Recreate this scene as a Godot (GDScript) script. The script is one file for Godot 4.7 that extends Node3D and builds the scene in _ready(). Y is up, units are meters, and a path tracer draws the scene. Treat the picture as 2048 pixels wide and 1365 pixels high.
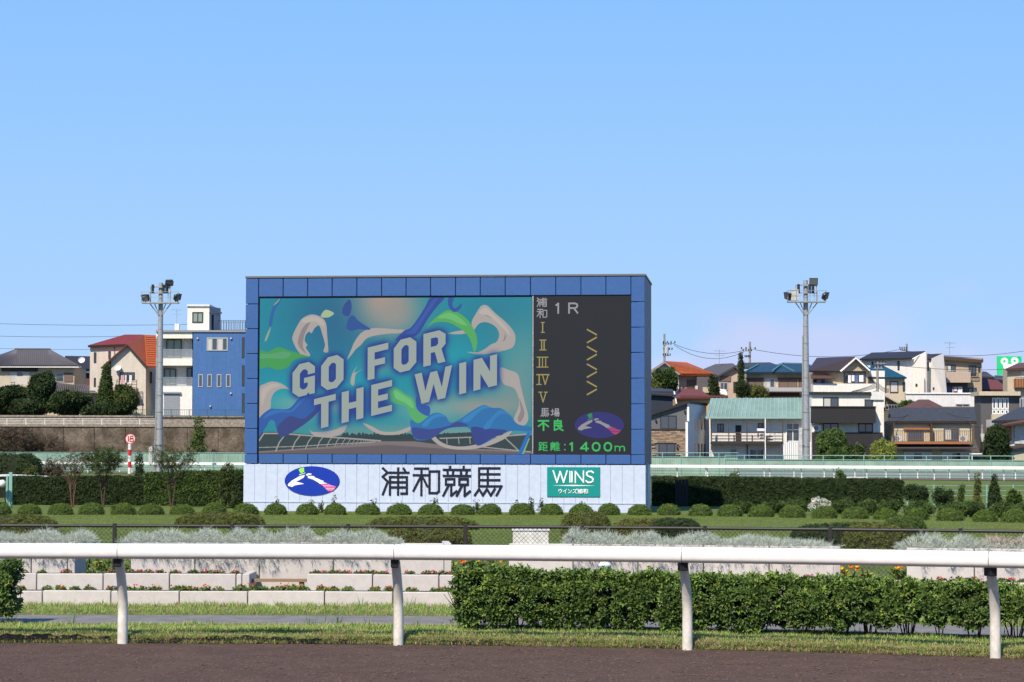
extends Node3D

# ---------------------------------------------------------------- layout of the place
# The camera stands at the origin, 2.06 m above the track, looking north (-z). FOCAL is in photograph pixels;
# spot() gives the place in the world that lies at a depth (metres north) in a direction read from the photograph.
const FOCAL := 4600.0
const EYE := 2.06
const PITCH := 0.0492
const ROLL := 0.0024

var M := {}
var T := {}
var taken := {}
var rng := RandomNumberGenerator.new()
var cam_basis: Basis
var cur: Node3D            # thing that is being built
var cur_d := 100.0         # depth of its front plane


func _ready() -> void:
	rng.seed = 7
	cam_basis = Basis(Vector3.RIGHT, PITCH) * Basis(Vector3.BACK, ROLL)
	var cam := Camera3D.new()
	cam.name = "camera"
	add_child(cam)
	cam.transform = Transform3D(cam_basis, Vector3(0, EYE, 0))
	cam.fov = rad_to_deg(2.0 * atan(682.5 / FOCAL))
	cam.near = 0.5
	cam.far = 6000.0
	cam.current = true
	var we := WorldEnvironment.new()
	we.name = "surroundings"
	var env := Environment.new()
	env.background_mode = Environment.BG_SKY
	env.sky = Sky.new()
	env.sky.sky_material = make_sky()
	env.tonemap_mode = Environment.TONE_MAPPER_LINEAR
	env.tonemap_exposure = 1.3
	env.background_energy_multiplier = 0.775
	env.sdfgi_enabled = true
	env.ssao_enabled = true
	env.ssil_enabled = true
	we.environment = env
	add_child(we)
	var sun := DirectionalLight3D.new()
	sun.name = "sun"
	sun.light_energy = 1.6
	sun.light_color = Color(1.0, 0.95, 0.87)
	sun.light_angular_distance = 0.5
	sun.shadow_enabled = true
	add_child(sun)
	var az := deg_to_rad(26.0)
	var el := deg_to_rad(47.5)
	sun.basis = Basis.looking_at(Vector3(sin(az) * cos(el), -sin(el), -cos(az) * cos(el)))
	make_textures()
	make_materials()
	build_ground()
	build_board()
	build_far_track()
	build_left_houses()
	build_right_houses()
	build_wires()
	build_garden()
	build_planters()
	build_foreground()


# ---------------------------------------------------------------- layout helpers
func spot(px: float, py: float, d: float) -> Vector3:
	var c := cam_basis * Vector3((px - 1024.0) / FOCAL, (682.5 - py) / FOCAL, -1.0)
	return Vector3(0, EYE, 0) + c * (d / -c.z)


func onto_ground(px: float, d: float) -> Vector3:
	var p := spot(px, 909.0, d)
	return Vector3(p.x, ground_y(p.x, d), p.z)


func lin(r: float, g: float, b: float) -> Color:      # linear colour for vertex colours
	return Color(r, g, b)


func srgb8(r: float, g: float, b: float) -> Color:
	return Color(r / 255.0, g / 255.0, b / 255.0)


const ORDINAL := ["first", "second", "third", "fourth", "fifth", "sixth", "seventh", "eighth", "ninth", "tenth", "eleventh", "twelfth", "thirteenth", "fourteenth", "fifteenth", "sixteenth", "seventeenth", "eighteenth", "nineteenth", "twentieth", "twenty-first", "twenty-second", "twenty-third", "twenty-fourth", "twenty-fifth", "twenty-sixth", "twenty-seventh", "twenty-eighth", "twenty-ninth", "thirtieth", "thirty-first", "thirty-second", "thirty-third", "thirty-fourth", "thirty-fifth", "thirty-sixth", "thirty-seventh", "thirty-eighth", "thirty-ninth", "fortieth"]


func numbered(called: String) -> String:
	var k: int = taken.get(called, 0)
	taken[called] = k + 1
	return called if k == 0 else "%s_%03d" % [called, k]


func thing(called: String, label: String, category: String, at := Vector3.ZERO, turn := 0.0, group := "") -> Node3D:
	var o := Node3D.new()
	o.name = numbered(called)
	add_child(o)
	o.position = at
	o.rotation.y = turn
	tag(o, label, category, group)
	return o


func tag(o: Node, label: String, category: String, group := "") -> void:
	o.set_meta("label", label)
	o.set_meta("category", category)
	if group:
		o.set_meta("group", group)


func put(called: String, m: Mesh, material: Material, parent: Node) -> MeshInstance3D:
	var o := MeshInstance3D.new()
	o.name = called if parent != self else numbered(called)
	o.mesh = m
	o.material_override = material
	parent.add_child(o, true)
	return o


func struct(called: String, m: Mesh, material: Material) -> MeshInstance3D:
	var o := put(called, m, material, self)
	o.set_meta("kind", "structure")
	return o


func stuff(o: Node) -> Node:
	o.set_meta("kind", "stuff")
	return o


func scatter(called: String, m: Mesh, material: Material, places: Array, colors: Array, parent: Node) -> MultiMeshInstance3D:
	var mm := MultiMesh.new()
	mm.transform_format = MultiMesh.TRANSFORM_3D
	mm.use_colors = true
	mm.mesh = m
	mm.instance_count = places.size()
	for i in places.size():
		mm.set_instance_transform(i, places[i])
		mm.set_instance_color(i, colors[i])
	var o := MultiMeshInstance3D.new()
	o.name = called if parent != self else numbered(called)
	o.multimesh = mm
	o.material_override = material
	parent.add_child(o, true)
	o.set_meta("kind", "stuff")
	return o


# ---------------------------------------------------------------- mesh builder
class MB:
	var v := PackedVector3Array()
	var n := PackedVector3Array()
	var uv := PackedVector2Array()

	func tri(a: Vector3, b: Vector3, c: Vector3) -> void:          # counter-clockwise seen from outside
		var k := (b - a).cross(c - a).normalized()
		for p in [a, c, b]:
			v.append(p)
			n.append(k)
			uv.append(Vector2.ZERO)

	func quad(a: Vector3, b: Vector3, c: Vector3, d: Vector3) -> void:
		var k := (c - a).cross(d - b).normalized()
		for p in [a, c, b, a, d, c]:
			v.append(p)
			n.append(k)
			uv.append(Vector2.ZERO)

	func quad_uv(a: Vector3, b: Vector3, c: Vector3, d: Vector3) -> void:   # a lower left, then counter-clockwise
		var k := (c - a).cross(d - b).normalized()
		var p := [a, c, b, a, d, c]
		var t := [Vector2(0, 1), Vector2(1, 0), Vector2(1, 1), Vector2(0, 1), Vector2(0, 0), Vector2(1, 0)]
		for i in 6:
			v.append(p[i])
			n.append(k)
			uv.append(t[i])

	func smooth(a: Vector3, b: Vector3, c: Vector3, na: Vector3, nb: Vector3, nc: Vector3) -> void:
		v.append_array([a, c, b])
		n.append_array([na, nc, nb])
		uv.append_array([Vector2.ZERO, Vector2.ZERO, Vector2.ZERO])

	func box(lo: Vector3, hi: Vector3, x := Transform3D.IDENTITY) -> void:
		var p := []
		for i in 8:
			p.append(x * Vector3(hi.x if i & 1 else lo.x, hi.y if i & 2 else lo.y, hi.z if i & 4 else lo.z))
		quad(p[4], p[5], p[7], p[6])
		quad(p[1], p[0], p[2], p[3])
		quad(p[5], p[1], p[3], p[7])
		quad(p[0], p[4], p[6], p[2])
		quad(p[6], p[7], p[3], p[2])
		quad(p[0], p[1], p[5], p[4])

	func chamfer_box(lo: Vector3, hi: Vector3, e: float, x := Transform3D.IDENTITY) -> void:
		# a box whose twelve edges are cut
		var c := (lo + hi) / 2.0
		var h := (hi - lo) / 2.0
		var f := func(sx: float, sy: float, sz: float, axis: int) -> Vector3:
			var q := Vector3(sx * (h.x - e), sy * (h.y - e), sz * (h.z - e))
			q[axis] = [sx, sy, sz][axis] * h[axis]
			return x * (c + q)
		for s in [-1.0, 1.0]:
			for ax in 3:
				var u := (ax + 1) % 3
				var w := (ax + 2) % 3
				var ring := []
				for k in [[-1, -1], [1, -1], [1, 1], [-1, 1]]:
					var q := [0.0, 0.0, 0.0]
					q[ax] = s
					q[u] = float(k[0])
					q[w] = float(k[1])
					ring.append(f.call(q[0], q[1], q[2], ax))
				if s > 0:
					quad(ring[0], ring[1], ring[2], ring[3])
				else:
					quad(ring[3], ring[2], ring[1], ring[0])
		for ax in 3:                                   # edges along ax
			var u := (ax + 1) % 3
			var w := (ax + 2) % 3
			for su in [-1.0, 1.0]:
				for sw in [-1.0, 1.0]:
					var g := func(s: float, face: int) -> Vector3:
						var q := [0.0, 0.0, 0.0]
						q[ax] = s
						q[u] = su
						q[w] = sw
						return f.call(q[0], q[1], q[2], face)
					var a: Vector3 = g.call(-1.0, u)
					var b: Vector3 = g.call(1.0, u)
					var d: Vector3 = g.call(1.0, w)
					var k: Vector3 = g.call(-1.0, w)
					if su * sw > 0:
						quad(k, d, b, a)
					else:
						quad(a, b, d, k)

	func tube(path: Array, radii: Array, sides: int, caps := true) -> void:
		var rings := []
		var norms := []
		var up := Vector3.UP
		for i in path.size():
			var t: Vector3 = (path[mini(i + 1, path.size() - 1)] - path[maxi(i - 1, 0)]).normalized()
			if absf(t.dot(up)) > 0.95:
				up = Vector3.RIGHT if absf(t.dot(Vector3.RIGHT)) < 0.9 else Vector3.BACK
			var a := t.cross(up).normalized()
			var b := t.cross(a).normalized()
			up = -b
			var ring := []
			var nr := []
			for k in sides:
				var g := TAU * k / sides
				var o := a * cos(g) + b * sin(g)
				ring.append(path[i] + o * radii[i])
				nr.append(o)
			rings.append(ring)
			norms.append(nr)
		for i in path.size() - 1:
			for k in sides:
				var j := (k + 1) % sides
				smooth(rings[i][k], rings[i][j], rings[i + 1][j], norms[i][k], norms[i][j], norms[i + 1][j])
				smooth(rings[i][k], rings[i + 1][j], rings[i + 1][k], norms[i][k], norms[i + 1][j], norms[i + 1][k])
		if caps:
			for k in range(1, sides - 1):
				tri(rings[0][0], rings[0][k + 1], rings[0][k])
				tri(rings[-1][0], rings[-1][k], rings[-1][k + 1])

	func rod(a: Vector3, b: Vector3, r: float, sides := 5) -> void:
		tube([a, b], [r, r], sides)

	func bar(a: Vector3, b: Vector3, w: float, h: float) -> void:    # rectangular bar between two points
		var t := (b - a).normalized()
		var up := Vector3.UP if absf(t.y) < 0.95 else Vector3.BACK
		var s := t.cross(up).normalized()
		var u := s.cross(t).normalized()
		var x := Transform3D(Basis(s, u, -t), a)
		box(Vector3(-w / 2, -h / 2, -(b - a).length()), Vector3(w / 2, h / 2, 0), x)

	func slab(p: Array, th: float) -> void:           # a convex flat polygon, counter-clockwise from outside, with thickness
		var k := Vector3.ZERO
		for i in range(1, p.size() - 1):
			k += (p[i] - p[0]).cross(p[i + 1] - p[0])
		k = k.normalized() * th
		for i in range(1, p.size() - 1):
			tri(p[0], p[i], p[i + 1])
			tri(p[0] - k, p[i + 1] - k, p[i] - k)
		for i in p.size():
			var j := (i + 1) % p.size()
			quad(p[j], p[i], p[i] - k, p[j] - k)

	func cut_out(p: PackedVector2Array, z0: float, z1: float, x := Transform3D.IDENTITY) -> void:   # an outline with depth
		if Geometry2D.is_polygon_clockwise(p):
			p.reverse()
		var t := Geometry2D.triangulate_polygon(p)
		for i in range(0, t.size(), 3):
			var a := p[t[i]]
			var b := p[t[i + 1]]
			var c := p[t[i + 2]]
			if (b - a).cross(c - a) < 0.0:
				var s := b
				b = c
				c = s
			tri(x * Vector3(a.x, a.y, z1), x * Vector3(b.x, b.y, z1), x * Vector3(c.x, c.y, z1))
			tri(x * Vector3(a.x, a.y, z0), x * Vector3(c.x, c.y, z0), x * Vector3(b.x, b.y, z0))
		for i in p.size():
			var a := p[i]
			var b := p[(i + 1) % p.size()]
			quad(x * Vector3(a.x, a.y, z0), x * Vector3(b.x, b.y, z0), x * Vector3(b.x, b.y, z1), x * Vector3(a.x, a.y, z1))

	func lathe(profile: Array, at: Vector3, sides := 14) -> void:      # profile of (radius, height)
		for i in profile.size() - 1:
			var a: Vector2 = profile[i]
			var b: Vector2 = profile[i + 1]
			var sl := Vector2(b.y - a.y, a.x - b.x).normalized()
			for k in sides:
				var g := TAU * k / sides
				var h := TAU * (k + 1) / sides
				var dg := Vector3(cos(g), 0, -sin(g))
				var dh := Vector3(cos(h), 0, -sin(h))
				var ng := dg * sl.x + Vector3.UP * sl.y
				var nh := dh * sl.x + Vector3.UP * sl.y
				smooth(at + dg * a.x + Vector3.UP * a.y, at + dh * a.x + Vector3.UP * a.y, at + dh * b.x + Vector3.UP * b.y, ng, nh, nh)
				smooth(at + dg * a.x + Vector3.UP * a.y, at + dh * b.x + Vector3.UP * b.y, at + dg * b.x + Vector3.UP * b.y, ng, nh, ng)

	func done() -> ArrayMesh:
		var a := []
		a.resize(Mesh.ARRAY_MAX)
		a[Mesh.ARRAY_VERTEX] = v
		a[Mesh.ARRAY_NORMAL] = n
		a[Mesh.ARRAY_TEX_UV] = uv
		var m := ArrayMesh.new()
		m.add_surface_from_arrays(Mesh.PRIMITIVE_TRIANGLES, a)
		return m


func boxm(lo: Vector3, hi: Vector3) -> ArrayMesh:
	var b := MB.new()
	b.box(lo, hi)
	return b.done()


func part_box(called: String, lo: Vector3, hi: Vector3, m: Material, parent: Node) -> MeshInstance3D:
	return put(called, boxm(lo, hi), m, parent)


# ---------------------------------------------------------------- sky
func make_sky() -> PanoramaSkyMaterial:
	var keys := [[-90.0, 120, 125, 120], [-4.0, 150, 165, 180], [-0.5, 186, 212, 246], [0.3, 188, 216, 252], [1.5, 183, 215, 254], [3.0, 175, 212, 255], [6.0, 163, 207, 255], [8.5, 152, 201, 255], [11.5, 140, 194, 254], [20.0, 116, 176, 246], [45.0, 86, 146, 228], [90.0, 68, 122, 208]]
	var w := 2048
	var h := 1024
	var im := Image.create(w, h, false, Image.FORMAT_RGBAF)
	var f := FastNoiseLite.new()
	f.seed = 11
	f.noise_type = FastNoiseLite.TYPE_SIMPLEX_SMOOTH
	f.frequency = 1.0
	f.fractal_octaves = 5
	for y in h:
		var e := 90.0 - 180.0 * (y + 0.5) / h
		var c := Color.BLACK
		for k in keys.size() - 1:
			if e >= keys[k][0] and e <= keys[k + 1][0]:
				var t: float = (e - keys[k][0]) / (keys[k + 1][0] - keys[k][0])
				var a := srgb8(keys[k][1], keys[k][2], keys[k][3]).srgb_to_linear()
				var b := srgb8(keys[k + 1][1], keys[k + 1][2], keys[k + 1][3]).srgb_to_linear()
				c = a.lerp(b, t)
		im.fill_rect(Rect2i(0, y, w, 1), c)
		if e > -1.0 and e < 8.0:
			var cloud := srgb8(199, 212, 250).srgb_to_linear()
			var white := srgb8(226, 224, 250).srgb_to_linear()
			for x in w:
				var g := TAU * (x + 0.5) / w          # closed round the horizon
				var cx := cos(g) * 9.0
				var cz := sin(g) * 9.0
				var bank := f.get_noise_3d(cx * 0.33, cz * 0.33, 4.0) * 1.6 + 0.75 * cos(5.0 * (g - PI + 0.24)) - 0.05 # which stretches of the horizon carry a bank
				var top := 2.6 + 2.3 * bank + 1.4 * f.get_noise_3d(cx, e * 0.5, cz)
				var a := smoothstep(0.0, 1.5, top - e) * clampf(0.55 + bank * 0.9, 0.0, 0.92)
				var puff := smoothstep(0.22, 0.5, f.get_noise_3d(cx * 2.2, e * 1.6 + 9.0, cz * 2.2)) * smoothstep(0.3, 1.2, e) * (1.0 - smoothstep(2.0, 3.6, e)) * clampf(0.4 + bank, 0.0, 1.0)
				if a > 0.001 or puff > 0.001:
					im.set_pixel(x, y, c.lerp(cloud, a).lerp(white, puff * 0.6))
	var m := PanoramaSkyMaterial.new()
	m.panorama = ImageTexture.create_from_image(im)
	return m


# ---------------------------------------------------------------- textures and materials
func noise_tex(freq: float, lo: Color, hi: Color, kind := FastNoiseLite.TYPE_SIMPLEX_SMOOTH, octaves := 4, sd := 1, size := 512) -> NoiseTexture2D:
	var f := FastNoiseLite.new()
	f.seed = sd
	f.noise_type = kind
	f.frequency = freq
	f.fractal_octaves = octaves
	f.fractal_gain = 0.6
	var t := NoiseTexture2D.new()
	t.width = size
	t.height = size
	t.seamless = true
	t.noise = f
	var g := Gradient.new()
	g.set_color(0, lo)
	g.set_color(1, hi)
	t.color_ramp = g
	return t


func make_textures() -> void:
	T.grain = noise_tex(0.05, Color(0.86, 0.86, 0.86), Color(1, 1, 1), FastNoiseLite.TYPE_SIMPLEX_SMOOTH, 5, 3)
	T.patch = noise_tex(0.012, Color(0.80, 0.79, 0.77), Color(1, 1, 1), FastNoiseLite.TYPE_SIMPLEX_SMOOTH, 5, 5)
	T.soft = noise_tex(0.02, Color(0.93, 0.93, 0.93), Color(1, 1, 1), FastNoiseLite.TYPE_SIMPLEX_SMOOTH, 5, 8)
	T.grime = noise_tex(0.02, Color(0.70, 0.67, 0.63), Color(1, 1, 1), FastNoiseLite.TYPE_SIMPLEX_SMOOTH, 6, 9)
	T.bump = noise_tex(0.06, Color(0, 0, 0), Color(1, 1, 1), FastNoiseLite.TYPE_SIMPLEX_SMOOTH, 5, 21)
	T.dirt = noise_tex(0.045, Color(0.50, 0.49, 0.50), Color(1.0, 1.0, 1.0), FastNoiseLite.TYPE_SIMPLEX_SMOOTH, 6, 31, 1024)
	T.lawn = noise_tex(0.03, Color(0.50, 0.56, 0.40), Color(1.0, 1.0, 1.0), FastNoiseLite.TYPE_SIMPLEX_SMOOTH, 6, 33, 1024)
	T.stain = noise_tex(0.018, Color(0.50, 0.47, 0.44), Color(1, 1, 1), FastNoiseLite.TYPE_SIMPLEX_SMOOTH, 7, 14)
	# rain streaks running down a wall: matter with a grain of its own
	var im := Image.create(256, 256, false, Image.FORMAT_RGB8)
	var f := FastNoiseLite.new()
	f.seed = 5
	f.frequency = 1.0
	f.fractal_octaves = 4
	for y in 256:
		for x in 256:
			var g := TAU * x / 256.0
			var k := TAU * y / 256.0
			var s := f.get_noise_3d(cos(g) * 6.0 + 20.0, sin(g) * 6.0, sin(k) * 0.5 + cos(k) * 0.3)
			var l := clampf(0.98 + 0.055 * s, 0.9, 1.0)
			im.set_pixel(x, y, Color(l, l * 0.985, l * 0.96))
	T.streak = ImageTexture.create_from_image(im)


func mat(called: String, r: float, g: float, b: float, rough := 0.8, tex = null, s := 0.5, opt := {}) -> StandardMaterial3D:
	var m := StandardMaterial3D.new()
	m.resource_name = called
	m.albedo_color = Color(r, g, b).linear_to_srgb()
	m.roughness = rough
	m.metallic_specular = opt.get("spec", 0.4)
	m.metallic = opt.get("metal", 0.0)
	if tex:
		m.albedo_texture = tex
		m.uv1_triplanar = true
		m.uv1_world_triplanar = true
		m.uv1_scale = Vector3(s, s, s) if not opt.has("sv") else opt.sv
	if opt.has("bump"):
		m.heightmap_enabled = true
		m.heightmap_texture = opt.get("bump_tex", T.bump)
		m.heightmap_scale = opt.bump
		if not tex:
			m.uv1_triplanar = true
			m.uv1_world_triplanar = true
			m.uv1_scale = Vector3(s, s, s)
	if opt.has("detail"):
		m.detail_enabled = true
		m.detail_blend_mode = BaseMaterial3D.BLEND_MODE_MUL
		m.detail_albedo = opt.detail
		m.detail_uv_layer = BaseMaterial3D.DETAIL_UV_2
		m.uv2_triplanar = true
		m.uv2_world_triplanar = true
		var ds: float = opt.get("ds", 0.1)
		m.uv2_scale = Vector3(ds, ds, ds)
	if opt.has("coat"):
		m.clearcoat_enabled = true
		m.clearcoat = opt.coat
		m.clearcoat_roughness = 0.2
	M[called] = m
	return m


func leaf_mat(called: String, r: float, g: float, b: float, rough := 0.5, back := 0.5) -> StandardMaterial3D:
	var m := StandardMaterial3D.new()
	m.resource_name = called
	m.albedo_color = Color(r, g, b).linear_to_srgb()
	m.vertex_color_use_as_albedo = true
	m.roughness = rough
	m.metallic_specular = 0.35
	m.cull_mode = BaseMaterial3D.CULL_DISABLED
	if back > 0.0:
		m.backlight_enabled = true
		m.backlight = Color(r * back, g * back, b * back).linear_to_srgb()
	M[called] = m
	return m


func make_materials() -> void:
	mat("track dirt", 0.176, 0.109, 0.076, 0.95, T.dirt, 2.3, {"bump": 0.5, "detail": T.patch, "ds": 0.21})
	mat("far dirt", 0.24, 0.185, 0.155, 0.95, T.dirt, 0.2)
	mat("lawn", 0.215, 0.265, 0.040, 0.95, T.lawn, 0.35, {"detail": T.patch, "ds": 0.05, "bump": 0.25})
	mat("soil grass", 0.17, 0.205, 0.055, 0.95, T.dirt, 0.9, {"bump": 0.4})
	mat("asphalt", 0.25, 0.235, 0.23, 0.9, T.grain, 2.0, {"detail": T.patch, "ds": 0.4, "bump": 0.3})
	mat("earth", 0.14, 0.12, 0.08, 0.95, T.dirt, 0.1)
	mat("rail white", 0.86, 0.825, 0.785, 0.36, T.soft, 0.6, {"coat": 0.25})
	mat("rail post", 0.80, 0.755, 0.69, 0.5, T.patch, 1.3)
	mat("black rubber", 0.012, 0.012, 0.014, 0.6)
	mat("edging", 0.010, 0.010, 0.012, 0.85, T.grain, 3.0, {"spec": 0.2})
	mat("concrete", 0.66, 0.605, 0.57, 0.85, T.grain, 1.9, {"detail": T.soft, "ds": 0.5})
	mat("concrete b", 0.69, 0.64, 0.60, 0.85, T.grain, 2.1, {"detail": T.soft, "ds": 0.6})
	mat("potting soil", 0.035, 0.026, 0.02, 0.95, T.dirt, 2.0, {"bump": 0.5})
	mat("board wood", 0.30, 0.20, 0.12, 0.8, T.grain, 2.0)
	mat("brown metal", 0.035, 0.030, 0.030, 0.45, T.grain, 2.0)
	mat("board blue", 0.038, 0.108, 0.31, 0.42, T.soft, 0.35, {"spec": 0.5})
	mat("board blue b", 0.036, 0.104, 0.30, 0.42, T.soft, 0.35, {"spec": 0.5})
	mat("board side", 0.05, 0.075, 0.16, 0.5, T.patch, 0.3)
	mat("seam dark", 0.012, 0.016, 0.03, 0.7)
	mat("siding white", 0.52, 0.585, 0.73, 0.5, T.soft, 0.3)
	mat("coping grey", 0.16, 0.155, 0.155, 0.5, T.grain, 1.0)
	mat("sign ink", 0.010, 0.011, 0.024, 0.45)
	mat("logo blue", 0.008, 0.035, 0.34, 0.4)
	mat("logo white", 0.80, 0.80, 0.80, 0.4)
	mat("logo green", 0.30, 0.75, 0.06, 0.4)
	mat("logo pale green", 0.62, 0.82, 0.55, 0.4)
	mat("logo pink", 0.80, 0.12, 0.35, 0.4)
	mat("logo pale pink", 0.85, 0.42, 0.55, 0.4)
	mat("sign teal", 0.008, 0.24, 0.22, 0.4)
	mat("galvanised", 0.42, 0.44, 0.47, 0.5, T.patch, 0.5, {"metal": 0.35})
	mat("lamp dark", 0.025, 0.025, 0.028, 0.4)
	mat("lamp glass", 0.10, 0.11, 0.12, 0.08, null, 1.0, {"spec": 0.7})
	mat("box grey", 0.55, 0.56, 0.57, 0.5, T.patch, 0.4)
	mat("fence green", 0.30, 0.475, 0.42, 0.5, T.streak, 0.3, {"detail": T.patch, "ds": 0.1})
	mat("fence green b", 0.315, 0.49, 0.43, 0.5, T.streak, 0.27, {"detail": T.patch, "ds": 0.1})
	mat("post green", 0.19, 0.37, 0.32, 0.5)
	mat("fence slate", 0.20, 0.28, 0.30, 0.6, T.streak, 0.3)
	mat("far rail white", 0.80, 0.79, 0.77, 0.45)
	mat("wire", 0.05, 0.05, 0.055, 0.6)
	mat("red paint", 0.50, 0.02, 0.03, 0.45)
	mat("white paint", 0.78, 0.77, 0.76, 0.5, T.patch, 0.8)
	mat("old concrete", 0.30, 0.255, 0.215, 0.92, T.stain, 0.045, {"detail": T.grime, "ds": 0.31})
	mat("iron green", 0.035, 0.10, 0.085, 0.5)
	mat("parapet concrete", 0.36, 0.335, 0.30, 0.92, T.grime, 0.22, {"detail": T.streak, "ds": 0.2})
	# house walls
	mat("cream wall", 0.55, 0.49, 0.38, 0.85, T.soft, 0.2, {"detail": T.streak, "ds": 0.2})
	mat("pale wall", 0.62, 0.575, 0.53, 0.85, T.soft, 0.2, {"detail": T.streak, "ds": 0.16})
	mat("white wall", 0.82, 0.80, 0.77, 0.8, T.soft, 0.2, {"detail": T.streak, "ds": 0.13})
	mat("cool white wall", 0.72, 0.73, 0.75, 0.8, T.soft, 0.15, {"detail": T.streak, "ds": 0.13})
	mat("beige wall", 0.46, 0.385, 0.28, 0.85, T.soft, 0.2, {"detail": T.streak, "ds": 0.2})
	mat("pink wall", 0.50, 0.40, 0.345, 0.85, T.soft, 0.2, {"detail": T.streak, "ds": 0.2})
	mat("tan wall", 0.42, 0.345, 0.26, 0.85, T.soft, 0.2, {"detail": T.streak, "ds": 0.2})
	mat("orange wall", 0.62, 0.36, 0.16, 0.85, T.soft, 0.2)
	mat("grey wall", 0.135, 0.135, 0.145, 0.8, T.soft, 0.3)
	mat("dark grey wall", 0.105, 0.10, 0.105, 0.8, T.soft, 0.3)
	mat("mid grey wall", 0.30, 0.30, 0.32, 0.8, T.soft, 0.3)
	mat("black cladding", 0.024, 0.023, 0.026, 0.65, T.streak, 0.3)
	mat("navy cladding", 0.022, 0.03, 0.052, 0.6, T.streak, 0.3)
	mat("blue wall", 0.058, 0.155, 0.40, 0.7, T.soft, 0.12, {"detail": T.streak, "ds": 0.1})
	mat("brick wall", 0.26, 0.20, 0.15, 0.85, T.grime, 0.5)
	mat("brick pale", 0.40, 0.29, 0.20, 0.85, T.grain, 0.5)
	mat("brick tan", 0.32, 0.225, 0.15, 0.85, T.grain, 0.5)
	mat("brick brown", 0.24, 0.165, 0.115, 0.85, T.grain, 0.5)
	mat("brick red wall", 0.20, 0.09, 0.075, 0.85, T.grime, 0.4)
	mat("brown wood", 0.095, 0.05, 0.038, 0.75, T.streak, 0.5)
	mat("brown shutter", 0.16, 0.115, 0.10, 0.6, T.streak, 0.4)
	mat("rust wood", 0.32, 0.14, 0.07, 0.8, T.streak, 0.4)
	# roofs
	mat("grey tile", 0.115, 0.108, 0.115, 0.6, T.grime, 0.4)
	mat("grey tile rib", 0.15, 0.14, 0.148, 0.6, T.grain, 0.6)
	mat("dark roof", 0.030, 0.030, 0.036, 0.6, T.patch, 0.3)
	mat("slate roof", 0.05, 0.055, 0.065, 0.6, T.patch, 0.3)
	mat("purple roof", 0.040, 0.032, 0.045, 0.6, T.streak, 0.3)
	mat("navy roof", 0.020, 0.05, 0.085, 0.42, T.patch, 0.25)
	mat("teal ridge", 0.06, 0.16, 0.19, 0.5)
	mat("teal dark roof", 0.015, 0.075, 0.125, 0.45, T.patch, 0.25)
	mat("mint roof", 0.225, 0.355, 0.335, 0.5, T.streak, 0.2, {"detail": T.patch, "ds": 0.08})
	mat("mint seam", 0.25, 0.385, 0.365, 0.5)
	mat("red roof", 0.255, 0.035, 0.028, 0.6, T.grain, 0.8, {"detail": T.patch, "ds": 0.3})
	mat("orange roof", 0.44, 0.105, 0.035, 0.65, T.grain, 0.8, {"detail": T.patch, "ds": 0.3})
	mat("orange rib", 0.47, 0.12, 0.045, 0.65, T.grain, 0.8)
	mat("brown roof", 0.115, 0.055, 0.042, 0.65, T.grain, 0.6)
	mat("maroon roof", 0.14, 0.045, 0.04, 0.65, T.grain, 0.6)
	mat("white trim", 0.78, 0.77, 0.75, 0.6)
	mat("dark trim", 0.03, 0.028, 0.028, 0.6)
	mat("brown trim", 0.07, 0.045, 0.035, 0.6)
	mat("grey trim", 0.25, 0.25, 0.26, 0.6)
	mat("shutter grey", 0.27, 0.285, 0.32, 0.6)
	mat("window glass", 0.05, 0.06, 0.07, 0.06, null, 1.0, {"spec": 0.75})
	mat("pale curtain", 0.52, 0.52, 0.50, 0.25, T.streak, 1.2, {"spec": 0.6})
	mat("green curtain", 0.22, 0.30, 0.27, 0.2, T.streak, 1.0, {"spec": 0.6})
	mat("frame silver", 0.45, 0.45, 0.46, 0.4, null, 1.0, {"metal": 0.4})
	mat("frame dark", 0.04, 0.04, 0.042, 0.4)
	mat("frame bronze", 0.12, 0.085, 0.07, 0.4)
	mat("frame white", 0.74, 0.74, 0.72, 0.5)
	mat("laundry white", 0.72, 0.71, 0.72, 0.9)
	mat("laundry blue", 0.10, 0.14, 0.30, 0.9)
	mat("laundry pink", 0.58, 0.34, 0.38, 0.9)
	mat("laundry dark", 0.05, 0.05, 0.07, 0.9)
	mat("sign green", 0.02, 0.56, 0.20, 0.5)
	mat("pole concrete", 0.30, 0.29, 0.27, 0.85, T.patch, 0.5)
	mat("bark", 0.10, 0.072, 0.052, 0.9, T.grime, 3.0)
	mat("bark red", 0.16, 0.095, 0.07, 0.9, T.grime, 3.0)
	var bp := mat("balcony pane", 0.30, 0.33, 0.36, 0.08)
	bp.transparency = BaseMaterial3D.TRANSPARENCY_ALPHA
	bp.albedo_color.a = 0.35
	# foliage cores (the twigs and inner leaves that the outer leaves hide)
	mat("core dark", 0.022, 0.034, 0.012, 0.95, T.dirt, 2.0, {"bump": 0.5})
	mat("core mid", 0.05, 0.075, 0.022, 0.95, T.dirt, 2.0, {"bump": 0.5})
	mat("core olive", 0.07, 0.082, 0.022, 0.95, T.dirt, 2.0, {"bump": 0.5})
	leaf_mat("leaf", 1, 1, 1, 0.45, 0.0)
	leaf_mat("leaf matt", 1, 1, 1, 0.8, 0.0)
	leaf_mat("petal", 1, 1, 1, 0.7, 0.0)


# ---------------------------------------------------------------- ground
func rail_d(x: float) -> float:
	if x < -3.0:
		return 25.0
	if x > 9.0:
		return 25.0 - 0.024 * 144.0 - 0.576 * (x - 9.0)
	return 25.0 - 0.024 * (x + 3.0) * (x + 3.0)


func rail_slope(x: float) -> float:
	return -0.048 * clampf(x + 3.0, 0.0, 12.0)


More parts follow.
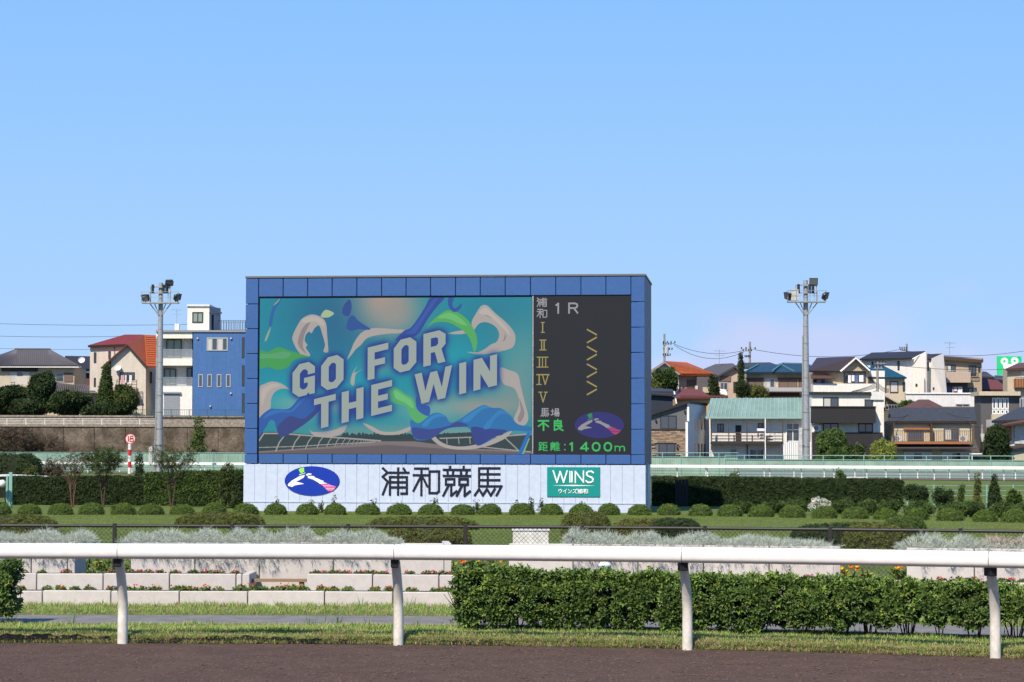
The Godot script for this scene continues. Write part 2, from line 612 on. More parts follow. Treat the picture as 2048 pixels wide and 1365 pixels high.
func along(x: float, o: float, y := 0.0) -> Vector3:      # a place o metres behind the rail
	var m := rail_slope(x)
	var l := sqrt(1.0 + m * m)
	return Vector3(x - m * o / l, y, -(rail_d(x) + o / l))


func along_turn(x: float) -> float:                        # turn about y that faces things square to the rail
	return atan(-rail_slope(x))


func ground_y(_x: float, d: float) -> float:
	var keys := [[-60.0, -0.12], [29.0, -0.12], [33.0, 0.0], [42.0, 0.0], [95.0, -0.33], [150.0, -0.33], [188.0, -0.02], [230.0, -0.02], [9000.0, -0.02]]
	for k in keys.size() - 1:
		if d <= keys[k + 1][0]:
			return lerpf(keys[k][1], keys[k + 1][1], clampf((d - keys[k][0]) / (keys[k + 1][0] - keys[k][0]), 0.0, 1.0))
	return 0.0


func build_ground() -> void:
	var b := MB.new()
	var rows := [-60.0, 0.0, 20.0, 29.0, 33.0, 37.0, 42.0, 55.0, 70.0, 95.0, 120.0, 150.0, 170.0, 188.0, 210.0, 230.0, 300.0, 600.0, 1500.0, 4500.0]
	for i in rows.size() - 1:
		var d0: float = rows[i]
		var d1: float = rows[i + 1]
		var w0 := maxf(160.0, d1 * 0.9)
		for k in 8:
			var x0 := lerpf(-w0, w0, k / 8.0)
			var x1 := lerpf(-w0, w0, (k + 1) / 8.0)
			b.quad(Vector3(x0, ground_y(0, d0), -d0), Vector3(x1, ground_y(0, d0), -d0), Vector3(x1, ground_y(0, d1), -d1), Vector3(x0, ground_y(0, d1), -d1))
	struct("ground", b.done(), M["lawn"])
	# home straight: a sheet of harrowed dirt from the camera to the rail
	b = MB.new()
	var n := 120
	for i in n:
		var x0 := lerpf(-40.0, 24.0, float(i) / n)
		var x1 := lerpf(-40.0, 24.0, float(i + 1) / n)
		var cuts := [-30.0, -8.0, -5.2]
		for k in cuts.size() - 1:
			b.quad(along(x0, cuts[k]), along(x1, cuts[k]), along(x1, cuts[k + 1]), along(x0, cuts[k + 1]))
		if x1 <= -9.6 or x0 >= 10.1:
			b.quad(along(x0, -5.2), along(x1, -5.2), along(x1, 0.12), along(x0, 0.12))
	# the part near the rail is loose and uneven: harrow ridges and hoof-broken crumbs
	var f := FastNoiseLite.new()
	f.seed = 41
	f.frequency = 1.0
	f.fractal_octaves = 3
	var xa := lerpf(-40.0, 24.0, 57.0 / n)
	var xb := lerpf(-40.0, 24.0, 94.0 / n)
	var nx := 330
	var no := 120
	var rowa := []
	for j in no + 1:
		var o := lerpf(-5.2, 0.12, float(j) / no)
		var rowb := []
		for i in nx + 1:
			var x := lerpf(xa, xb, float(i) / nx)
			var edge := clampf(minf(minf(i, nx - i), minf(j, no - j)) / 3.0, 0.0, 1.0)
			var y := 0.007 * f.get_noise_2d(x * 5.0, o * 14.0) + 0.007 * f.get_noise_2d(x * 13.0 + 50.0, o * 22.0) + 0.004 * sin(o * 21.0 + 1.5 * f.get_noise_2d(x * 0.5, o))
			rowb.append(along(x, o, y * edge))
		if j > 0:
			for i in nx:
				b.quad(rowa[i], rowa[i + 1], rowb[i + 1], rowb[i])
		rowa = rowb
	struct("dirt_track", b.done(), M["track dirt"])
	# verge of rough grass, raised a hand above the track
	b = MB.new()
	var prof := [[0.10, -0.02], [0.13, 0.055], [0.6, 0.075], [1.4, 0.07], [2.1, 0.06], [3.3, 0.05], [5.0, 0.06], [9.5, 0.06], [11.0, -0.16]]
	for i in n:
		var x0 := lerpf(-40.0, 24.0, float(i) / n)
		var x1 := lerpf(-40.0, 24.0, float(i + 1) / n)
		for k in prof.size() - 1:
			b.quad(along(x0, prof[k][0], prof[k][1]), along(x1, prof[k][0], prof[k][1]), along(x1, prof[k + 1][0], prof[k + 1][1]), along(x0, prof[k + 1][0], prof[k + 1][1]))
	struct("grass_verge", b.done(), M["soil grass"])
	b = MB.new()
	for i in n:
		var x0 := lerpf(-40.0, 24.0, float(i) / n)
		var x1 := lerpf(-40.0, 24.0, float(i + 1) / n)
		b.quad(along(x0, 1.98, 0.072), along(x1, 1.98, 0.072), along(x1, 3.55, 0.062), along(x0, 3.55, 0.062))
	struct("path", b.done(), M["asphalt"])


# ---------------------------------------------------------------- drawing on a picture (display contents)
func fill(im: Image, contours: Array, c: Color) -> void:      # even-odd scan fill
	var lo := 1e9
	var hi := -1e9
	for p in contours:
		for q in p:
			lo = minf(lo, q.y)
			hi = maxf(hi, q.y)
	for y in range(maxi(0, int(lo)), mini(im.get_height(), int(hi) + 1)):
		var yy := y + 0.5
		var xs := []
		for p in contours:
			for i in p.size():
				var a: Vector2 = p[i]
				var b: Vector2 = p[(i + 1) % p.size()]
				if (a.y <= yy) != (b.y <= yy):
					xs.append(a.x + (yy - a.y) / (b.y - a.y) * (b.x - a.x))
		xs.sort()
		for i in range(0, xs.size() - 1, 2):
			var x0 := maxi(0, roundi(xs[i]))
			var x1 := mini(im.get_width(), roundi(xs[i + 1]))
			if x1 > x0:
				im.fill_rect(Rect2i(x0, y, x1 - x0, 1), c)


func stroke(im: Image, pts: Array, w: float, c: Color) -> void:
	for i in pts.size() - 1:
		var a: Vector2 = pts[i]
		var b: Vector2 = pts[i + 1]
		var t := (b - a).normalized() * w * 0.5
		var s := Vector2(-t.y, t.x)
		fill(im, [[a - t * 0.7 + s, b + t * 0.7 + s, b + t * 0.7 - s, a - t * 0.7 - s]], c)


func curve(pts: Array) -> Array:                               # closed smooth outline through points
	var out := []
	var n := pts.size()
	for i in n:
		var p0: Vector2 = pts[(i + n - 1) % n]
		var p1: Vector2 = pts[i]
		var p2: Vector2 = pts[(i + 1) % n]
		var p3: Vector2 = pts[(i + 2) % n]
		for k in 6:
			out.append(p1.cubic_interpolate(p2, p0, p3, k / 6.0))
	return out


func flat_points(a: Array, scale: Vector2, off: Vector2) -> Array:
	var out := []
	for i in range(0, a.size(), 2):
		out.append(Vector2(a[i], a[i + 1]) * scale + off)
	return out


# strokes of the characters on the signs and displays, each in a box of 100 by 100
const GLYPH := {
	"ura": [[4, 2, 21, 18, 98, 18], [21, 18, 3, 33, 22, 51, 4, 98], [60, 2, 60, 99], [80, 3, 87, 14], [30, 99, 30, 34, 92, 34, 92, 95, 72, 95], [30, 53, 92, 53], [30, 72, 92, 72]],
	"wa": [[8, 4, 57, 4], [3, 28, 56, 28], [32, 4, 32, 100], [30, 32, 3, 84], [36, 34, 54, 68], [62, 14, 97, 14, 97, 86, 89, 92, 62, 92, 62, 14]],
	"kei": [[24, 0, 24, 10], [1, 11, 46, 11], [14, 12, 16, 31], [36, 12, 33, 31], [1, 32, 47, 32], [9, 43, 39, 43, 39, 62, 9, 62, 9, 43], [19, 64, 0, 100], [28, 64, 28, 100, 47, 85], [72, 0, 72, 10], [49, 11, 94, 11], [62, 12, 64, 31], [84, 12, 81, 31], [49, 32, 95, 32], [57, 43, 87, 43, 87, 62, 57, 62, 57, 43], [67, 64, 48, 100], [76, 64, 76, 100, 95, 85]],
	"ba": [[17, 67, 17, 3, 90, 3], [48, 3, 48, 66], [17, 24, 90, 24], [17, 45, 90, 45], [17, 67, 97, 67, 80, 99], [2, 99, 17, 77, 31, 99, 45, 77, 59, 99, 73, 77]],
	"jou": [[18, 8, 18, 76], [3, 34, 34, 34], [2, 84, 36, 70], [50, 6, 86, 6, 86, 42, 50, 42, 50, 6], [50, 24, 86, 24], [40, 54, 97, 54], [56, 56, 42, 74], [52, 66, 94, 66, 88, 97, 78, 94], [68, 66, 46, 94], [81, 66, 62, 97]],
	"fu": [[4, 8, 96, 8], [58, 10, 34, 38, 6, 60], [51, 30, 51, 99], [62, 36, 94, 62]],
	"ryou": [[48, 0, 48, 12], [20, 14, 78, 14, 78, 52, 20, 52], [20, 14, 20, 94, 48, 84], [20, 33, 78, 33], [46, 54, 64, 80, 94, 97], [86, 60, 66, 72]],
	"kyo": [[8, 6, 38, 6, 38, 34, 8, 34, 8, 6], [24, 34, 24, 86], [24, 60, 40, 60], [9, 52, 9, 88], [2, 94, 42, 82], [54, 6, 54, 95], [54, 6, 96, 6], [54, 95, 98, 95], [56, 34, 90, 34, 90, 66, 56, 66]],
	"ri": [[24, 0, 24, 12], [2, 14, 46, 14], [12, 22, 36, 42], [36, 22, 12, 42], [5, 22, 5, 48, 43, 48, 43, 22], [5, 98, 5, 60, 43, 60, 43, 98], [24, 50, 14, 82, 34, 80], [62, 2, 50, 34], [57, 22, 57, 99], [76, 4, 76, 18], [57, 24, 97, 24], [57, 47, 94, 47], [57, 70, 94, 70], [57, 94, 98, 94], [76, 24, 76, 94]],
	"u": [[50, 0, 50, 20], [14, 50, 14, 22, 86, 22, 78, 62, 40, 98]],
	"i": [[86, 4, 52, 36, 8, 56], [54, 34, 54, 99]],
	"n": [[10, 14, 36, 32], [12, 92, 58, 76, 92, 28]],
	"zu": [[10, 16, 76, 16, 52, 60, 6, 94], [50, 58, 84, 94], [82, 0, 88, 11], [94, 0, 100, 11]],
	"1": [[30, 22, 58, 4, 58, 100]],
	"4": [[74, 100, 74, 2, 8, 72, 98, 72]],
	"0": [[50, 2, 22, 12, 8, 34, 8, 66, 22, 90, 50, 99, 78, 90, 92, 66, 92, 34, 78, 12, 50, 2]],
	"R": [[14, 100, 14, 3, 64, 3, 86, 12, 90, 28, 84, 44, 64, 52, 14, 52], [58, 52, 92, 100]],
	"m": [[6, 100, 6, 36], [6, 52, 26, 38, 46, 46, 50, 60, 50, 100], [50, 56, 70, 38, 90, 46, 94, 60, 94, 100]],
	"I": [[20, 4, 80, 4], [50, 4, 50, 98], [20, 98, 80, 98]],
	"II": [[8, 4, 92, 4], [34, 4, 34, 98], [66, 4, 66, 98], [8, 98, 92, 98]],
	"III": [[0, 4, 100, 4], [22, 4, 22, 98], [50, 4, 50, 98], [78, 4, 78, 98], [0, 98, 100, 98]],
	"IV": [[0, 4, 100, 4], [20, 4, 20, 98], [0, 98, 38, 98], [46, 4, 68, 98, 92, 4]],
	"V": [[2, 4, 40, 4], [64, 4, 98, 4], [20, 4, 50, 98, 82, 4]],
	"W": [[2, 0, 28, 98, 50, 6, 74, 98, 98, 0]],
	"N": [[8, 100, 8, 4, 92, 96, 92, 0]],
	"S": [[92, 14, 70, 3, 36, 3, 14, 14, 14, 32, 30, 44, 72, 56, 88, 70, 84, 88, 60, 98, 30, 98, 6, 86]],
}


func draw_glyph(im: Image, g: String, at: Rect2, w: float, c: Color) -> void:
	for s in GLYPH[g]:
		stroke(im, flat_points(s, at.size / 100.0, at.position), w, c)


func soft_field(w: int, h: int, base: Color, blobs: Array) -> Image:     # blobs: x, y, rx, ry, colour, weight (0..1 coordinates)
	var im := Image.create(w, h, false, Image.FORMAT_RGB8)
	for y in h:
		for x in w:
			var c := base
			var px := (x + 0.5) / w
			var py := (y + 0.5) / h
			for b in blobs:
				var dx: float = (px - b[0]) / b[2]
				var dy: float = (py - b[1]) / b[3]
				var k := exp(-(dx * dx + dy * dy)) * float(b[5])
				c = c.lerp(b[4], k)
			im.set_pixel(x, y, c)
	return im


# the film still on the large display: sky, flying cloths, a race track and slanted lettering
func draw_film() -> Image:
	var W := 1096
	var H := 630
	var teal := srgb8(18, 138, 158)
	var deep := srgb8(28, 100, 140)
	var sand := srgb8(152, 148, 142)
	var aqua := srgb8(12, 160, 176)
	var mist := srgb8(112, 166, 164)
	var im := soft_field(140, 80, teal, [
		[0.27, 0.10, 0.18, 0.30, deep, 0.9], [0.30, 0.28, 0.10, 0.2, deep, 0.5], [0.46, 0.0, 0.11, 0.20, sand, 1.2], [0.50, 0.10, 0.09, 0.14, sand, 0.9], [0.88, 0.12, 0.14, 0.2, srgb8(30, 124, 150), 0.8],
		[0.97, 0.40, 0.10, 0.25, srgb8(96, 150, 152), 0.8], [0.10, 0.62, 0.14, 0.12, aqua, 0.7], [0.40, 0.55, 0.12, 0.16, aqua, 0.7], [0.72, 0.42, 0.10, 0.12, aqua, 0.7],
		[0.12, 0.66, 0.09, 0.05, mist, 0.6], [0.15, 0.72, 0.10, 0.07, mist, 0.8], [0.80, 0.70, 0.20, 0.08, sand, 0.95], [0.93, 0.60, 0.09, 0.16, sand, 0.55], [0.62, 0.72, 0.12, 0.10, mist, 0.8],
		[0.40, 0.86, 0.30, 0.06, srgb8(104, 150, 150), 0.8], [0.75, 0.86, 0.24, 0.05, srgb8(120, 158, 152), 0.8], [0.44, 0.44, 0.05, 0.05, sand, 0.5], [0.28, 0.70, 0.04, 0.05, sand, 0.5]])
	im.resize(W, H, Image.INTERPOLATE_CUBIC)
	var sc := Vector2(W / 1840.0, H / 1056.0)
	var off := Vector2(-125.0 * sc.x, -182.0 * sc.y)
	var q := func(a: Array) -> Array: return curve(flat_points(a, sc, off))
	var f := func(a: Array) -> Array: return flat_points(a, sc, off)
	# far trees, ground of the track
	fill(im, [f.call([125, 1090, 300, 1092, 620, 1120, 800, 1108, 1000, 1112, 1160, 1108, 1200, 1120, 1400, 1098, 1560, 1090, 1965, 1110, 1965, 1238, 125, 1238])], srgb8(46, 66, 70))
	for i in 34:
		var x := 700.0 + i * 26.0
		fill(im, [q.call([x - 18, 1135, x - 10, 1108 - 9 * sin(i * 2.3), x, 1098 - 8 * sin(i * 1.7), x + 12, 1106 - 8 * cos(i * 2.9), x + 18, 1135])], srgb8(42, 60, 66))
	fill(im, [f.call([125, 1222, 560, 1190, 780, 1168, 960, 1152, 1180, 1152, 1330, 1172, 1560, 1200, 1965, 1216, 1965, 1240, 125, 1240])], srgb8(126, 114, 116))
	fill(im, [f.call([125, 1232, 700, 1196, 1000, 1176, 1300, 1196, 1600, 1215, 1965, 1226, 1965, 1240, 125, 1240])], srgb8(100, 92, 98))
	var pale := srgb8(158, 156, 154)
	stroke(im, f.call([125, 1150, 158, 1100, 300, 1102, 560, 1122, 800, 1138, 950, 1150]), 6.0, pale)
	stroke(im, f.call([125, 1196, 400, 1188, 640, 1172, 900, 1158]), 3.5, pale)
	for i in 22:
		var t := 1.0 - pow(0.84, i)
		var x := 240.0 + 690.0 * t
		stroke(im, f.call([x, lerpf(1220, 1160, t), x + lerpf(24, 3, t), lerpf(1160, 1152, t), x + lerpf(60, 6, t), lerpf(1112, 1148, t)]), lerpf(5.5, 1.4, t), pale)
	stroke(im, f.call([1350, 1132, 1560, 1124]), 5.0, pale)
	for x in [1395.0, 1475.0, 1550.0]:
		stroke(im, f.call([x, 1130, x + 4, 1168]), 3.5, pale)
	stroke(im, f.call([1720, 1120, 1955, 1102]), 6.0, pale)
	stroke(im, f.call([1770, 1112, 1895, 1230]), 5.0, pale)
	stroke(im, f.call([1600, 1186, 1955, 1222]), 4.5, pale)
	# white cloths
	var wcl := srgb8(172, 164, 160)
	var wsh := srgb8(140, 130, 132)
	for a in [
		[350, 470, 352, 430, 385, 360, 420, 315, 480, 292, 540, 310, 575, 350, 584, 430, 590, 500, 592, 548, 560, 545, 570, 500, 552, 430, 530, 370, 500, 385, 478, 420, 462, 410, 440, 430, 432, 470, 450, 500, 440, 520, 470, 570, 430, 580, 385, 540],
		[720, 600, 745, 540, 770, 480, 815, 420, 880, 390, 960, 388, 1040, 395, 1110, 400, 1100, 420, 1000, 425, 900, 440, 850, 460, 815, 500, 780, 530, 745, 575],
		[1560, 350, 1590, 290, 1625, 240, 1665, 238, 1720, 290, 1790, 350, 1840, 410, 1855, 460, 1835, 520, 1760, 545, 1680, 562, 1600, 565, 1530, 550, 1600, 552, 1650, 530, 1690, 500, 1730, 480, 1745, 430, 1720, 380, 1660, 350, 1610, 360, 1575, 400],
		[125, 800, 160, 765, 210, 748, 270, 760, 330, 800, 280, 796, 230, 820, 205, 870, 200, 930, 150, 990, 125, 1010],
		[1750, 660, 1810, 672, 1870, 700, 1890, 780, 1920, 900, 1942, 990, 1920, 1040, 1870, 1040, 1845, 1000, 1880, 900, 1850, 800, 1770, 760],
		[455, 1040, 480, 1085, 540, 1090, 640, 1075, 720, 1040, 700, 1090, 640, 1120, 560, 1125, 490, 1108],
		[830, 1030, 890, 1050, 960, 1085, 1060, 1085, 1160, 1050, 1140, 1085, 1060, 1108, 960, 1108, 890, 1080],
		[1300, 1100, 1350, 1150, 1420, 1180, 1520, 1185, 1640, 1160, 1740, 1120, 1830, 1080, 1790, 1130, 1680, 1180, 1560, 1205, 1440, 1205, 1350, 1180, 1290, 1130],
		[745, 760, 755, 700, 790, 640, 770, 690, 830, 660, 780, 700, 770, 775],
		[1400, 425, 1490, 405, 1560, 410, 1490, 430],
	]:
		fill(im, [q.call(a)], wcl)
	for a in [[385, 470, 420, 380, 470, 340, 430, 430, 420, 510, 445, 560, 400, 520], [1640, 300, 1700, 320, 1780, 420, 1770, 480, 1790, 440, 1720, 340], [1880, 860, 1915, 960, 1890, 1020, 1870, 1000, 1890, 940]]:
		fill(im, [q.call(a)], wsh)
	# green cloths
	for a in [
		[[118, 540, 180, 545, 250, 515, 320, 535, 400, 560, 460, 580, 400, 590, 350, 610, 320, 650, 250, 668, 180, 650, 118, 655], srgb8(62, 156, 84)],
		[[118, 560, 200, 560, 280, 545, 340, 560, 300, 590, 200, 590, 118, 590], srgb8(88, 160, 112)],
		[[1255, 395, 1290, 345, 1340, 300, 1395, 268, 1460, 280, 1520, 320, 1560, 370, 1590, 430, 1598, 500, 1578, 552, 1560, 490, 1535, 440, 1480, 390, 1400, 350, 1320, 350, 1280, 370], srgb8(82, 168, 92)],
		[[1000, 800, 1050, 790, 1110, 830, 1160, 860, 1190, 910, 1200, 950, 1268, 990, 1240, 1030, 1190, 1028, 1150, 980, 1120, 920, 1060, 900, 1020, 880], srgb8(84, 172, 104)],
	]:
		fill(im, [q.call(a[0])], a[1])
	# blue cloths
	for a in [
		[[1050, 470, 1100, 410, 1150, 385, 1200, 320, 1250, 240, 1285, 182, 1375, 182, 1330, 240, 1270, 320, 1200, 430, 1140, 450], srgb8(42, 72, 152)],
		[[1405, 182, 1440, 182, 1430, 230, 1450, 255, 1495, 222, 1480, 262, 1440, 280, 1405, 240], srgb8(42, 82, 158)],
		[[685, 270, 700, 225, 735, 192, 750, 240, 735, 300, 700, 300], srgb8(40, 74, 142)],
		[[715, 380, 730, 320, 760, 300, 800, 340, 878, 395, 800, 395, 745, 405], srgb8(38, 80, 152)],
		[[186, 360, 205, 260, 240, 190, 270, 192, 225, 270, 205, 370], srgb8(38, 98, 168)],
		[[118, 1120, 118, 1010, 190, 940, 250, 935, 330, 930, 400, 860, 470, 838, 540, 880, 545, 930, 470, 1010, 380, 1060, 320, 1110, 270, 1122, 240, 1060, 230, 1020, 200, 1012, 170, 1060], srgb8(40, 90, 166)],
		[[1150, 1010, 1210, 1030, 1290, 970, 1340, 960, 1390, 985, 1420, 1025, 1480, 1005, 1560, 950, 1640, 908, 1700, 925, 1760, 930, 1820, 975, 1870, 1035, 1960, 1055, 1950, 1085, 1850, 1080, 1760, 1100, 1680, 1150, 1600, 1180, 1570, 1110, 1540, 1060, 1470, 1055, 1380, 1075, 1290, 1135, 1180, 1135], srgb8(38, 112, 172)],
		[[1190, 850, 1220, 900, 1280, 920, 1275, 980, 1220, 960, 1190, 920], srgb8(40, 88, 168)],
	]:
		fill(im, [q.call(a[0])], a[1])
	for a in [
		[[250, 1060, 330, 985, 430, 1000, 520, 920, 540, 930, 470, 1010, 330, 1105, 270, 1120], srgb8(52, 66, 128)],
		[[1165, 1060, 1280, 1070, 1400, 1050, 1470, 1020, 1540, 1050, 1400, 1065, 1290, 1135, 1185, 1130], srgb8(52, 70, 142)],
		[[1560, 1060, 1660, 1065, 1800, 1080, 1700, 1130, 1600, 1178], srgb8(46, 66, 138)],
	]:
		fill(im, [q.call(a[0])], a[1])
	for a in [
		[[150, 1000, 200, 950, 270, 940, 340, 942, 400, 880, 450, 850, 400, 905, 345, 955, 270, 958, 210, 975], srgb8(48, 110, 184)],
		[[1230, 1040, 1290, 985, 1340, 966, 1385, 985, 1350, 985, 1300, 1005, 1260, 1050], srgb8(46, 132, 192)],
		[[1500, 1010, 1570, 955, 1640, 914, 1690, 924, 1640, 935, 1590, 975, 1540, 1020], srgb8(46, 132, 192)],
		[[1640, 1060, 1700, 985, 1760, 940, 1820, 980, 1770, 965, 1720, 1000, 1680, 1065], srgb8(46, 126, 188)],
		[[1110, 425, 1160, 395, 1230, 300, 1300, 200, 1330, 190, 1250, 310, 1180, 420], srgb8(50, 86, 170)],
		[[1330, 320, 1400, 285, 1470, 310, 1530, 370, 1480, 360, 1400, 325], srgb8(104, 188, 110)],
		[[1040, 805, 1100, 840, 1160, 880, 1170, 930, 1110, 890, 1050, 860], srgb8(106, 190, 122)],
		[[410, 330, 480, 305, 545, 325, 560, 370, 500, 340, 440, 350], srgb8(184, 176, 170)],
		[[1610, 290, 1650, 252, 1710, 300, 1790, 380, 1820, 440, 1760, 380, 1680, 310], srgb8(186, 178, 172)],
		[[140, 810, 210, 765, 270, 775, 200, 800, 160, 860, 145, 920], srgb8(184, 176, 170)],
	]:
		fill(im, [q.call(a[0])], a[1])
	fill(im, [f.call([1935, 1090, 1960, 1090, 1905, 1240, 1870, 1240])], srgb8(24, 110, 190))
	fill(im, [f.call([1945, 1130, 1952, 1130, 1912, 1236, 1900, 1236])], srgb8(140, 176, 110))
	fill(im, [q.call([158, 470, 175, 420, 200, 375, 190, 420, 170, 470])], srgb8(150, 164, 140))
	fill(im, [q.call([540, 305, 560, 270, 585, 262, 630, 285, 600, 310, 565, 315])], srgb8(168, 186, 150))
	fill(im, [q.call([215, 230, 250, 190, 262, 186, 240, 215])], srgb8(130, 176, 110))
	# lettering: upright stems, lines that climb to the right
	var letters := []
	var oct := [[0, .22, .30, 0, .72, 0, 1, .18, 1, .80, .70, 1, .28, 1, 0, .82], [.34, .30, .46, .21, .58, .21, .66, .28, .66, .72, .55, .79, .42, .79, .34, .73]]
	var shape := {
		"G": [[0, .22, .30, 0, .72, 0, 1, .18, 1, .38, .68, .38, .68, .27, .58, .20, .46, .20, .33, .30, .33, .72, .44, .80, .58, .80, .68, .72, .68, .62, .52, .62, .52, .46, 1, .46, 1, 1, .76, 1, .72, .93, .62, 1, .28, 1, 0, .82]],
		"O": oct,
		"F": [[0, 0, 1, 0, 1, .2, .34, .2, .34, .42, .84, .42, .84, .61, .34, .61, .34, 1, 0, 1]],
		"R": [[0, 0, .72, 0, 1, .15, 1, .46, .82, .58, 1, 1, .66, 1, .52, .63, .34, .63, .34, 1, 0, 1], [.34, .19, .34, .45, .58, .45, .67, .39, .67, .25, .58, .19]],
		"T": [[0, 0, 1, 0, 1, .2, .67, .2, .67, 1, .33, 1, .33, .2, 0, .2]],
		"H": [[0, 0, .33, 0, .33, .4, .67, .4, .67, 0, 1, 0, 1, 1, .67, 1, .67, .6, .33, .6, .33, 1, 0, 1]],
		"E": [[0, 0, 1, 0, 1, .2, .34, .2, .34, .4, .8, .4, .8, .59, .34, .59, .34, .8, 1, .8, 1, 1, 0, 1]],
		"W": [[0, 0, .19, 0, .29, .62, .42, .06, .6, .06, .73, .62, .82, 0, 1, 0, .82, 1, .62, 1, .51, .46, .39, 1, .19, 1]],
		"I": [[0, 0, 1, 0, 1, 1, 0, 1]],
		"N": [[0, 0, .36, 0, .7, .5, .7, 0, 1, 0, 1, 1, .64, 1, .3, .5, .3, 1, 0, 1]],
	}
	for l in [["G", 350, 503, 0], ["O", 545, 697, 0], ["F", 860, 1000, 0], ["O", 1037, 1190, 0], ["R", 1237, 1385, 0], ["T", 497, 645, 1], ["H", 685, 833, 1], ["E", 885, 1027, 1], ["W", 1178, 1430, 1], ["I", 1478, 1525, 1], ["N", 1573, 1732, 1]]:
		var cs := []
		for k in shape[l[0]]:
			var pts := []
			for i in range(0, k.size(), 2):
				var x := lerpf(l[1], l[2], k[i])
				var top: float = 622.0 - 0.24 * (x - 430.0) if l[3] == 0 else 868.0 - 0.2457 * (x - 497.0)
				pts.append(Vector2(x, top + k[i + 1] * (222.0 if l[3] == 0 else 210.0)) * sc + off)
			cs.append(pts)
		letters.append(cs)
	# the dark blue glow that the film sets round the letters
	var sw := 274
	var sh := 158
	var mask := Image.create(W, H, false, Image.FORMAT_RGBA8)
	mask.fill(Color(0.10, 0.22, 0.55, 0.0))
	for cs in letters:
		fill(mask, cs, Color(0.10, 0.22, 0.55, 1.0))
	mask.resize(sw, sh, Image.INTERPOLATE_LANCZOS)
	var a := PackedFloat32Array()
	a.resize(sw * sh)
	for y in sh:
		for x in sw:
			a[y * sw + x] = mask.get_pixel(x, y).a
	for pass_no in 3:
		for dir in 2:
			var o := a.duplicate()
			for y in sh:
				for x in sw:
					var s := 0.0
					for k in range(-3, 4):
						s += a[(y * sw + clampi(x + k, 0, sw - 1)) if dir == 0 else (clampi(y + k, 0, sh - 1) * sw + x)]
					o[y * sw + x] = s / 7.0
			a = o
	for y in sh:
		for x in sw:
			mask.set_pixel(x, y, Color(0.10, 0.22, 0.55, clampf(a[y * sw + x] * 2.4, 0.0, 0.95)))
	mask.resize(W, H, Image.INTERPOLATE_BILINEAR)
	im.convert(Image.FORMAT_RGBA8)
	im.blend_rect(mask, Rect2i(0, 0, W, H), Vector2i.ZERO)
	for cs in letters:
		fill(im, cs, srgb8(156, 168, 162))
	im.convert(Image.FORMAT_RGB8)
	return im


# the race information beside it
func draw_info() -> Image:
	var W := 392
	var H := 640
	var im := Image.create(W, H, false, Image.FORMAT_RGB8)
	im.fill(srgb8(30, 33, 41))
	var sc := Vector2(W / 680.0, H / 1114.0)
	var r := func(x: float, y: float, w: float, h: float) -> Rect2: return Rect2(Vector2(x - 98, y - 183) * sc, Vector2(w, h) * sc)
	var white := srgb8(158, 156, 160)
	var amber := srgb8(164, 150, 84)
	var green := srgb8(56, 190, 96)
	draw_glyph(im, "ura", r.call(118, 198, 72, 62), 4.2, white)
	draw_glyph(im, "wa", r.call(118, 277, 72, 62), 4.2, white)
	draw_glyph(im, "1", r.call(238, 235, 54, 70), 7.0, white)
	draw_glyph(im, "R", r.call(335, 235, 76, 70), 7.0, white)
	draw_glyph(im, "I", r.call(142, 368, 36, 74), 4.5, amber)
	draw_glyph(im, "II", r.call(134, 492, 54, 74), 4.5, amber)
	draw_glyph(im, "III", r.call(120, 612, 78, 74), 4.5, amber)
	draw_glyph(im, "IV", r.call(118, 734, 88, 74), 4.5, amber)
	draw_glyph(im, "V", r.call(130, 857, 66, 74), 4.5, amber)
	for k in 8:
		var y := [440.0, 495.0, 560.0, 615.0, 683.0, 737.0, 804.0, 859.0][k] as float
		var s := 18.0 if k % 2 == 0 else -18.0
		stroke(im, [Vector2(474 - 98, y - s - 183) * sc, Vector2(538 - 98, y + s - 183) * sc], 6.0, amber)
	draw_glyph(im, "ba", r.call(146, 974, 60, 56), 4.0, white)
	draw_glyph(im, "jou", r.call(218, 974, 62, 56), 4.0, white)
	draw_glyph(im, "fu", r.call(126, 1055, 80, 74), 6.5, green)
	draw_glyph(im, "ryou", r.call(228, 1052, 80, 78), 6.5, green)
	draw_glyph(im, "kyo", r.call(132, 1210, 64, 60), 4.0, green)
	draw_glyph(im, "ri", r.call(216, 1208, 68, 62), 3.6, green)
	for y in [1228.0, 1262.0]:
		fill(im, [flat_points([312, y - 5, 322, y - 5, 322, y + 5, 312, y + 5], sc, Vector2(-98, -183) * sc)], srgb8(110, 150, 120))
	draw_glyph(im, "1", r.call(338, 1212, 50, 58), 7.0, green)
	draw_glyph(im, "4", r.call(424, 1212, 58, 58), 7.0, green)
	draw_glyph(im, "0", r.call(508, 1212, 56, 58), 7.0, green)
	draw_glyph(im, "0", r.call(590, 1212, 56, 58), 7.0, green)
	draw_glyph(im, "m", r.call(664, 1216, 74, 54), 4.5, green)
	# emblem
	var el := []
	for k in 48:
		el.append((Vector2(558 + 172 * cos(TAU * k / 48), 1090 + 92 * sin(TAU * k / 48)) - Vector2(98, 183)) * sc)
	fill(im, [el], srgb8(44, 44, 116))
	for p in emblem():
		var out := []
		for v in p[0]:
			out.append((Vector2(558 + v.x * 172, 1090 - v.y * 92) - Vector2(98, 183)) * sc)
		fill(im, [out], {"w": srgb8(150, 148, 150), "g": srgb8(40, 140, 84), "l": srgb8(60, 150, 100), "p": srgb8(190, 62, 110), "q": srgb8(190, 62, 110)}[p[1]])
	return im


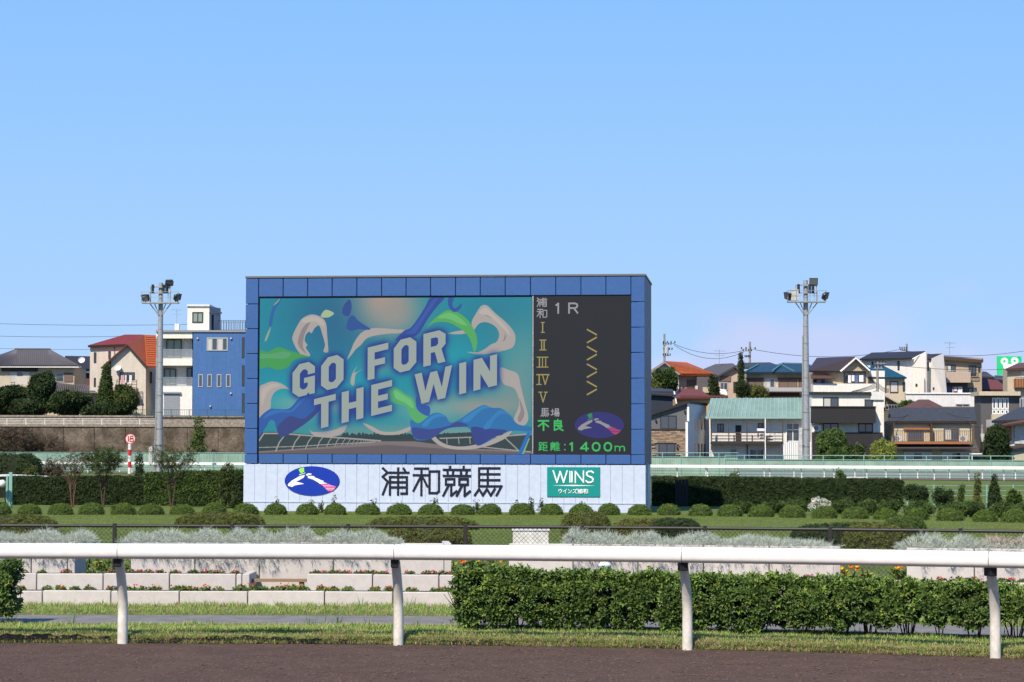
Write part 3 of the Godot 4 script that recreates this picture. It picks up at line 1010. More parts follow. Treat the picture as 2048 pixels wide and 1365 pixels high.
# pieces of the emblem in an ellipse of radius 1 by 1
func emblem() -> Array:
	var out := []
	var e := func(a: Array) -> Array:
		var r := []
		for i in range(0, a.size(), 2):
			r.append(Vector2((a[i] - 545.0) / 470.0, (319.0 - a[i + 1]) / 251.0))
		return r
	out.append([e.call([415, 215, 330, 240, 200, 315, 135, 375, 135, 405, 205, 425, 250, 398, 410, 370, 365, 355, 275, 335, 340, 300, 405, 262, 418, 230]), "w"])
	out.append([e.call([440, 210, 480, 190, 540, 195, 535, 210, 490, 222, 470, 235, 445, 225]), "w"])
	out.append([e.call([470, 240, 520, 233, 585, 240, 590, 260, 660, 285, 685, 300, 745, 320, 745, 332, 725, 340, 815, 362, 680, 372, 640, 340, 560, 295, 475, 270]), "w"])
	out.append([e.call([315, 130, 345, 105, 405, 90, 412, 165, 350, 190]), "g"])
	out.append([e.call([320, 212, 425, 178, 430, 188, 328, 222]), "l"])
	var left := [[370, 680], [395, 712], [420, 745], [446, 770], [472, 795], [500, 825]]
	var right := [[370, 830], [395, 868], [420, 958], [446, 940], [472, 915], [500, 880]]
	for i in 5:
		out.append([e.call([left[i][1], left[i][0], right[i][1], right[i][0], right[i + 1][1], right[i + 1][0] - 7, left[i + 1][1], left[i + 1][0] - 7]), "p" if i % 2 == 0 else "q"])
	return out


func screen_mat(called: String, im: Image) -> StandardMaterial3D:
	var m := StandardMaterial3D.new()
	m.resource_name = called
	m.albedo_color = Color(0.008, 0.0085, 0.010).linear_to_srgb()
	m.roughness = 0.55
	m.metallic_specular = 0.3
	m.emission_enabled = true
	m.emission = Color.BLACK
	m.emission_texture = ImageTexture.create_from_image(im)
	m.emission_energy_multiplier = 0.70
	return m


# ---------------------------------------------------------------- the video board
var board: Node3D
var board_w := 0.0


func on_board(px: float, py: float) -> Vector2:            # where on the board's front plane a direction meets it
	var dir := spot(px, py, 1.0) - Vector3(0, EYE, 0)
	var nrm := board.basis.z
	var t := (board.position - Vector3(0, EYE, 0)).dot(nrm) / dir.dot(nrm)
	var p := board.transform.affine_inverse() * (Vector3(0, EYE, 0) + dir * t)
	return Vector2(p.x, p.y)


func board_panel(called: String, x0: float, y0: float, x1: float, y1: float, z: float, th: float, gap: float, m: Material, parent: Node) -> void:
	var a := on_board(x0, y1)
	var c := on_board(x1, y0)
	var b := MB.new()
	b.chamfer_box(Vector3(a.x + gap, a.y + gap, z - th), Vector3(c.x - gap, c.y - gap, z), 0.012)
	put(called, b.done(), m, parent)


func build_board() -> void:
	var l := spot(489.0, 909.0, 95.9)
	var r := spot(1290.5, 909.0, 94.1)
	l.y = ground_y(0, 95.0)
	r.y = l.y
	board = thing("video_board", "large blue framed video board with white base and lettering standing on the lawn", "video board", l)
	board.rotation.y = atan2(-(r.z - l.z), r.x - l.x)
	board_w = l.distance_to(r)
	var tl := on_board(491, 556.5)
	var top := tl.y
	var low := on_board(488, 928).y
	# body
	var deep := 5.4
	part_box("back_structure", Vector3(0.05, low, -deep), Vector3(board_w - 0.25, top - 0.06, -0.13), M["board side"], board)
	part_box("base_wall", Vector3(0.04, 0.02, -deep), Vector3(board_w - 0.04, low - 0.005, -0.10), M["siding white"], board)
	var b := MB.new()
	b.box(Vector3(-0.03, top, -deep - 0.03), Vector3(board_w + 0.03, top + 0.075, 0.03))
	put("coping", b.done(), M["coping grey"], board)
	# right-hand side: flat cladding sheets
	for i in 3:
		var z1 := -0.02 - i * 1.8
		part_box("side_sheet", Vector3(board_w - 0.24, low, z1 - 1.78), Vector3(board_w - 0.004, top - 0.004, z1), M["board side"], board)
	# blue cladding: every sheet a piece
	var xs := [517.0, 566.0, 615.0, 664.0, 713.5, 763.0, 812.0, 861.0, 911.0, 960.5, 1010.5, 1061.0, 1111.5, 1162.0, 1212.0, 1262.0]
	var ly := [556.5, 608.5, 658.0, 708.0, 757.7, 807.8, 857.8, 908.5]
	for i in 15:
		var m: Material = M["board blue"] if (i * 7) % 3 else M["board blue b"]
		board_panel("blue_panel", xs[i], lerpf(556.5, 552, i / 15.0), xs[i + 1], lerpf(594.5, 590.5, i / 15.0), 0.0, 0.1, 0.012, m, board)
		board_panel("blue_panel", xs[i], lerpf(908.5, 910.0, i / 15.0), xs[i + 1], lerpf(928, 929.6, i / 15.0), 0.0, 0.1, 0.012, m, board)
	for i in 7:
		board_panel("blue_panel", 490.5 - i * 0.4, ly[i], 517.0 - i * 0.4, ly[i + 1], 0.0, 0.1, 0.012, M["board blue b"] if i % 2 else M["board blue"], board)
		board_panel("blue_panel", 1262.0, [552.5, 604.0, 655.0, 705.7, 757.0, 808.6, 859.4][i], 1290.3, [604.0, 655.0, 705.7, 757.0, 808.6, 859.4, 910.4][i], 0.0, 0.1, 0.012, M["board blue"] if i % 2 else M["board blue b"], board)
	board_panel("blue_panel", 488.0, 908.5, 514.5, 928.0, 0.0, 0.1, 0.012, M["board blue"], board)
	board_panel("blue_panel", 1262.0, 910.4, 1290.6, 929.8, 0.0, 0.1, 0.012, M["board blue"], board)
	# displays
	var disp := [["film_display", 517.0, 594.5, 1064.0, 908.0, screen_mat("film", draw_film()), "large display with slanted pale letters over flying cloths"], ["information_display", 1067.2, 590.8, 1261.5, 909.8, screen_mat("information", draw_info()), "dark display of race information in amber, white and green"]]
	for d in disp:
		var a := on_board(d[1], d[4])
		var c := on_board(d[3], d[2])
		b = MB.new()
		b.quad_uv(Vector3(a.x, a.y, -0.05), Vector3(c.x, a.y, -0.05), Vector3(c.x, c.y, -0.05), Vector3(a.x, c.y, -0.05))
		var o := put(d[0], b.done(), d[5], board)
		o.set_meta("label", d[6])
	var da := on_board(1064.2, 908.5)
	var dc := on_board(1067.0, 592.0)
	part_box("display_divider", Vector3(da.x, da.y, -0.12), Vector3(dc.x, dc.y, -0.02), M["galvanised"], board)
	# white siding of the base: upright sheets, a ledge and a plinth
	var s0 := on_board(486.5, 928.5).x
	var s1 := on_board(1291.5, 930.0).x
	var n := 35
	var ledge := on_board(900, 1006).y
	for i in n:
		b = MB.new()
		b.chamfer_box(Vector3(lerpf(s0, s1, float(i) / n) + 0.0035, ledge + 0.02, -0.09), Vector3(lerpf(s0, s1, (i + 1.0) / n) - 0.0035, low - 0.02, -0.02), 0.006)
		put("siding_sheet", b.done(), M["siding white"], board)
		if i % 2 == 0:
			b = MB.new()
			b.chamfer_box(Vector3(lerpf(s0, s1, float(i) / n) + 0.004, 0.0, -0.09), Vector3(lerpf(s0, s1, minf(i + 2.0, n) / n) - 0.004, ledge - 0.02, 0.0), 0.008)
			put("plinth_sheet", b.done(), M["siding white"], board)
	part_box("ledge", Vector3(s0, ledge - 0.02, -0.09), Vector3(s1, ledge + 0.02, 0.025), M["siding white"], board)
	part_box("downpipe", Vector3(board_w + 0.02, 0.0, -0.5), Vector3(board_w + 0.10, low + 0.1, -0.4), M["box grey"], board)
	# lettering and emblem, cut from sheet
	var q := Vector2(750, 925)
	var z := 7.585
	for g in [["ura", 100.0, 85.0, 515.0, 495.0], ["wa", 570.0, 80.0, 982.0, 500.0], ["kei", 1035.0, 68.0, 1462.0, 505.0], ["ba", 1505.0, 80.0, 1930.0, 505.0]]:
		var a := on_board(q.x + g[1] / z, q.y + g[4] / z)
		var c := on_board(q.x + g[3] / z, q.y + g[2] / z)
		sign_glyph(g[0], Rect2(a.x, a.y, c.x - a.x, c.y - a.y), 0.092, -0.02, M["sign ink"], "character", board)
	var ec := on_board(623.9, 962.4)
	var er := Vector2(on_board(679.0, 962.4).x - ec.x, ec.y - on_board(623.9, 991.8).y)
	var pts := PackedVector2Array()
	for k in 64:
		pts.append(ec + Vector2(cos(TAU * k / 64), sin(TAU * k / 64)) * er)
	b = MB.new()
	b.cut_out(pts, -0.02, 0.012)
	var em := put("emblem", b.done(), M["logo blue"], board)
	em.set_meta("label", "blue oval emblem with white horse head and green hat")
	var lift := 0.0
	for p in emblem():
		var out := PackedVector2Array()
		for v in p[0]:
			out.append(ec + v * er)
		b = MB.new()
		b.cut_out(out, 0.012, 0.018 + lift)
		lift += 0.0006
		put("emblem_piece", b.done(), M[{"w": "logo white", "g": "logo green", "l": "logo pale green", "p": "logo pink", "q": "logo pale pink"}[p[1]]], em)
	# teal sign
	var ta := on_board(1080 + 126 / 8.904, 925 + 615 / 8.904)
	var tc := on_board(1080 + 1070 / 8.904, 925 + 90 / 8.904)
	b = MB.new()
	b.chamfer_box(Vector3(ta.x, ta.y, -0.02), Vector3(tc.x, tc.y, 0.02), 0.006)
	var sg := put("sign_plate", b.done(), M["sign teal"], board)
	sg.set_meta("label", "teal sign plate with white lettering")
	var sx := func(x: float) -> float: return lerpf(ta.x, tc.x, (x - 126.0) / 944.0)
	var sy := func(y: float) -> float: return lerpf(tc.y, ta.y, (y - 90.0) / 525.0)
	for g in [["W", 232, 490, 0.058], ["I", 520, 590, 0.0], ["N", 618, 790, 0.055], ["S", 815, 965, 0.062]]:
		if g[0] == "I":
			part_box("letter", Vector3(sx.call(525.0), sy.call(362.0), 0.02), Vector3(sx.call(545.0), sy.call(158.0), 0.03), M["logo white"], sg)
			part_box("letter", Vector3(sx.call(556.0), sy.call(362.0), 0.02), Vector3(sx.call(583.0), sy.call(158.0), 0.03), M["logo white"], sg)
		else:
			sign_glyph(g[0], Rect2(sx.call(float(g[1])), sy.call(362.0), sx.call(float(g[2])) - sx.call(float(g[1])), sy.call(158.0) - sy.call(362.0)), g[3], 0.02, M["logo white"], "letter", sg)
	b = MB.new()
	b.cut_out(PackedVector2Array([Vector2(sx.call(212.0), sy.call(415.0)), Vector2(sx.call(600.0), sy.call(426.0)), Vector2(sx.call(995.0), sy.call(415.0)), Vector2(sx.call(600.0), sy.call(404.0))]), 0.02, 0.028)
	put("rule", b.done(), M["logo white"], sg)
	for g in [["u", 325, 400], ["i", 410, 490], ["n", 498, 575], ["zu", 583, 662], ["ura", 672, 762], ["wa", 768, 856]]:
		sign_glyph(g[0], Rect2(sx.call(float(g[1])), sy.call(555.0), sx.call(float(g[2])) - sx.call(float(g[1])), sy.call(478.0) - sy.call(555.0)), 0.022, 0.02, M["logo white"], "character", sg)


func sign_glyph(g: String, at: Rect2, w: float, z: float, m: Material, called: String, parent: Node) -> void:
	var b := MB.new()
	var lift := 0.0
	for s in GLYPH[g]:
		var pts := []
		for i in range(0, s.size(), 2):
			pts.append(at.position + Vector2(s[i] / 100.0 * at.size.x, (1.0 - s[i + 1] / 100.0) * at.size.y))
		for i in pts.size() - 1:
			var p: Vector2 = pts[i]
			var q: Vector2 = pts[i + 1]
			var t := (q - p).normalized() * w * 0.5
			var k := Vector2(-t.y, t.x)
			b.cut_out(PackedVector2Array([p - t * 0.9 + k, p - t * 0.9 - k, q + t * 0.9 - k, q + t * 0.9 + k]), z, z + 0.022 + lift)
			lift += 0.0007
	put(called, b.done(), m, parent)


# ---------------------------------------------------------------- building with facades
func begin(called: String, label: String, category: String, d: float, px: float, py: float, group := "") -> Node3D:
	cur_d = d
	cur = thing(called, label, category, spot(px, py, d), 0.0, group)
	return cur


func at(px: float, py: float, dz := 0.0) -> Vector3:           # in the thing's own frame, dz metres nearer than its front
	return spot(px, py, cur_d - dz) - cur.position


func wall(called: String, x0: float, x1: float, y0: float, y1: float, z0: float, z1: float, m: String, parent: Node = null) -> MeshInstance3D:
	var a := at(x0, y1, z1)
	var c := at(x1, y0, z1)
	return part_box(called, Vector3(a.x, a.y, z0), Vector3(c.x, c.y, z1), M[m], parent if parent else cur)


func facet(called: String, polys: Array, th: float, m: String, parent: Node = null) -> MeshInstance3D:
	var b := MB.new()
	for p in polys:
		var pts := []
		for k in p:
			pts.append(at(k[0], k[1], k[2]))
		var nrm: Vector3 = (pts[1] - pts[0]).cross(pts[2] - pts[0])
		if nrm.y + nrm.z * 0.3 < 0.0:
			pts.reverse()
		b.slab(pts, th)
	return put(called, b.done(), M[m], parent if parent else cur)


func window(x0: float, x1: float, y0: float, y1: float, z: float, frame := "frame silver", glass := "window glass", lights := 2, w := 0.07) -> Node3D:
	var a := at(x0, y1, z)
	var c := at(x1, y0, z)
	var b := MB.new()
	b.box(Vector3(a.x, a.y, z - 0.04), Vector3(a.x + w, c.y, z + 0.06))
	b.box(Vector3(c.x - w, a.y, z - 0.04), Vector3(c.x, c.y, z + 0.06))
	b.box(Vector3(a.x + w, c.y - w, z - 0.04), Vector3(c.x - w, c.y, z + 0.055))
	b.box(Vector3(a.x + w, a.y, z - 0.04), Vector3(c.x - w, a.y + w, z + 0.075))
	for i in range(1, lights):
		var x := lerpf(a.x, c.x, float(i) / lights)
		b.box(Vector3(x - w * 0.4, a.y + w, z - 0.04), Vector3(x + w * 0.4, c.y - w, z + 0.05))
	var o := put("window", b.done(), M[frame], cur)
	for i in lights:
		var xa := lerpf(a.x, c.x, float(i) / lights) + w * (1.0 if i == 0 else 0.4)
		var xb := lerpf(a.x, c.x, float(i + 1) / lights) - w * (1.0 if i == lights - 1 else 0.4)
		part_box("pane", Vector3(xa, a.y + w, z - 0.03), Vector3(xb, c.y - w, z + 0.012), M[glass if i % 2 == 0 or glass != "pale curtain" else "window glass"], o)
	return o


func railing(x0: float, x1: float, y0: float, y1: float, z: float, m: String, step := 0.16, r := 0.018, called := "balcony_railing", bars := 0) -> MeshInstance3D:
	var a := at(x0, y1, z)
	var c := at(x1, y0, z)
	var b := MB.new()
	b.box(Vector3(a.x, c.y - 0.05, z - 0.03), Vector3(c.x, c.y, z + 0.03))
	if bars:
		for i in bars:
			var y := lerpf(a.y, c.y, (i + 0.2) / bars)
			b.box(Vector3(a.x, y, z - 0.025), Vector3(c.x, y + 0.06, z + 0.02))
		for i in 5:
			var x := lerpf(a.x, c.x, i / 4.0)
			b.box(Vector3(x - 0.035, a.y, z - 0.035), Vector3(x + 0.035, c.y - 0.05, z + 0.025))
	else:
		b.box(Vector3(a.x, a.y, z - 0.03), Vector3(c.x, a.y + 0.05, z + 0.03))
		var n := maxi(1, int((c.x - a.x) / step))
		for i in n + 1:
			var x := lerpf(a.x, c.x, float(i) / n)
			b.box(Vector3(x - r, a.y + 0.05, z - r), Vector3(x + r, c.y - 0.05, z + r))
	return put(called, b.done(), M[m], cur)


# ribs that run down a roof slope between two edges (tile rows, standing seams): eave a-b, ridge c-d
func ribs(called: String, a: Vector3, b: Vector3, c: Vector3, d: Vector3, n: int, w: float, h: float, m: String, parent: Node, singly := false) -> void:
	var mb := MB.new()
	var nrm := (b - a).cross(d - a).normalized()
	if nrm.y < 0:
		nrm = -nrm
	for i in n:
		var t := (i + 0.5) / n
		var p := a.lerp(b, t) + nrm * h * 0.3
		var q := d.lerp(c, t) + nrm * h * 0.3
		if singly:
			mb = MB.new()
		mb.bar(p, q, w, h)
		if singly:
			put(called, mb.done(), M[m], parent)
	if not singly:
		stuff(put(called, mb.done(), M[m], parent))


func laundry(xs: Array, y0: float, y1: float, z: float) -> void:
	for k in xs:
		var a := at(k[0], y1 - (k[3] if k.size() > 3 else 0.0), z)
		var c := at(k[1], y0, z)
		var b := MB.new()
		var n := 4
		for i in n:
			var t0 := float(i) / n
			var t1 := float(i + 1) / n
			b.box(Vector3(lerpf(a.x, c.x, t0), a.y, z - 0.03 + 0.05 * (i % 2)), Vector3(lerpf(a.x, c.x, t1), c.y, z + 0.01 + 0.05 * (i % 2)))
		put("laundry", b.done(), M[k[2]], cur)


# ---------------------------------------------------------------- far side of the course
func far_at(px: float, o: float, y := 0.0) -> Vector3:        # o metres beyond the inner rail of the back straight
	var a := spot(0, 909, 246.0)
	var b := spot(2048, 909, 187.0)
	var dir := Vector3(b.x - a.x, 0, b.z - a.z).normalized()
	var nrm := Vector3(dir.z, 0, -dir.x)
	if nrm.z > 0:
		nrm = -nrm
	# meet the sight line towards px with the line moved by o
	var p := Vector3(a.x, 0, a.z) + nrm * o
	var s := spot(px, 909, 1.0)
	var k := Vector2(s.x, s.z)
	var den := dir.x * k.y - dir.z * k.x
	var t := (p.z * k.x - p.x * k.y) / den
	return Vector3(p.x + dir.x * t, y, p.z + dir.z * t)


func build_far_track() -> void:
	var a0 := far_at(-300, 0)
	var a1 := far_at(2400, 0)
	var dir := (a1 - a0).normalized()
	var turn := atan2(-dir.z, dir.x)
	var nrm := dir.cross(Vector3.UP).normalized()
	if nrm.z > 0:
		nrm = -nrm
	var b := MB.new()
	b.quad(a0 - nrm * 0.5 + Vector3(0, 0.02, 0), a1 - nrm * 0.5 + Vector3(0, 0.02, 0), a1 + nrm * 13.6 + Vector3(0, 0.02, 0), a0 + nrm * 13.6 + Vector3(0, 0.02, 0))
	struct("back_straight", b.done(), M["far dirt"])
	# two running rails
	var count := 0
	for which in 2:
		var o := 0.0 if which == 0 else 12.0
		var s0 := far_at(-120, o)
		var s1 := far_at(2170, o)
		var len := s0.distance_to(s1)
		var r := thing("running_rail", ["white running rail on the inner side of the distant track", "white running rail on the far outer side of the distant track"][which], "rail", s0, turn, "running rails of the distant track")
		var n := int(len / 3.0)
		for i in n:
			part_box("rail_section", Vector3(i * 3.0, 0.92 if which == 0 else 0.95, -0.08), Vector3(i * 3.0 + 2.98, 1.12 if which == 0 else 1.10, 0.1), M["far rail white"], r)
			b = MB.new()
			b.tube([Vector3(i * 3.0, 0, -0.3), Vector3(i * 3.0, 0.5, -0.3), Vector3(i * 3.0, 0.8, -0.2), Vector3(i * 3.0, 0.95, 0.0)], [0.055, 0.055, 0.05, 0.05], 6)
			put("post", b.done(), M["far rail white"], r)
		if which == 0:
			for y in [0.35, 0.62]:
				b = MB.new()
				b.rod(Vector3(0, y, 0), Vector3(n * 3.0, y, 0), 0.018, 4)
				put("lower_cable", b.done(), M["wire"], r)
	# green fence along the houses: ribbed sheets with posts, taller on the left
	var fence := thing("boundary_fence", "tall pale green ribbed fence below the retaining wall left of the board", "fence", far_at(-60, 14.0), turn)
	fence_run(fence, far_at(-60, 14.0).distance_to(far_at(620, 14.0)), 2.15, 0.0, "fence green", false)
	fence = thing("boundary_fence", "tall pale green ribbed fence beside the brick fronted grey house", "fence", far_at(1180, 14.0), turn)
	fence_run(fence, far_at(1180, 14.0).distance_to(far_at(1450, 14.0)), 1.85, 0.0, "fence green b", true)
	fence = thing("boundary_fence", "low pale green fence with slate lower band before the right houses", "fence", far_at(1451, 14.0), turn)
	fence_run(fence, far_at(1451, 14.0).distance_to(far_at(2150, 14.0)), 1.62, 0.62, "fence green", true)
	# striped distance post with its numbered disc
	var p := onto_ground(259, 235.0)
	var mk := thing("distance_post", "red and white striped post carrying a round number eighteen disc", "marker post", p)
	var bands := 5
	var h := spot(259, 888, 235).y - p.y
	for i in bands:
		b = MB.new()
		b.lathe([Vector2(0.18, h * i / bands), Vector2(0.18, h * (i + 1) / bands)], Vector3.ZERO, 12)
		put("band", b.done(), M["white paint" if i % 2 == 0 else "red paint"], mk)
	var c := Vector3(0.05, spot(259, 878, 235).y - p.y, 0)
	disc(mk, "disc", c, 0.53, -0.03, 0.06, "white paint")
	ring(mk, "disc_rim", c, 0.53, 0.46, 0.0, 0.075, "red paint")
	b = MB.new()
	b.box(c + Vector3(-0.26, -0.28, 0.06), c + Vector3(-0.14, 0.28, 0.085))
	put("numeral", b.done(), M["red paint"], mk)
	b = MB.new()
	for k in 2:
		var cy := -0.14 if k == 0 else 0.15
		for i in 14:
			var g0 := TAU * i / 14
			var g1 := TAU * (i + 1) / 14
			var rx := 0.19 if k == 0 else 0.155
			var ry := 0.155 if k == 0 else 0.135
			b.bar(c + Vector3(0.13 + rx * cos(g0), cy + ry * sin(g0), 0.075), c + Vector3(0.13 + rx * cos(g1), cy + ry * sin(g1), 0.075), 0.03, 0.10)
	put("numeral", b.done(), M["red paint"], mk)
	light_mast(318, 322.5, 566, 222.0, false)
	light_mast(1613, 1613.5, 561, 214.0, true)
	# bench beyond the hedge
	p = onto_ground(1710, 178.0)
	var be := thing("bench", "white bench on the far lawn before the white running rail", "bench", p)
	part_box("seat", Vector3(-0.85, 0.40, -0.2), Vector3(0.85, 0.46, 0.2), M["white paint"], be)
	for s in [-0.7, 0.7]:
		part_box("leg", Vector3(s - 0.05, 0, -0.18), Vector3(s + 0.05, 0.40, 0.18), M["grey trim"], be)


func disc(parent: Node, called: String, c: Vector3, r: float, z0: float, z1: float, m: String) -> void:
	var pts := PackedVector2Array()
	for k in 28:
		pts.append(Vector2(c.x + r * cos(TAU * k / 28), c.y + r * sin(TAU * k / 28)))
	var b := MB.new()
	b.cut_out(pts, z0, z1)
	put(called, b.done(), M[m], parent)


func ring(parent: Node, called: String, c: Vector3, r: float, ri: float, z0: float, z1: float, m: String) -> void:
	var b := MB.new()
	for k in 28:
		var g := TAU * k / 28
		var h := TAU * (k + 1) / 28
		b.cut_out(PackedVector2Array([Vector2(c.x + r * cos(g), c.y + r * sin(g)), Vector2(c.x + r * cos(h), c.y + r * sin(h)), Vector2(c.x + ri * cos(h), c.y + ri * sin(h)), Vector2(c.x + ri * cos(g), c.y + ri * sin(g))]), z0, z1)
	put(called, b.done(), M[m], parent)


func fence_run(root: Node3D, len: float, top: float, band: float, m: String, with_rail: bool) -> void:
	var n := int(len / 2.0) + 1
	var rb := MB.new()                                   # one ribbed sheet, shared by all bays
	var lo := band if band > 0 else 0.05
	rb.box(Vector3(0.04, lo, -0.03), Vector3(1.96, top, 0.0))
	for k in 9:
		rb.box(Vector3(0.10 + k * 0.21, lo + 0.02, 0.0), Vector3(0.18 + k * 0.21, top - 0.02, 0.035))
	var sheet := rb.done()
	var lower := boxm(Vector3(0.04, 0.05, -0.02), Vector3(1.96, band - 0.02, 0.01))
	var post := boxm(Vector3(-0.035, 0, 0.0), Vector3(0.035, top + (0.42 if with_rail else 0.04), 0.07))
	for i in n:
		put("fence_sheet", sheet, M[m], root).position.x = i * 2.0
		if band > 0:
			put("lower_sheet", lower, M["fence slate"], root).position.x = i * 2.0
		put("fence_post", post, M["post green"], root).position.x = i * 2.0
	var b := MB.new()
	b.box(Vector3(0, top - 0.02, 0.04), Vector3(n * 2.0, top + 0.03, 0.09))
	if with_rail:
		b.box(Vector3(0, top + 0.36, 0.01), Vector3(n * 2.0, top + 0.42, 0.06))
	put("fence_rail", b.done(), M["post green"], root)


func light_mast(px0: float, px1: float, py_top: float, d: float, right: bool) -> void:
	var p := onto_ground(px0, d)
	var t := spot(px1, py_top, d)
	var h := t.y - p.y
	var m := thing("floodlight_mast", "tall grey floodlight mast beside the green roofed apartments" if right else "tall grey floodlight mast before the white balconied building", "light mast", p, 0.0, "floodlight masts")
	var b := MB.new()
	b.tube([Vector3.ZERO, Vector3(0, h * 0.5, 0), Vector3(0, h, 0)], [0.36, 0.29, 0.205], 14)
	put("pole", b.done(), M["galvanised"], m)
	var s := FOCAL / d
	var Y := func(py: float) -> float: return h - (py - py_top) / s
	var y0: float = Y.call(607.0 if not right else 605.0)
	var y1: float = Y.call(575.0 if not right else 571.5)
	var y2: float = Y.call(587.0)
	b = MB.new()
	b.box(Vector3(-1.75, y0 - 0.07, 0.0), Vector3(1.8, y0 + 0.07, 0.75))
	put("platform", b.done(), M["galvanised"], m)
	b = MB.new()
	b.bar(Vector3(-0.98, y1, 0.3), Vector3(1.0, y1, 0.3), 0.14, 0.14)
	b.bar(Vector3(-0.98, y2, 0.3), Vector3(1.0, y2, 0.3), 0.09, 0.09)
	for x in [-0.95, 0.97]:
		b.bar(Vector3(x, y0, 0.3), Vector3(x, y1, 0.3), 0.09, 0.09)
	b.bar(Vector3(0.75, y0, 0.3), Vector3(0.75, y1, 0.3), 0.05, 0.05)
	put("lamp_frame", b.done(), M["galvanised"], m)
	b = MB.new()
	for x in [-1.75, -0.95, 0.3, 1.0, 1.8]:
		b.rod(Vector3(x, y0, 0.72), Vector3(x, y0 + 1.05, 0.72), 0.025, 4)
	for y in [0.55, 1.05]:
		b.rod(Vector3(-1.75, y0 + y, 0.72), Vector3(1.8, y0 + y, 0.72), 0.02, 4)
	put("guard_rail", b.done(), M["galvanised"], m)
	for x in [-1.0, -0.55, 0.55, 1.05]:
		b = MB.new()
		b.rod(Vector3(x * 0.18, y0 - 1.25 + absf(x) * 0.1, 0.25), Vector3(x, y0 - 0.05, 0.35), 0.05, 5)
		put("brace", b.done(), M["galvanised"], m)
	for x in [-0.72, 0.32, 0.62]:
		b = MB.new()
		b.lathe([Vector2(0.0, 0.0), Vector2(0.13, 0.02), Vector2(0.13, 0.85), Vector2(0.0, 0.88)], Vector3(x, y2 - 0.05, 0.45), 10)
		put("ballast", b.done(), M["lamp dark"], m)
	var lamps := [[Vector3(-1.38, y0 + 0.5, 0.55), -0.5, 0.5, 0.0], [Vector3(1.68, y0 + 0.55, 0.5), 1.1, 0.5, 0.35], [Vector3(0.85, y1 + 0.42, 0.4), 0.35, 0.9, 0.1]]
	if right:
		lamps = [[Vector3(-1.72, y0 + 0.55, 0.5), -1.1, 0.4, -0.35], [Vector3(1.78, y0 + 0.55, 0.5), 1.1, 0.4, 0.35], [Vector3(0.68, y1 + 0.35, 0.4), 0.0, 0.2, 0.0]]
		part_box("control_box", Vector3(-1.45, y0 + 0.1, 0.1), Vector3(-0.75, y0 + 1.15, 0.7), M["box grey"], m)
	for l in lamps:
		var x := Transform3D(Basis.from_scale(Vector3.ONE * 0.86) * Basis(Vector3.UP, l[1]) * Basis(Vector3.RIGHT, l[2]) * Basis(Vector3.BACK, l[3]), l[0])
		b = MB.new()
		b.chamfer_box(Vector3(-0.42, -0.36, -0.2), Vector3(0.42, 0.36, 0.12), 0.08, x)
		b.box(Vector3(-0.46, -0.4, 0.12), Vector3(0.46, 0.4, 0.17), x)
		for k in 5:
			b.box(Vector3(-0.34 + k * 0.17 - 0.015, -0.3, -0.27), Vector3(-0.34 + k * 0.17 + 0.015, 0.3, -0.19), x)
		b.rod(l[0] + Vector3(0, -0.35, 0), l[0] + Vector3(0, -0.6, -0.05), 0.05, 5)
		var o := put("floodlight", b.done(), M["lamp dark"], m)
		b = MB.new()
		b.box(Vector3(-0.4, -0.34, 0.165), Vector3(0.4, 0.34, 0.176), x)
		put("lens", b.done(), M["lamp glass"], o)
	# conduit and boxes at the foot
	b = MB.new()
	b.rod(Vector3(-0.42, 0.4, 0.1), Vector3(-0.30, h * 0.72, 0.1), 0.055, 6)
	put("conduit", b.done(), M["galvanised"], m)
	for k in 9:
		b = MB.new()
		b.lathe([Vector2(0.375 - k * 0.016, 0.0), Vector2(0.375 - k * 0.016, 0.07)], Vector3(0, 1.2 + k * 1.6, 0), 14)
		put("band", b.done(), M["coping grey"], m)
	if right:
		part_box("cable_duct", Vector3(-0.72, 0.9, 0.1), Vector3(-0.40, 4.6, 0.35), M["box grey"], m)
		part_box("bracket", Vector3(-0.5, 3.0, 0.0), Vector3(-0.2, 3.1, 0.3), M["grey trim"], m)
	else:
		part_box("switch_box", Vector3(-0.98, 1.05, 0.0), Vector3(-0.62, 2.75, 0.35), M["box grey"], m)
		part_box("bracket", Vector3(-0.66, 1.5, 0.05), Vector3(-0.3, 1.6, 0.25), M["grey trim"], m)
		part_box("box_stand", Vector3(-0.84, 0.0, 0.1), Vector3(-0.74, 1.05, 0.2), M["grey trim"], m)


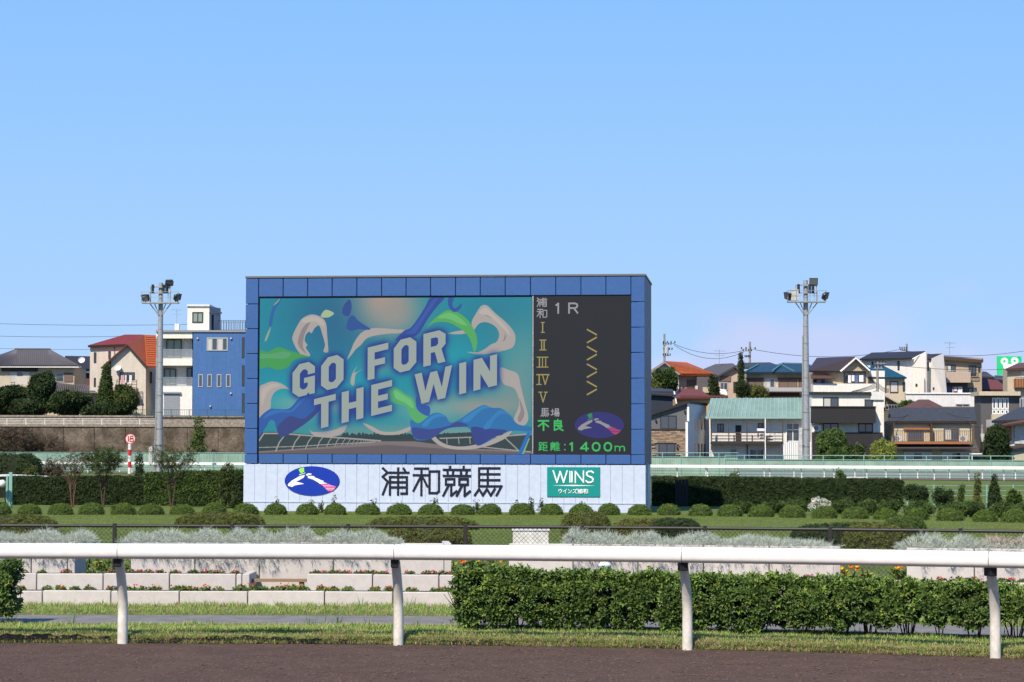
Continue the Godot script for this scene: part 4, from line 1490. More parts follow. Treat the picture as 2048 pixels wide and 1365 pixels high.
# ---------------------------------------------------------------- houses on the terrace, left
func build_left_houses() -> void:
	# made ground behind the retaining wall
	var y_top := spot(200, 836, 276).y
	struct("terrace_ground", boxm(Vector3(-170, -0.3, -460), Vector3(-15.5, y_top - 0.25, -276.6)), M["earth"])
	begin("retaining_wall", "long stained concrete retaining wall under the houses on the left", "wall", 273.0, 240, 909)
	for i in 12:
		var x0 := -60.0 + i * 62.0
		wall("wall_bay", x0, x0 + 61.6, 853.5, 912, -3.0, 0.0 if i % 2 else 0.012, "old concrete")
	wall("ledge", -60, 684, 851.5, 853.5, -3.2, 0.12, "parapet concrete")
	for i in 7:
		wall("parapet", -60.0 + i * 104.0, 43.7 + i * 104.0, 834, 851.5, -3.4, -2.9, "parapet concrete")
	wall("parapet_cap", -60, 684, 832.4, 834, -3.5, -2.8, "parapet concrete")
	begin("pipe_railing", "white pipe railing along the top of the retaining wall", "railing", 273.0, 100, 852)
	for i in 9:
		var x := 13.0 + (i - 1) * 38.0
		wall("post", x - 0.55, x + 0.55, 837.5, 852.0, -0.35, -0.25, "far rail white")
	for y in [838.0, 842.5, 847.0, 851.0]:
		var b := MB.new()
		b.rod(at(-60, y, -0.3), at(317, y, -0.3), 0.019, 5)
		put("bar", b.done(), M["far rail white"], cur)
	begin("iron_fence", "thin dark green iron fence before the blue building", "fence", 275.6, 380, 833)
	railing(268, 486, 820, 832, 0.0, "iron green", 0.24, 0.012, "fence_panel")
	for i in 7:
		wall("post", 270.0 + i * 36.0 - 0.6, 270.0 + i * 36.0 + 0.6, 819, 833, -0.04, 0.04, "iron green")

	# grey hipped house
	var base := 836.0
	begin("hip_roof_house", "cream house with grey ribbed hip roof behind dark trees at far left", "house", 290.0, 70, base)
	wall("wall", -40, 148, 735, base, -8.0, 0.0, "cream wall")
	facet("roof", [[[-60, 732, 0.9], [159, 732, 0.9], [97, 699, -4.0], [31, 699, -4.0]], [[159, 732, 0.9], [150, 731, -9.0], [97, 699, -4.0]], [[-60, 732, 0.9], [31, 699, -4.0], [-70, 732, -9.0]]], 0.22, "grey tile")
	ribs("tile_rib", at(-58, 731, 0.95), at(32, 731, 0.95), at(33, 699.5, -4.0), at(31, 699.5, -4.0), 20, 0.07, 0.09, "grey tile rib", cur)
	ribs("tile_rib", at(32, 731, 0.95), at(96, 731, 0.95), at(96, 699.5, -4.0), at(32, 699.5, -4.0), 16, 0.07, 0.09, "grey tile rib", cur)
	ribs("tile_rib", at(96, 731, 0.95), at(157, 731, 0.95), at(98, 699.5, -4.0), at(96, 699.5, -4.0), 14, 0.07, 0.09, "grey tile rib", cur)
	wall("ridge_cap", 29, 99, 697.2, 700.5, -4.3, -3.7, "grey tile")
	wall("eave", -60, 159, 732.5, 735, -0.2, 0.85, "white trim")
	window(20, 58, 744, 765, 0.0, "frame silver", "pale curtain", 3)
	wall("shutter_box", 2, 74, 735.5, 743, 0.02, 0.35, "dark trim")
	window(96, 127, 747, 764, 0.0, "frame silver", "pale curtain", 2)
	wall("shutter", 127.5, 145, 746, 764, 0.01, 0.1, "brown shutter")
	railing(2, 54, 753, 770, 1.1, "frame silver", 0.2)
	wall("balcony_floor", 0, 56, 770, 775, 0.0, 1.2, "cream wall")
	wall("balcony_screen", 30, 54, 753, 770, 1.14, 1.2, "pale wall")
	facet("lower_roof", [[[108, 785, 3.0], [194, 786, 3.0], [176, 771, -0.5], [112, 766, 0.05]], [[194, 786, 3.0], [190, 786, -3.0], [176, 771, -0.5]]], 0.2, "grey tile")
	ribs("tile_rib", at(109, 784, 3.05), at(178, 784, 3.05), at(174, 770.6, -0.4), at(113, 766, 0.1), 18, 0.07, 0.09, "grey tile rib", cur)
	wall("lower_wall", 108, 182, 787, base, -0.5, 2.2, "pale wall")
	wall("gutter", 108, 192, 785.5, 787.3, 2.6, 2.95, "white trim")
	window(150, 172, 800, 822, 2.2, "frame silver", "window glass", 2)

	begin("dark_roof_house", "small brick red house with black roof between the hip roofed and orange roofed houses", "house", 304.0, 150, base)
	wall("wall", 132, 178, 742, base, -6, 0, "brick red wall")
	facet("roof", [[[118, 742, 0.6], [181, 746, 0.6], [181, 713, -4.0], [130, 712, -4.0]]], 0.2, "dark roof")
	wall("gutter", 146, 178, 744.5, 746.5, 0.2, 0.5, "white trim")
	dish(163, 722, 0.8)

	# red and orange roofed house
	begin("tile_roof_house", "beige house with red and orange tiled roofs and pointed gable", "house", 284.0, 240, base)
	wall("wall", 178, 262, 693, base, -13.0, -4.0, "pale wall")
	facet("red_roof", [[[175, 691, -3.6], [262, 688, -3.6], [283, 669.6, -8.5], [249, 669.5, -8.5]], [[175, 691, -3.6], [249, 669.5, -8.5], [182, 692, -14.0]]], 0.2, "red roof")
	facet("fascia", [[[176, 692, -3.5], [262, 689, -3.5], [262, 692.5, -3.55], [176, 695.5, -3.55]]], 0.1, "dark trim")
	facet("orange_roof", [[[292.8, 732, 0.5], [318, 733, 0.3], [318, 671, -8.5], [288, 670, -8.5]], [[254.3, 687.6, 0.5], [292.8, 732, 0.5], [288, 670, -8.5]], [[254.3, 687.6, 0.5], [262, 687, -5.0], [214, 731, -5.0], [200, 736, 0.5]], [[283, 669.6, -8.6], [288, 670, -9.0], [258, 686.5, -0.6], [262, 688, -3.4]]], 0.2, "orange roof")
	# rows of tiles on the big orange slope
	var tb := MB.new()
	for i in 13:
		var t := (i + 0.5) / 13.0
		tb.bar(at(lerpf(290, 293.5, t), lerpf(673, 729, t), lerpf(-8.1, 0.1, t)) + Vector3(0.0, 0.1, 0.1), at(317.5, lerpf(673, 729, t), lerpf(-8.1, 0.0, t)) + Vector3(0, 0.1, 0.1), 0.12, 0.10)
	stuff(put("tile_row", tb.done(), M["orange rib"], cur))
	facet("bargeboard", [[[254.3, 688.6, 0.56], [254.3, 691.6, 0.56], [292.0, 735.5, 0.56], [293.3, 732.5, 0.56]], [[254.3, 688.6, 0.56], [200.5, 736.2, 0.56], [202.5, 738.6, 0.56], [254.3, 691.6, 0.56]]], 0.12, "dark trim")
	var gb := MB.new()
	var g := []
	for k in [[222, base], [291, base], [291, 731], [254.3, 690], [222, 720]]:
		var q := at(k[0], k[1], 0.0)
		g.append(Vector2(q.x, q.y))
	gb.cut_out(PackedVector2Array(g), -8.0, 0.0)
	put("gable_wall", gb.done(), M["pale wall"], cur)
	facet("side_wall", [[[291.3, 733, 0.0], [291.3, base, 0.0], [316, base, -7.5], [316, 734, -7.5]]], 0.2, "pale wall")
	window(187, 192, 705, 726, -4.0, "frame dark", "window glass", 1, 0.1)
	window(216, 221, 703, 719, -4.0, "frame dark", "window glass", 1, 0.1)
	window(187, 191, 756, 774, -4.0, "frame dark", "window glass", 1, 0.1)
	window(239, 269, 745, 760, 0.0, "frame dark", "window glass", 2, 0.09)
	wall("downpipe", 291.6, 293.2, 735, base, -0.1, 0.08, "brown trim")
	wall("downpipe", 228.0, 229.2, 692, 712, -4.0, -3.9, "brown trim")
	railing(233, 273, 760, 783, 1.2, "brown trim", 0.3, 0.03, "balcony_railing", 4)
	wall("balcony_floor", 233, 274, 783, 786, 0.0, 1.3, "brown trim")
	for x in [234.0, 272.0]:
		wall("balcony_post", x, x + 1.6, 786, base, 1.1, 1.2, "brown trim")
	laundry([[237, 239.5, "laundry dark"], [241, 248, "laundry pink"], [249.5, 252.5, "laundry white"], [254, 257, "laundry dark", 3], [258, 263, "laundry white"]], 751, 767, 1.3)
	dish(235, 737, 0.3)
	window(299, 304, 744, 767, -2.4, "frame dark", "window glass", 1, 0.1)

	# white and blue building
	begin("blue_flats", "white and blue three storey building with flat roof and roof room", "building", 280.0, 400, base)
	wall("blue_wall", 384.5, 505, 664.5, base, -9.0, 0.3, "blue wall")
	wall("white_wall", 313, 384, 664, base, -9.0, -1.6, "cool white wall")
	wall("roof_band", 311.5, 384.3, 662.5, 677, -1.5, 0.22, "white wall")
	wall("roof_edge", 311, 506, 661, 664.3, -9.2, 0.45, "grey trim")
	wall("floor_band", 311.5, 384.3, 717.5, 731.5, -1.5, 0.22, "white wall")
	wall("ground_wall", 310.5, 384.2, 773, base, -1.5, 0.2, "white wall")
	wall("side_pier", 312.5, 316, 677.2, 717.3, -1.5, 0.15, "white wall")
	wall("side_pier", 312.5, 316, 731.7, 772.8, -1.5, 0.15, "white wall")
	window(332, 363, 679, 716.5, -1.5, "frame dark", "green curtain", 2, 0.12)
	window(327, 352, 737.5, 771, -1.5, "frame dark", "green curtain", 2, 0.12)
	window(372.5, 384, 736, 771, -1.5, "frame dark", "window glass", 1, 0.12)
	railing(316, 384, 699, 717, 0.1, "frame silver", 4.2, 0.03)
	railing(316, 384, 755, 772.6, 0.1, "frame silver", 4.2, 0.03)
	for y in [[700, 717], [757, 772.5]]:
		wall("balcony_glass", 317, 383.5, y[0], y[1], 0.08, 0.1, "balcony pane")
	var sb := MB.new()
	var s0 := at(327, base, 0.2)
	var s1 := at(359, 787, 0.2)
	for i in 14:
		sb.box(Vector3(s0.x, lerpf(s0.y, s1.y, i / 14.0), 0.2), Vector3(s1.x, lerpf(s0.y, s1.y, (i + 0.86) / 14.0), 0.27))
	put("roller_shutter", sb.done(), M["shutter grey"], cur)
	wall("shutter_hood", 325, 361, 784, 787.4, 0.2, 0.5, "shutter grey")
	window(413, 455.5, 675.5, 702, 0.3, "frame silver", "pale curtain", 4, 0.14)
	for x in [396.0, 414.0, 433.0, 451.5]:
		window(x, x + 9.5, 749, 775, 0.3, "frame silver", "window glass", 1, 0.11)
	for y in [[675, 716], [731, 772], [787, 826]]:
		window(483.5, 488.5, y[0], y[1], 0.3, "frame dark", "window glass", 1, 0.1)
	for p in [[394.5, 677], [461.5, 677], [461, 787], [420, 813]]:
		wall("vent_hood", p[0] - 1.6, p[0] + 1.6, p[1] - 1.5, p[1] + 1.5, 0.3, 0.5, "box grey")
	# roof room
	wall("roof_room", 374, 418, 613, 661, -7.5, -2.6, "white wall")
	wall("roof_room_cap", 373, 419, 609, 612.8, -7.8, -2.4, "cool white wall")
	facet("roof_room_side", [[[418.5, 613, -2.6], [418.5, 661, -2.6], [441, 661, -8.5], [441, 617, -8.5]]], 0.2, "mid grey wall")
	facet("side_canopy", [[[418.5, 623.5, -2.0], [444, 625, -8.0], [441, 624, -9.0], [418.5, 622.0, -3.0]]], 0.2, "grey trim")
	window(384, 406, 624.5, 646, -2.6, "frame dark", "green curtain", 2, 0.13)
	wall("door", 423, 427, 630, 661, -3.9, -3.7, "dark trim")
	railing(437, 505, 644, 661, -0.3, "wire", 0.3, 0.025, "roof_railing")
	railing(437, 505, 641, 661, -6.0, "wire", 0.3, 0.025, "roof_railing")
	antenna(353, 660, 617, -4.0)
	wall("water_tank", 349, 357, 648, 661, -5.0, -4.0, "white trim")


func dish(px: float, py: float, z: float) -> void:
	var c := at(px, py, z)
	var b := MB.new()
	var x := Transform3D(Basis(Vector3.RIGHT, 1.1), c)
	var bm := MB.new()
	bm.lathe([Vector2(0.02, 0.0), Vector2(0.2, 0.03), Vector2(0.34, 0.1), Vector2(0.45, 0.2), Vector2(0.44, 0.21), Vector2(0.3, 0.1), Vector2(0.02, 0.02)], Vector3.ZERO, 14)
	for i in bm.v.size():
		bm.v[i] = x * bm.v[i]
		bm.n[i] = x.basis * bm.n[i]
	bm.rod(c, c + Vector3(0, -0.3, -0.4), 0.03, 5)
	bm.rod(c, x * Vector3(0, 0.42, 0.1), 0.015, 4)
	put("satellite_dish", bm.done(), M["white paint"], cur)


func antenna(px: float, py0: float, py1: float, z: float) -> void:
	var a := at(px, py0, z)
	var c := at(px, py1, z)
	var b := MB.new()
	b.rod(a, c, 0.03, 5)
	for k in 6:
		var y := c.y - 0.15 - 0.02 * k
		b.rod(Vector3(c.x - 0.5 + k * 0.2, y, c.z - 0.45), Vector3(c.x - 0.5 + k * 0.2, y, c.z + 0.45), 0.012, 4)
	b.rod(Vector3(c.x - 0.7, c.y - 0.2, c.z), Vector3(c.x + 0.8, c.y - 0.2, c.z), 0.02, 4)
	b.rod(Vector3(c.x - 0.5, c.y - 0.75, c.z), Vector3(c.x + 0.6, c.y - 0.75, c.z), 0.02, 4)
	put("antenna", b.done(), M["galvanised"], cur)


# ---------------------------------------------------------------- houses on the hillside, right
func hill_y(d: float) -> float:
	var keys := [[228.0, -0.02], [232.0, 0.1], [246.0, 0.3], [250.0, 2.5], [256.0, 6.0], [262.0, 7.6], [300.0, 9.5], [360.0, 10.5], [520.0, 9.0], [900.0, -0.1]]
	for k in keys.size() - 1:
		if d <= keys[k + 1][0]:
			return lerpf(keys[k][1], keys[k + 1][1], clampf((d - keys[k][0]) / (keys[k + 1][0] - keys[k][0]), 0.0, 1.0))
	return -0.1


func sill_py(d: float) -> float:                     # picture height at which a house meets the hillside, a little below ground
	return 909.0 + (EYE - hill_y(d) + 0.4) * FOCAL / d


func cut_wall(called: String, pts: Array, z0: float, z1: float, m: String) -> MeshInstance3D:
	var p := PackedVector2Array()
	for k in pts:
		var q := at(k[0], k[1], z1)
		p.append(Vector2(q.x, q.y))
	var b := MB.new()
	b.cut_out(p, z0, z1)
	return put(called, b.done(), M[m], cur)


func air_unit(px: float, py: float, z: float) -> void:
	var a := at(px, py, z)
	var b := MB.new()
	b.box(a + Vector3(-0.4, 0, -0.15), a + Vector3(0.4, 0.6, 0.15))
	var o := put("air_conditioner", b.done(), M["white trim"], cur)
	ring(o, "fan_grille", a + Vector3(-0.08, 0.3, 0), 0.24, 0.05, a.z + 0.15, a.z + 0.17, "grey trim")


func build_right_houses() -> void:
	var b := MB.new()
	var rows := [228.0, 232.0, 240.0, 246.0, 250.0, 256.0, 262.0, 275.0, 300.0, 360.0, 440.0, 520.0, 900.0]
	for i in rows.size() - 1:
		b.quad(Vector3(-14, hill_y(rows[i]), -rows[i]), Vector3(190, hill_y(rows[i]), -rows[i]), Vector3(190, hill_y(rows[i + 1]), -rows[i + 1]), Vector3(-14, hill_y(rows[i + 1]), -rows[i + 1]))
	struct("hillside", b.done(), M["earth"])
	var lowp := 924.0

	# ---- front row
	begin("modern_house", "dark grey house with brick ground floor and slanted roof right of the board", "house", 236.0, 1340, 916)
	cut_wall("wall", [[1296, lowp], [1376, lowp], [1376, 804], [1296, 830]], -8.0, 0.0, "grey wall")
	facet("roof", [[[1292, 829.5, 0.4], [1377, 802.0, 0.4], [1377, 803, -8.6], [1292, 830, -8.6]], [[1377, 802.0, 0.4], [1416, 807, -7.5], [1416, 808, -9], [1377, 803, -8.6]]], 0.25, "dark roof")
	facet("side_wall", [[[1376.5, 806, 0.02], [1376.5, lowp, 0.02], [1413, lowp, -7.5], [1413, 809, -7.5]]], 0.2, "cool white wall")
	wall("corner_trim", 1374.5, 1378.5, 806, 843, -0.1, 0.14, "white trim")
	wall("corner_trim", 1371.5, 1376, 845, lowp, -0.1, 0.2, "white trim")
	# brick facing: the courses of long bricks, each a piece
	var bk := ["brick pale", "brick tan", "brick brown", "brick wall"]
	var kk := 0
	for j in 18:
		var y1 := 914.0 - j * 3.05
		if y1 < 861.0:
			break
		var x := 1296.0 - 7.0 * (j % 2)
		while x < 1371.0:
			var w := 10.0 + 5.0 * absf(sin(kk * 2.7))
			var xa := maxf(x, 1296.0)
			var xb := minf(x + w - 0.5, 1371.2)
			kk += 1
			if xb - xa > 1.5 and not (xb > 1316.0 and xa < 1351.0 and y1 > 888.0):
				wall("brick", xa, xb, y1 - 2.75, y1, 0.0, 0.10 + 0.03 * absf(sin(kk * 5.1)), bk[kk * 7 % 4 if kk % 3 else kk % 2])
			x += w
	window(1320.5, 1353.5, 831.5, 858.5, 0.0, "frame dark", "window glass", 2, 0.1)
	wall("sill_band", 1296, 1371, 858.5, 860.5, 0.0, 0.2, "dark trim")
	window(1317, 1350.5, 886.5, 913, 0.0, "frame dark", "window glass", 2, 0.1)
	for p in [[1370, 823], [1355, 895], [1312, 841]]:
		wall("vent_hood", p[0] - 1.5, p[0] + 1.5, p[1] - 1.8, p[1] + 1.8, 0.0, 0.25, "dark trim")
	for k in 4:
		for y in [[838, 860], [888, 912]]:
			var t: float = [0.37, 0.56, 0.72, 0.88][k]
			var xx := lerpf(1376.5, 1413, t)
			facet("slit_window", [[[xx, y[0], -7.5 * t + 0.1], [xx, y[1], -7.5 * t + 0.1], [xx + 2.4, y[1], -7.5 * (t + 0.065) + 0.1], [xx + 2.4, y[0], -7.5 * (t + 0.065) + 0.1]]], 0.06, "window glass")

	begin("apartment_house", "two storey white apartments with long mint green metal roof", "apartment building", 240.0, 1515, 921)
	wall("wall", 1423, 1607, 838, lowp, -7.0, 0.0, "cool white wall")
	var roof := facet("roof", [[[1411.5, 836, 1.15], [1612, 837, 1.15], [1609, 796, -3.2], [1421.5, 797, -3.2]], [[1421.5, 797, -3.2], [1609, 796, -3.2], [1611, 836, -8.4], [1412, 836, -8.4]]], 0.12, "mint roof")
	ribs("roof_seam", at(1413, 835.4, 1.15), at(1611, 836.4, 1.15), at(1608, 796.4, -3.2), at(1422.5, 797.4, -3.2), 24, 0.05, 0.09, "mint seam", roof, true)
	wall("gutter", 1411, 1612, 834.5, 837.6, 0.95, 1.2, "mint seam")
	wall("gutter", 1418, 1612, 837.8, 840, 0.0, 0.8, "white trim")
	wall("gallery_floor", 1421, 1567, 885, 889, 0.0, 1.5, "dark trim")
	for y in [866.0, 872.5, 878.5, 884.0]:
		wall("gallery_rail", 1424, 1566, y - 0.8, y + 0.8, 1.42, 1.5, "brown trim")
	for x in [1423.5, 1458.0, 1494.5, 1530.5, 1566.0]:
		wall("gallery_post", x - 0.9, x + 0.9, 838, 886, 1.36, 1.46, "brown trim")
	for x in [1420.0, 1531.0]:
		wall("downpipe", x - 0.8, x + 0.8, 838, lowp, 1.52, 1.62, "white trim")
	window(1435, 1448, 848, 865, 0.0, "frame dark", "window glass", 2, 0.09)
	part_door(1471.5, 1483, 851, 884, 0.0, "dark trim")
	part_door(1540, 1551, 851, 884, 0.0, "cool white wall")
	window(1516, 1530, 847, 857, 0.0, "frame dark", "window glass", 1, 0.08)
	wall("white_cloth", 1514.5, 1530, 857.5, 862.5, 1.2, 1.3, "laundry white")
	laundry([[1515, 1518, "laundry pink", 4], [1520, 1527, "laundry white"], [1528, 1530, "laundry blue", 2]], 867, 880, 1.25)
	air_unit(1538, 884.5, 1.0)
	window(1447, 1475, 897, 918, 0.0, "frame silver", "pale curtain", 2, 0.1)
	window(1499, 1529, 898, 920, 0.0, "frame silver", "window glass", 2, 0.1)
	wall("lower_post", 1494, 1496, 889, lowp, 0.0, 0.12, "brown trim")
	window(1572, 1600, 846, 884, 0.0, "frame white", "window glass", 2, 0.1)
	wall("transom", 1572, 1600, 859, 861, 0.03, 0.1, "frame white")
	for k in 17:                                        # upright slats of the white screen
		wall("slat", 1567.0 + k * 4.3, 1570.2 + k * 4.3, 884.5, lowp, 1.3 + 0.02 * (k % 2), 1.4, "white trim")
	wall("screen_backing", 1567, 1640, 886, lowp, 1.1, 1.28, "mid grey wall")

	begin("white_house", "white house with black balcony band and flat roof behind green bush", "house", 238.0, 1695, 921)
	wall("wall", 1624, 1768, 789, lowp, -8.0, 0.0, "white wall")
	wall("roof_edge", 1622, 1743, 784.5, 789.2, -8.3, 0.35, "dark roof")
	wall("chimney_block", 1742, 1770, 784, 800, -8.0, 0.2, "cool white wall")
	wall("balcony", 1625.5, 1752, 814.5, 846.5, 0.0, 1.4, "black cladding")
	wall("balcony_cap", 1624.5, 1753, 813, 815, -0.1, 1.5, "dark trim")
	wall("ground_band", 1625.5, 1766, 865.5, lowp, 0.0, 0.5, "black cladding")
	window(1646.5, 1677.5, 795, 815, 0.0, "frame dark", "pale curtain", 2, 0.1)
	window(1729.5, 1746, 799, 815, 0.0, "frame dark", "window glass", 1, 0.1)
	window(1646.5, 1677.5, 847, 865, 0.0, "frame dark", "window glass", 2, 0.1)
	window(1717, 1746.5, 847.5, 865.5, 0.0, "frame dark", "window glass", 2, 0.1)
	part_door(1746, 1760, 868, lowp, 0.5, "dark trim")
	air_unit(1634, 863, 0.5)

	begin("balcony_house", "cream two storey house with brown balcony railing and charcoal roof", "house", 239.0, 1865, 921)
	wall("wall", 1788, 1944, 842, lowp, -7.0, 0.0, "cream wall")
	facet("roof", [[[1776, 843, 0.5], [1954, 843, 0.5], [1950, 816, -3.0], [1779, 816, -3.0]], [[1779, 816, -3.0], [1950, 816, -3.0], [1950, 843, -8.0], [1776, 843, -8.0]]], 0.3, "slate roof")
	wall("fascia", 1777, 1953, 842, 845.5, 0.1, 0.46, "brown trim")
	window(1815, 1847, 860, 882, 0.0, "frame bronze", "window glass", 2, 0.12)
	window(1888, 1919, 857, 882, 0.0, "frame bronze", "pale curtain", 2, 0.12)
	wall("shutter_box", 1808, 1863, 856, 860, 0.0, 0.25, "rust wood")
	railing(1788, 1942.5, 862, 884, 0.95, "frame bronze", 0.22, 0.02)
	wall("balcony_floor", 1787, 1943.5, 884, 888.5, 0.0, 1.05, "rust wood")
	wall("roof_divider", 1863, 1865, 848, 889, 0.0, 0.9, "brown trim")
	for x in [1788.0, 1942.0]:
		wall("balcony_post", x - 0.9, x + 0.9, 846, 889, 0.93, 1.02, "brown trim")
	air_unit(1796, 883.6, 0.5)
	air_unit(1927, 883.6, 0.5)
	facet("lower_roof", [[[1785, 896.5, 1.0], [1954, 896.5, 1.0], [1950, 889.5, 0.05], [1787, 889.5, 0.05]]], 0.15, "grey tile")
	wall("lower_fascia", 1786, 1953, 896, 898.5, 0.7, 0.96, "brown trim")
	window(1809, 1864, 905, 921, 0.0, "frame white", "pale curtain", 3, 0.1)
	window(1885, 1941, 905, 921, 0.0, "frame white", "pale curtain", 3, 0.1)
	wall("shutter_box", 1808, 1864, 899, 905, 0.0, 0.22, "grey trim")
	wall("shutter_box", 1885, 1941, 899, 905, 0.0, 0.22, "grey trim")
	for x in [1945.0, 1971.0]:
		wall("carport_post", x - 0.7, x + 0.7, 908, lowp, 1.5, 1.6, "white trim")
	wall("carport_roof", 1944, 1972, 907, 909.5, -1.0, 1.7, "white trim")

	begin("corner_house", "low white walled house with dark slanting roofs at the right edge", "house", 236.0, 2020, 921)
	wall("wall", 2006, 2075, 838, lowp, -8.0, 0.0, "cool white wall")
	facet("roof", [[[1984, 842, 0.9], [2080, 838, 0.9], [2080, 812, -3.5], [2040, 815, -3.5]], [[1984, 842, 0.9], [2040, 815, -3.5], [1990, 842, -8.0]]], 0.25, "slate roof")
	facet("porch_roof", [[[2004, 851, 1.6], [2075, 840, 1.6], [2075, 832, 0.2], [2010, 845, 0.2]]], 0.15, "brown roof")
	wall("rust_panel", 2010, 2024, 853, 882, 0.0, 0.25, "rust wood")
	wall("shutter", 2030, 2060, 852, 888, 0.0, 0.2, "box grey")
	facet("shed_roof", [[[1974, 905, 2.6], [2075, 888, 2.6], [2075, 884, 0.0], [1984, 899, 0.0]]], 0.15, "brown trim")
	wall("shed_wall", 1984, 2075, 905, lowp, 0.0, 2.1, "cream wall")
	wall("shed_panel", 1985, 2023, 914, lowp, 2.1, 2.2, "rust wood")
	window(1994, 2020, 906, 913, 2.1, "frame dark", "window glass", 2, 0.1)

	begin("grey_house", "dark grey house with cream lattice windows at the right edge", "house", 249.0, 2000, sill_py(249))
	wall("wall", 1963, 2070, 792, sill_py(249), -3.5, 0.0, "dark grey wall")
	wall("roof_edge", 1959, 2042, 783.5, 791.5, -3.8, 0.7, "cream wall")
	wall("upper_wall", 2042, 2075, 795, sill_py(249), -7.5, 0.4, "mid grey wall")
	for k in 4:
		window(1985.0 + k * 8.4, 1992.6 + k * 8.4, 796, 818.5, 0.0, "frame white", "window glass", 1, 0.12)
		window(1985.0 + k * 8.4, 1992.6 + k * 8.4, 819.5, 829, 0.0, "frame white", "window glass", 1, 0.12)
	window(2040, 2047, 797, 817, 0.45, "frame silver", "window glass", 1, 0.1)
	wall("porch", 1984, 2010, 829.5, 842, 0.0, 0.3, "cream wall")

	# ---- second row
	begin("brown_roof_house", "brown pyramid roof peeping over the charcoal roofed house", "house", 252.0, 1848, sill_py(252))
	wall("wall", 1806, 1888, 815, sill_py(252), -7, 0, "mid grey wall")
	facet("roof", [[[1802, 817, 0.5], [1893, 817, 0.5], [1858, 799.5, -3.2], [1838, 799.5, -3.2]], [[1893, 817, 0.5], [1890, 817, -7.5], [1858, 799.5, -3.2]], [[1802, 817, 0.5], [1838, 799.5, -3.2], [1804, 817, -7.5]]], 0.2, "brown roof")

	begin("garden_wall", "pale concrete terrace wall below the white gabled house", "wall", 262.0, 1890, sill_py(262))
	wall("wall_bay", 1812, 1868, 788, sill_py(262), -0.5, 0.0, "cool white wall")
	wall("wall_bay", 1868.4, 1954, 787, sill_py(262), -0.5, 0.0, "cool white wall")
	wall("wall_cap", 1812, 1956, 786, 788, -0.6, 0.15, "white trim")
	window(1912, 1940, 808, 815, 0.0, "frame silver", "window glass", 2, 0.1)

	begin("black_clad_house", "low black clad house behind the slanted roof of the grey brick house", "house", 250.0, 1325, sill_py(250))
	wall("wall", 1296, 1346, 783, sill_py(250), -6, 0, "navy cladding")
	facet("roof", [[[1290, 786, 0.5], [1352, 790, 0.5], [1345, 779, -3], [1290, 776, -3]]], 0.2, "slate roof")
	facet("gable_trim", [[[1347, 783, 0.3], [1352, 808, 0.3], [1354.5, 808, 0.3], [1350, 783, 0.3]]], 0.1, "white trim")

	begin("orange_wall_house", "orange walled house with maroon roof behind the mint green roof", "house", 254.0, 1395, sill_py(254))
	wall("wall", 1352, 1424, 795, sill_py(254), -6, 0, "orange wall")
	facet("roof", [[[1346, 796, 0.5], [1424, 795, 0.5], [1400, 779, -3.0], [1368, 779, -3.0]]], 0.2, "maroon roof")
	wall("fascia", 1362, 1456, 791.5, 795, -1.0, 0.4, "maroon roof")

	begin("terrace_house", "house with long white terrace parapet and purple gabled roof", "house", 259.0, 1690, sill_py(259))
	wall("wall", 1628, 1738, 741, sill_py(259), -9, -2.0, "beige wall")
	wall("parapet", 1627, 1765, 768, sill_py(259), -2.0, 0.0, "white wall")
	facet("roof", [[[1616, 741.5, -1.3], [1681, 742.5, -1.0], [1712.5, 713.5, -1.0], [1634, 716, -6.0]], [[1712.5, 713.5, -1.0], [1741, 741.5, -1.0], [1746, 741.5, -9.0], [1712, 715, -9.0]], [[1634, 716, -6.0], [1712.5, 713.5, -1.0], [1712, 715, -9.0], [1640, 716, -9.0]]], 0.2, "purple roof")
	cut_wall("gable", [[1684, 742.5], [1738, 742.5], [1712.5, 717]], -2.6, -1.6, "beige wall")
	facet("bargeboard", [[[1712.5, 714.3, -0.9], [1680, 742.2, -0.9], [1683, 744, -0.9], [1712.5, 718, -0.9]], [[1712.5, 714.3, -0.9], [1712.5, 718, -0.9], [1739.5, 743, -0.9], [1741.5, 741, -0.9]]], 0.12, "white trim")
	window(1688, 1732, 744, 767, -2.0, "frame dark", "window glass", 4, 0.09)
	laundry([[1697, 1702, "laundry white"], [1704, 1709, "laundry white", 3], [1711, 1716, "laundry blue"], [1719, 1727, "laundry white", 2]], 751, 766, -0.8)
	laundry([[1627, 1634, "laundry dark", 2], [1636, 1641, "laundry pink"], [1643, 1650, "laundry blue"]], 759, 767, -0.8)
	facet("awning", [[[1622, 756, 0.6], [1671, 757, 0.6], [1660, 750, -2], [1622, 750, -2]]], 0.1, "brown roof")
	part_door(1737, 1749, 754, 768, -1.95, "dark trim")

	begin("teal_roof_house", "small cream house with teal hip roof behind utility pole", "house", 262.0, 1785, sill_py(262))
	wall("wall", 1768, 1810, 754, sill_py(262), -6, 0, "cream wall")
	wall("white_block", 1731, 1770, 742, sill_py(262), -5, 0.6, "white wall")
	facet("roof", [[[1735, 755, 0.7], [1814, 755, 0.7], [1766, 731, -2.6], [1742, 730, -2.6]], [[1814, 755, 0.7], [1811, 754, -6.0], [1766, 731, -2.6]]], 0.2, "teal dark roof")
	window(1780, 1797, 763, 786, 0.0, "frame dark", "pale curtain", 1, 0.1)
	window(1806, 1811, 765, 783, 0.02, "frame dark", "window glass", 1, 0.1)
	window(1737, 1748, 754, 768, 0.6, "frame dark", "window glass", 1, 0.1)
	facet("porch_roof", [[[1770, 790, 2.2], [1806, 810, 2.2], [1804, 804, 0.2], [1772, 786, 0.2]]], 0.15, "cream wall")
	railing(1772, 1806, 810, 820, 2.0, "frame silver", 0.3, 0.02)

	# ---- hilltop row
	begin("white_gable_house", "tall white house with two mono pitch gables and dark roof", "house", 272.0, 1810, sill_py(272))
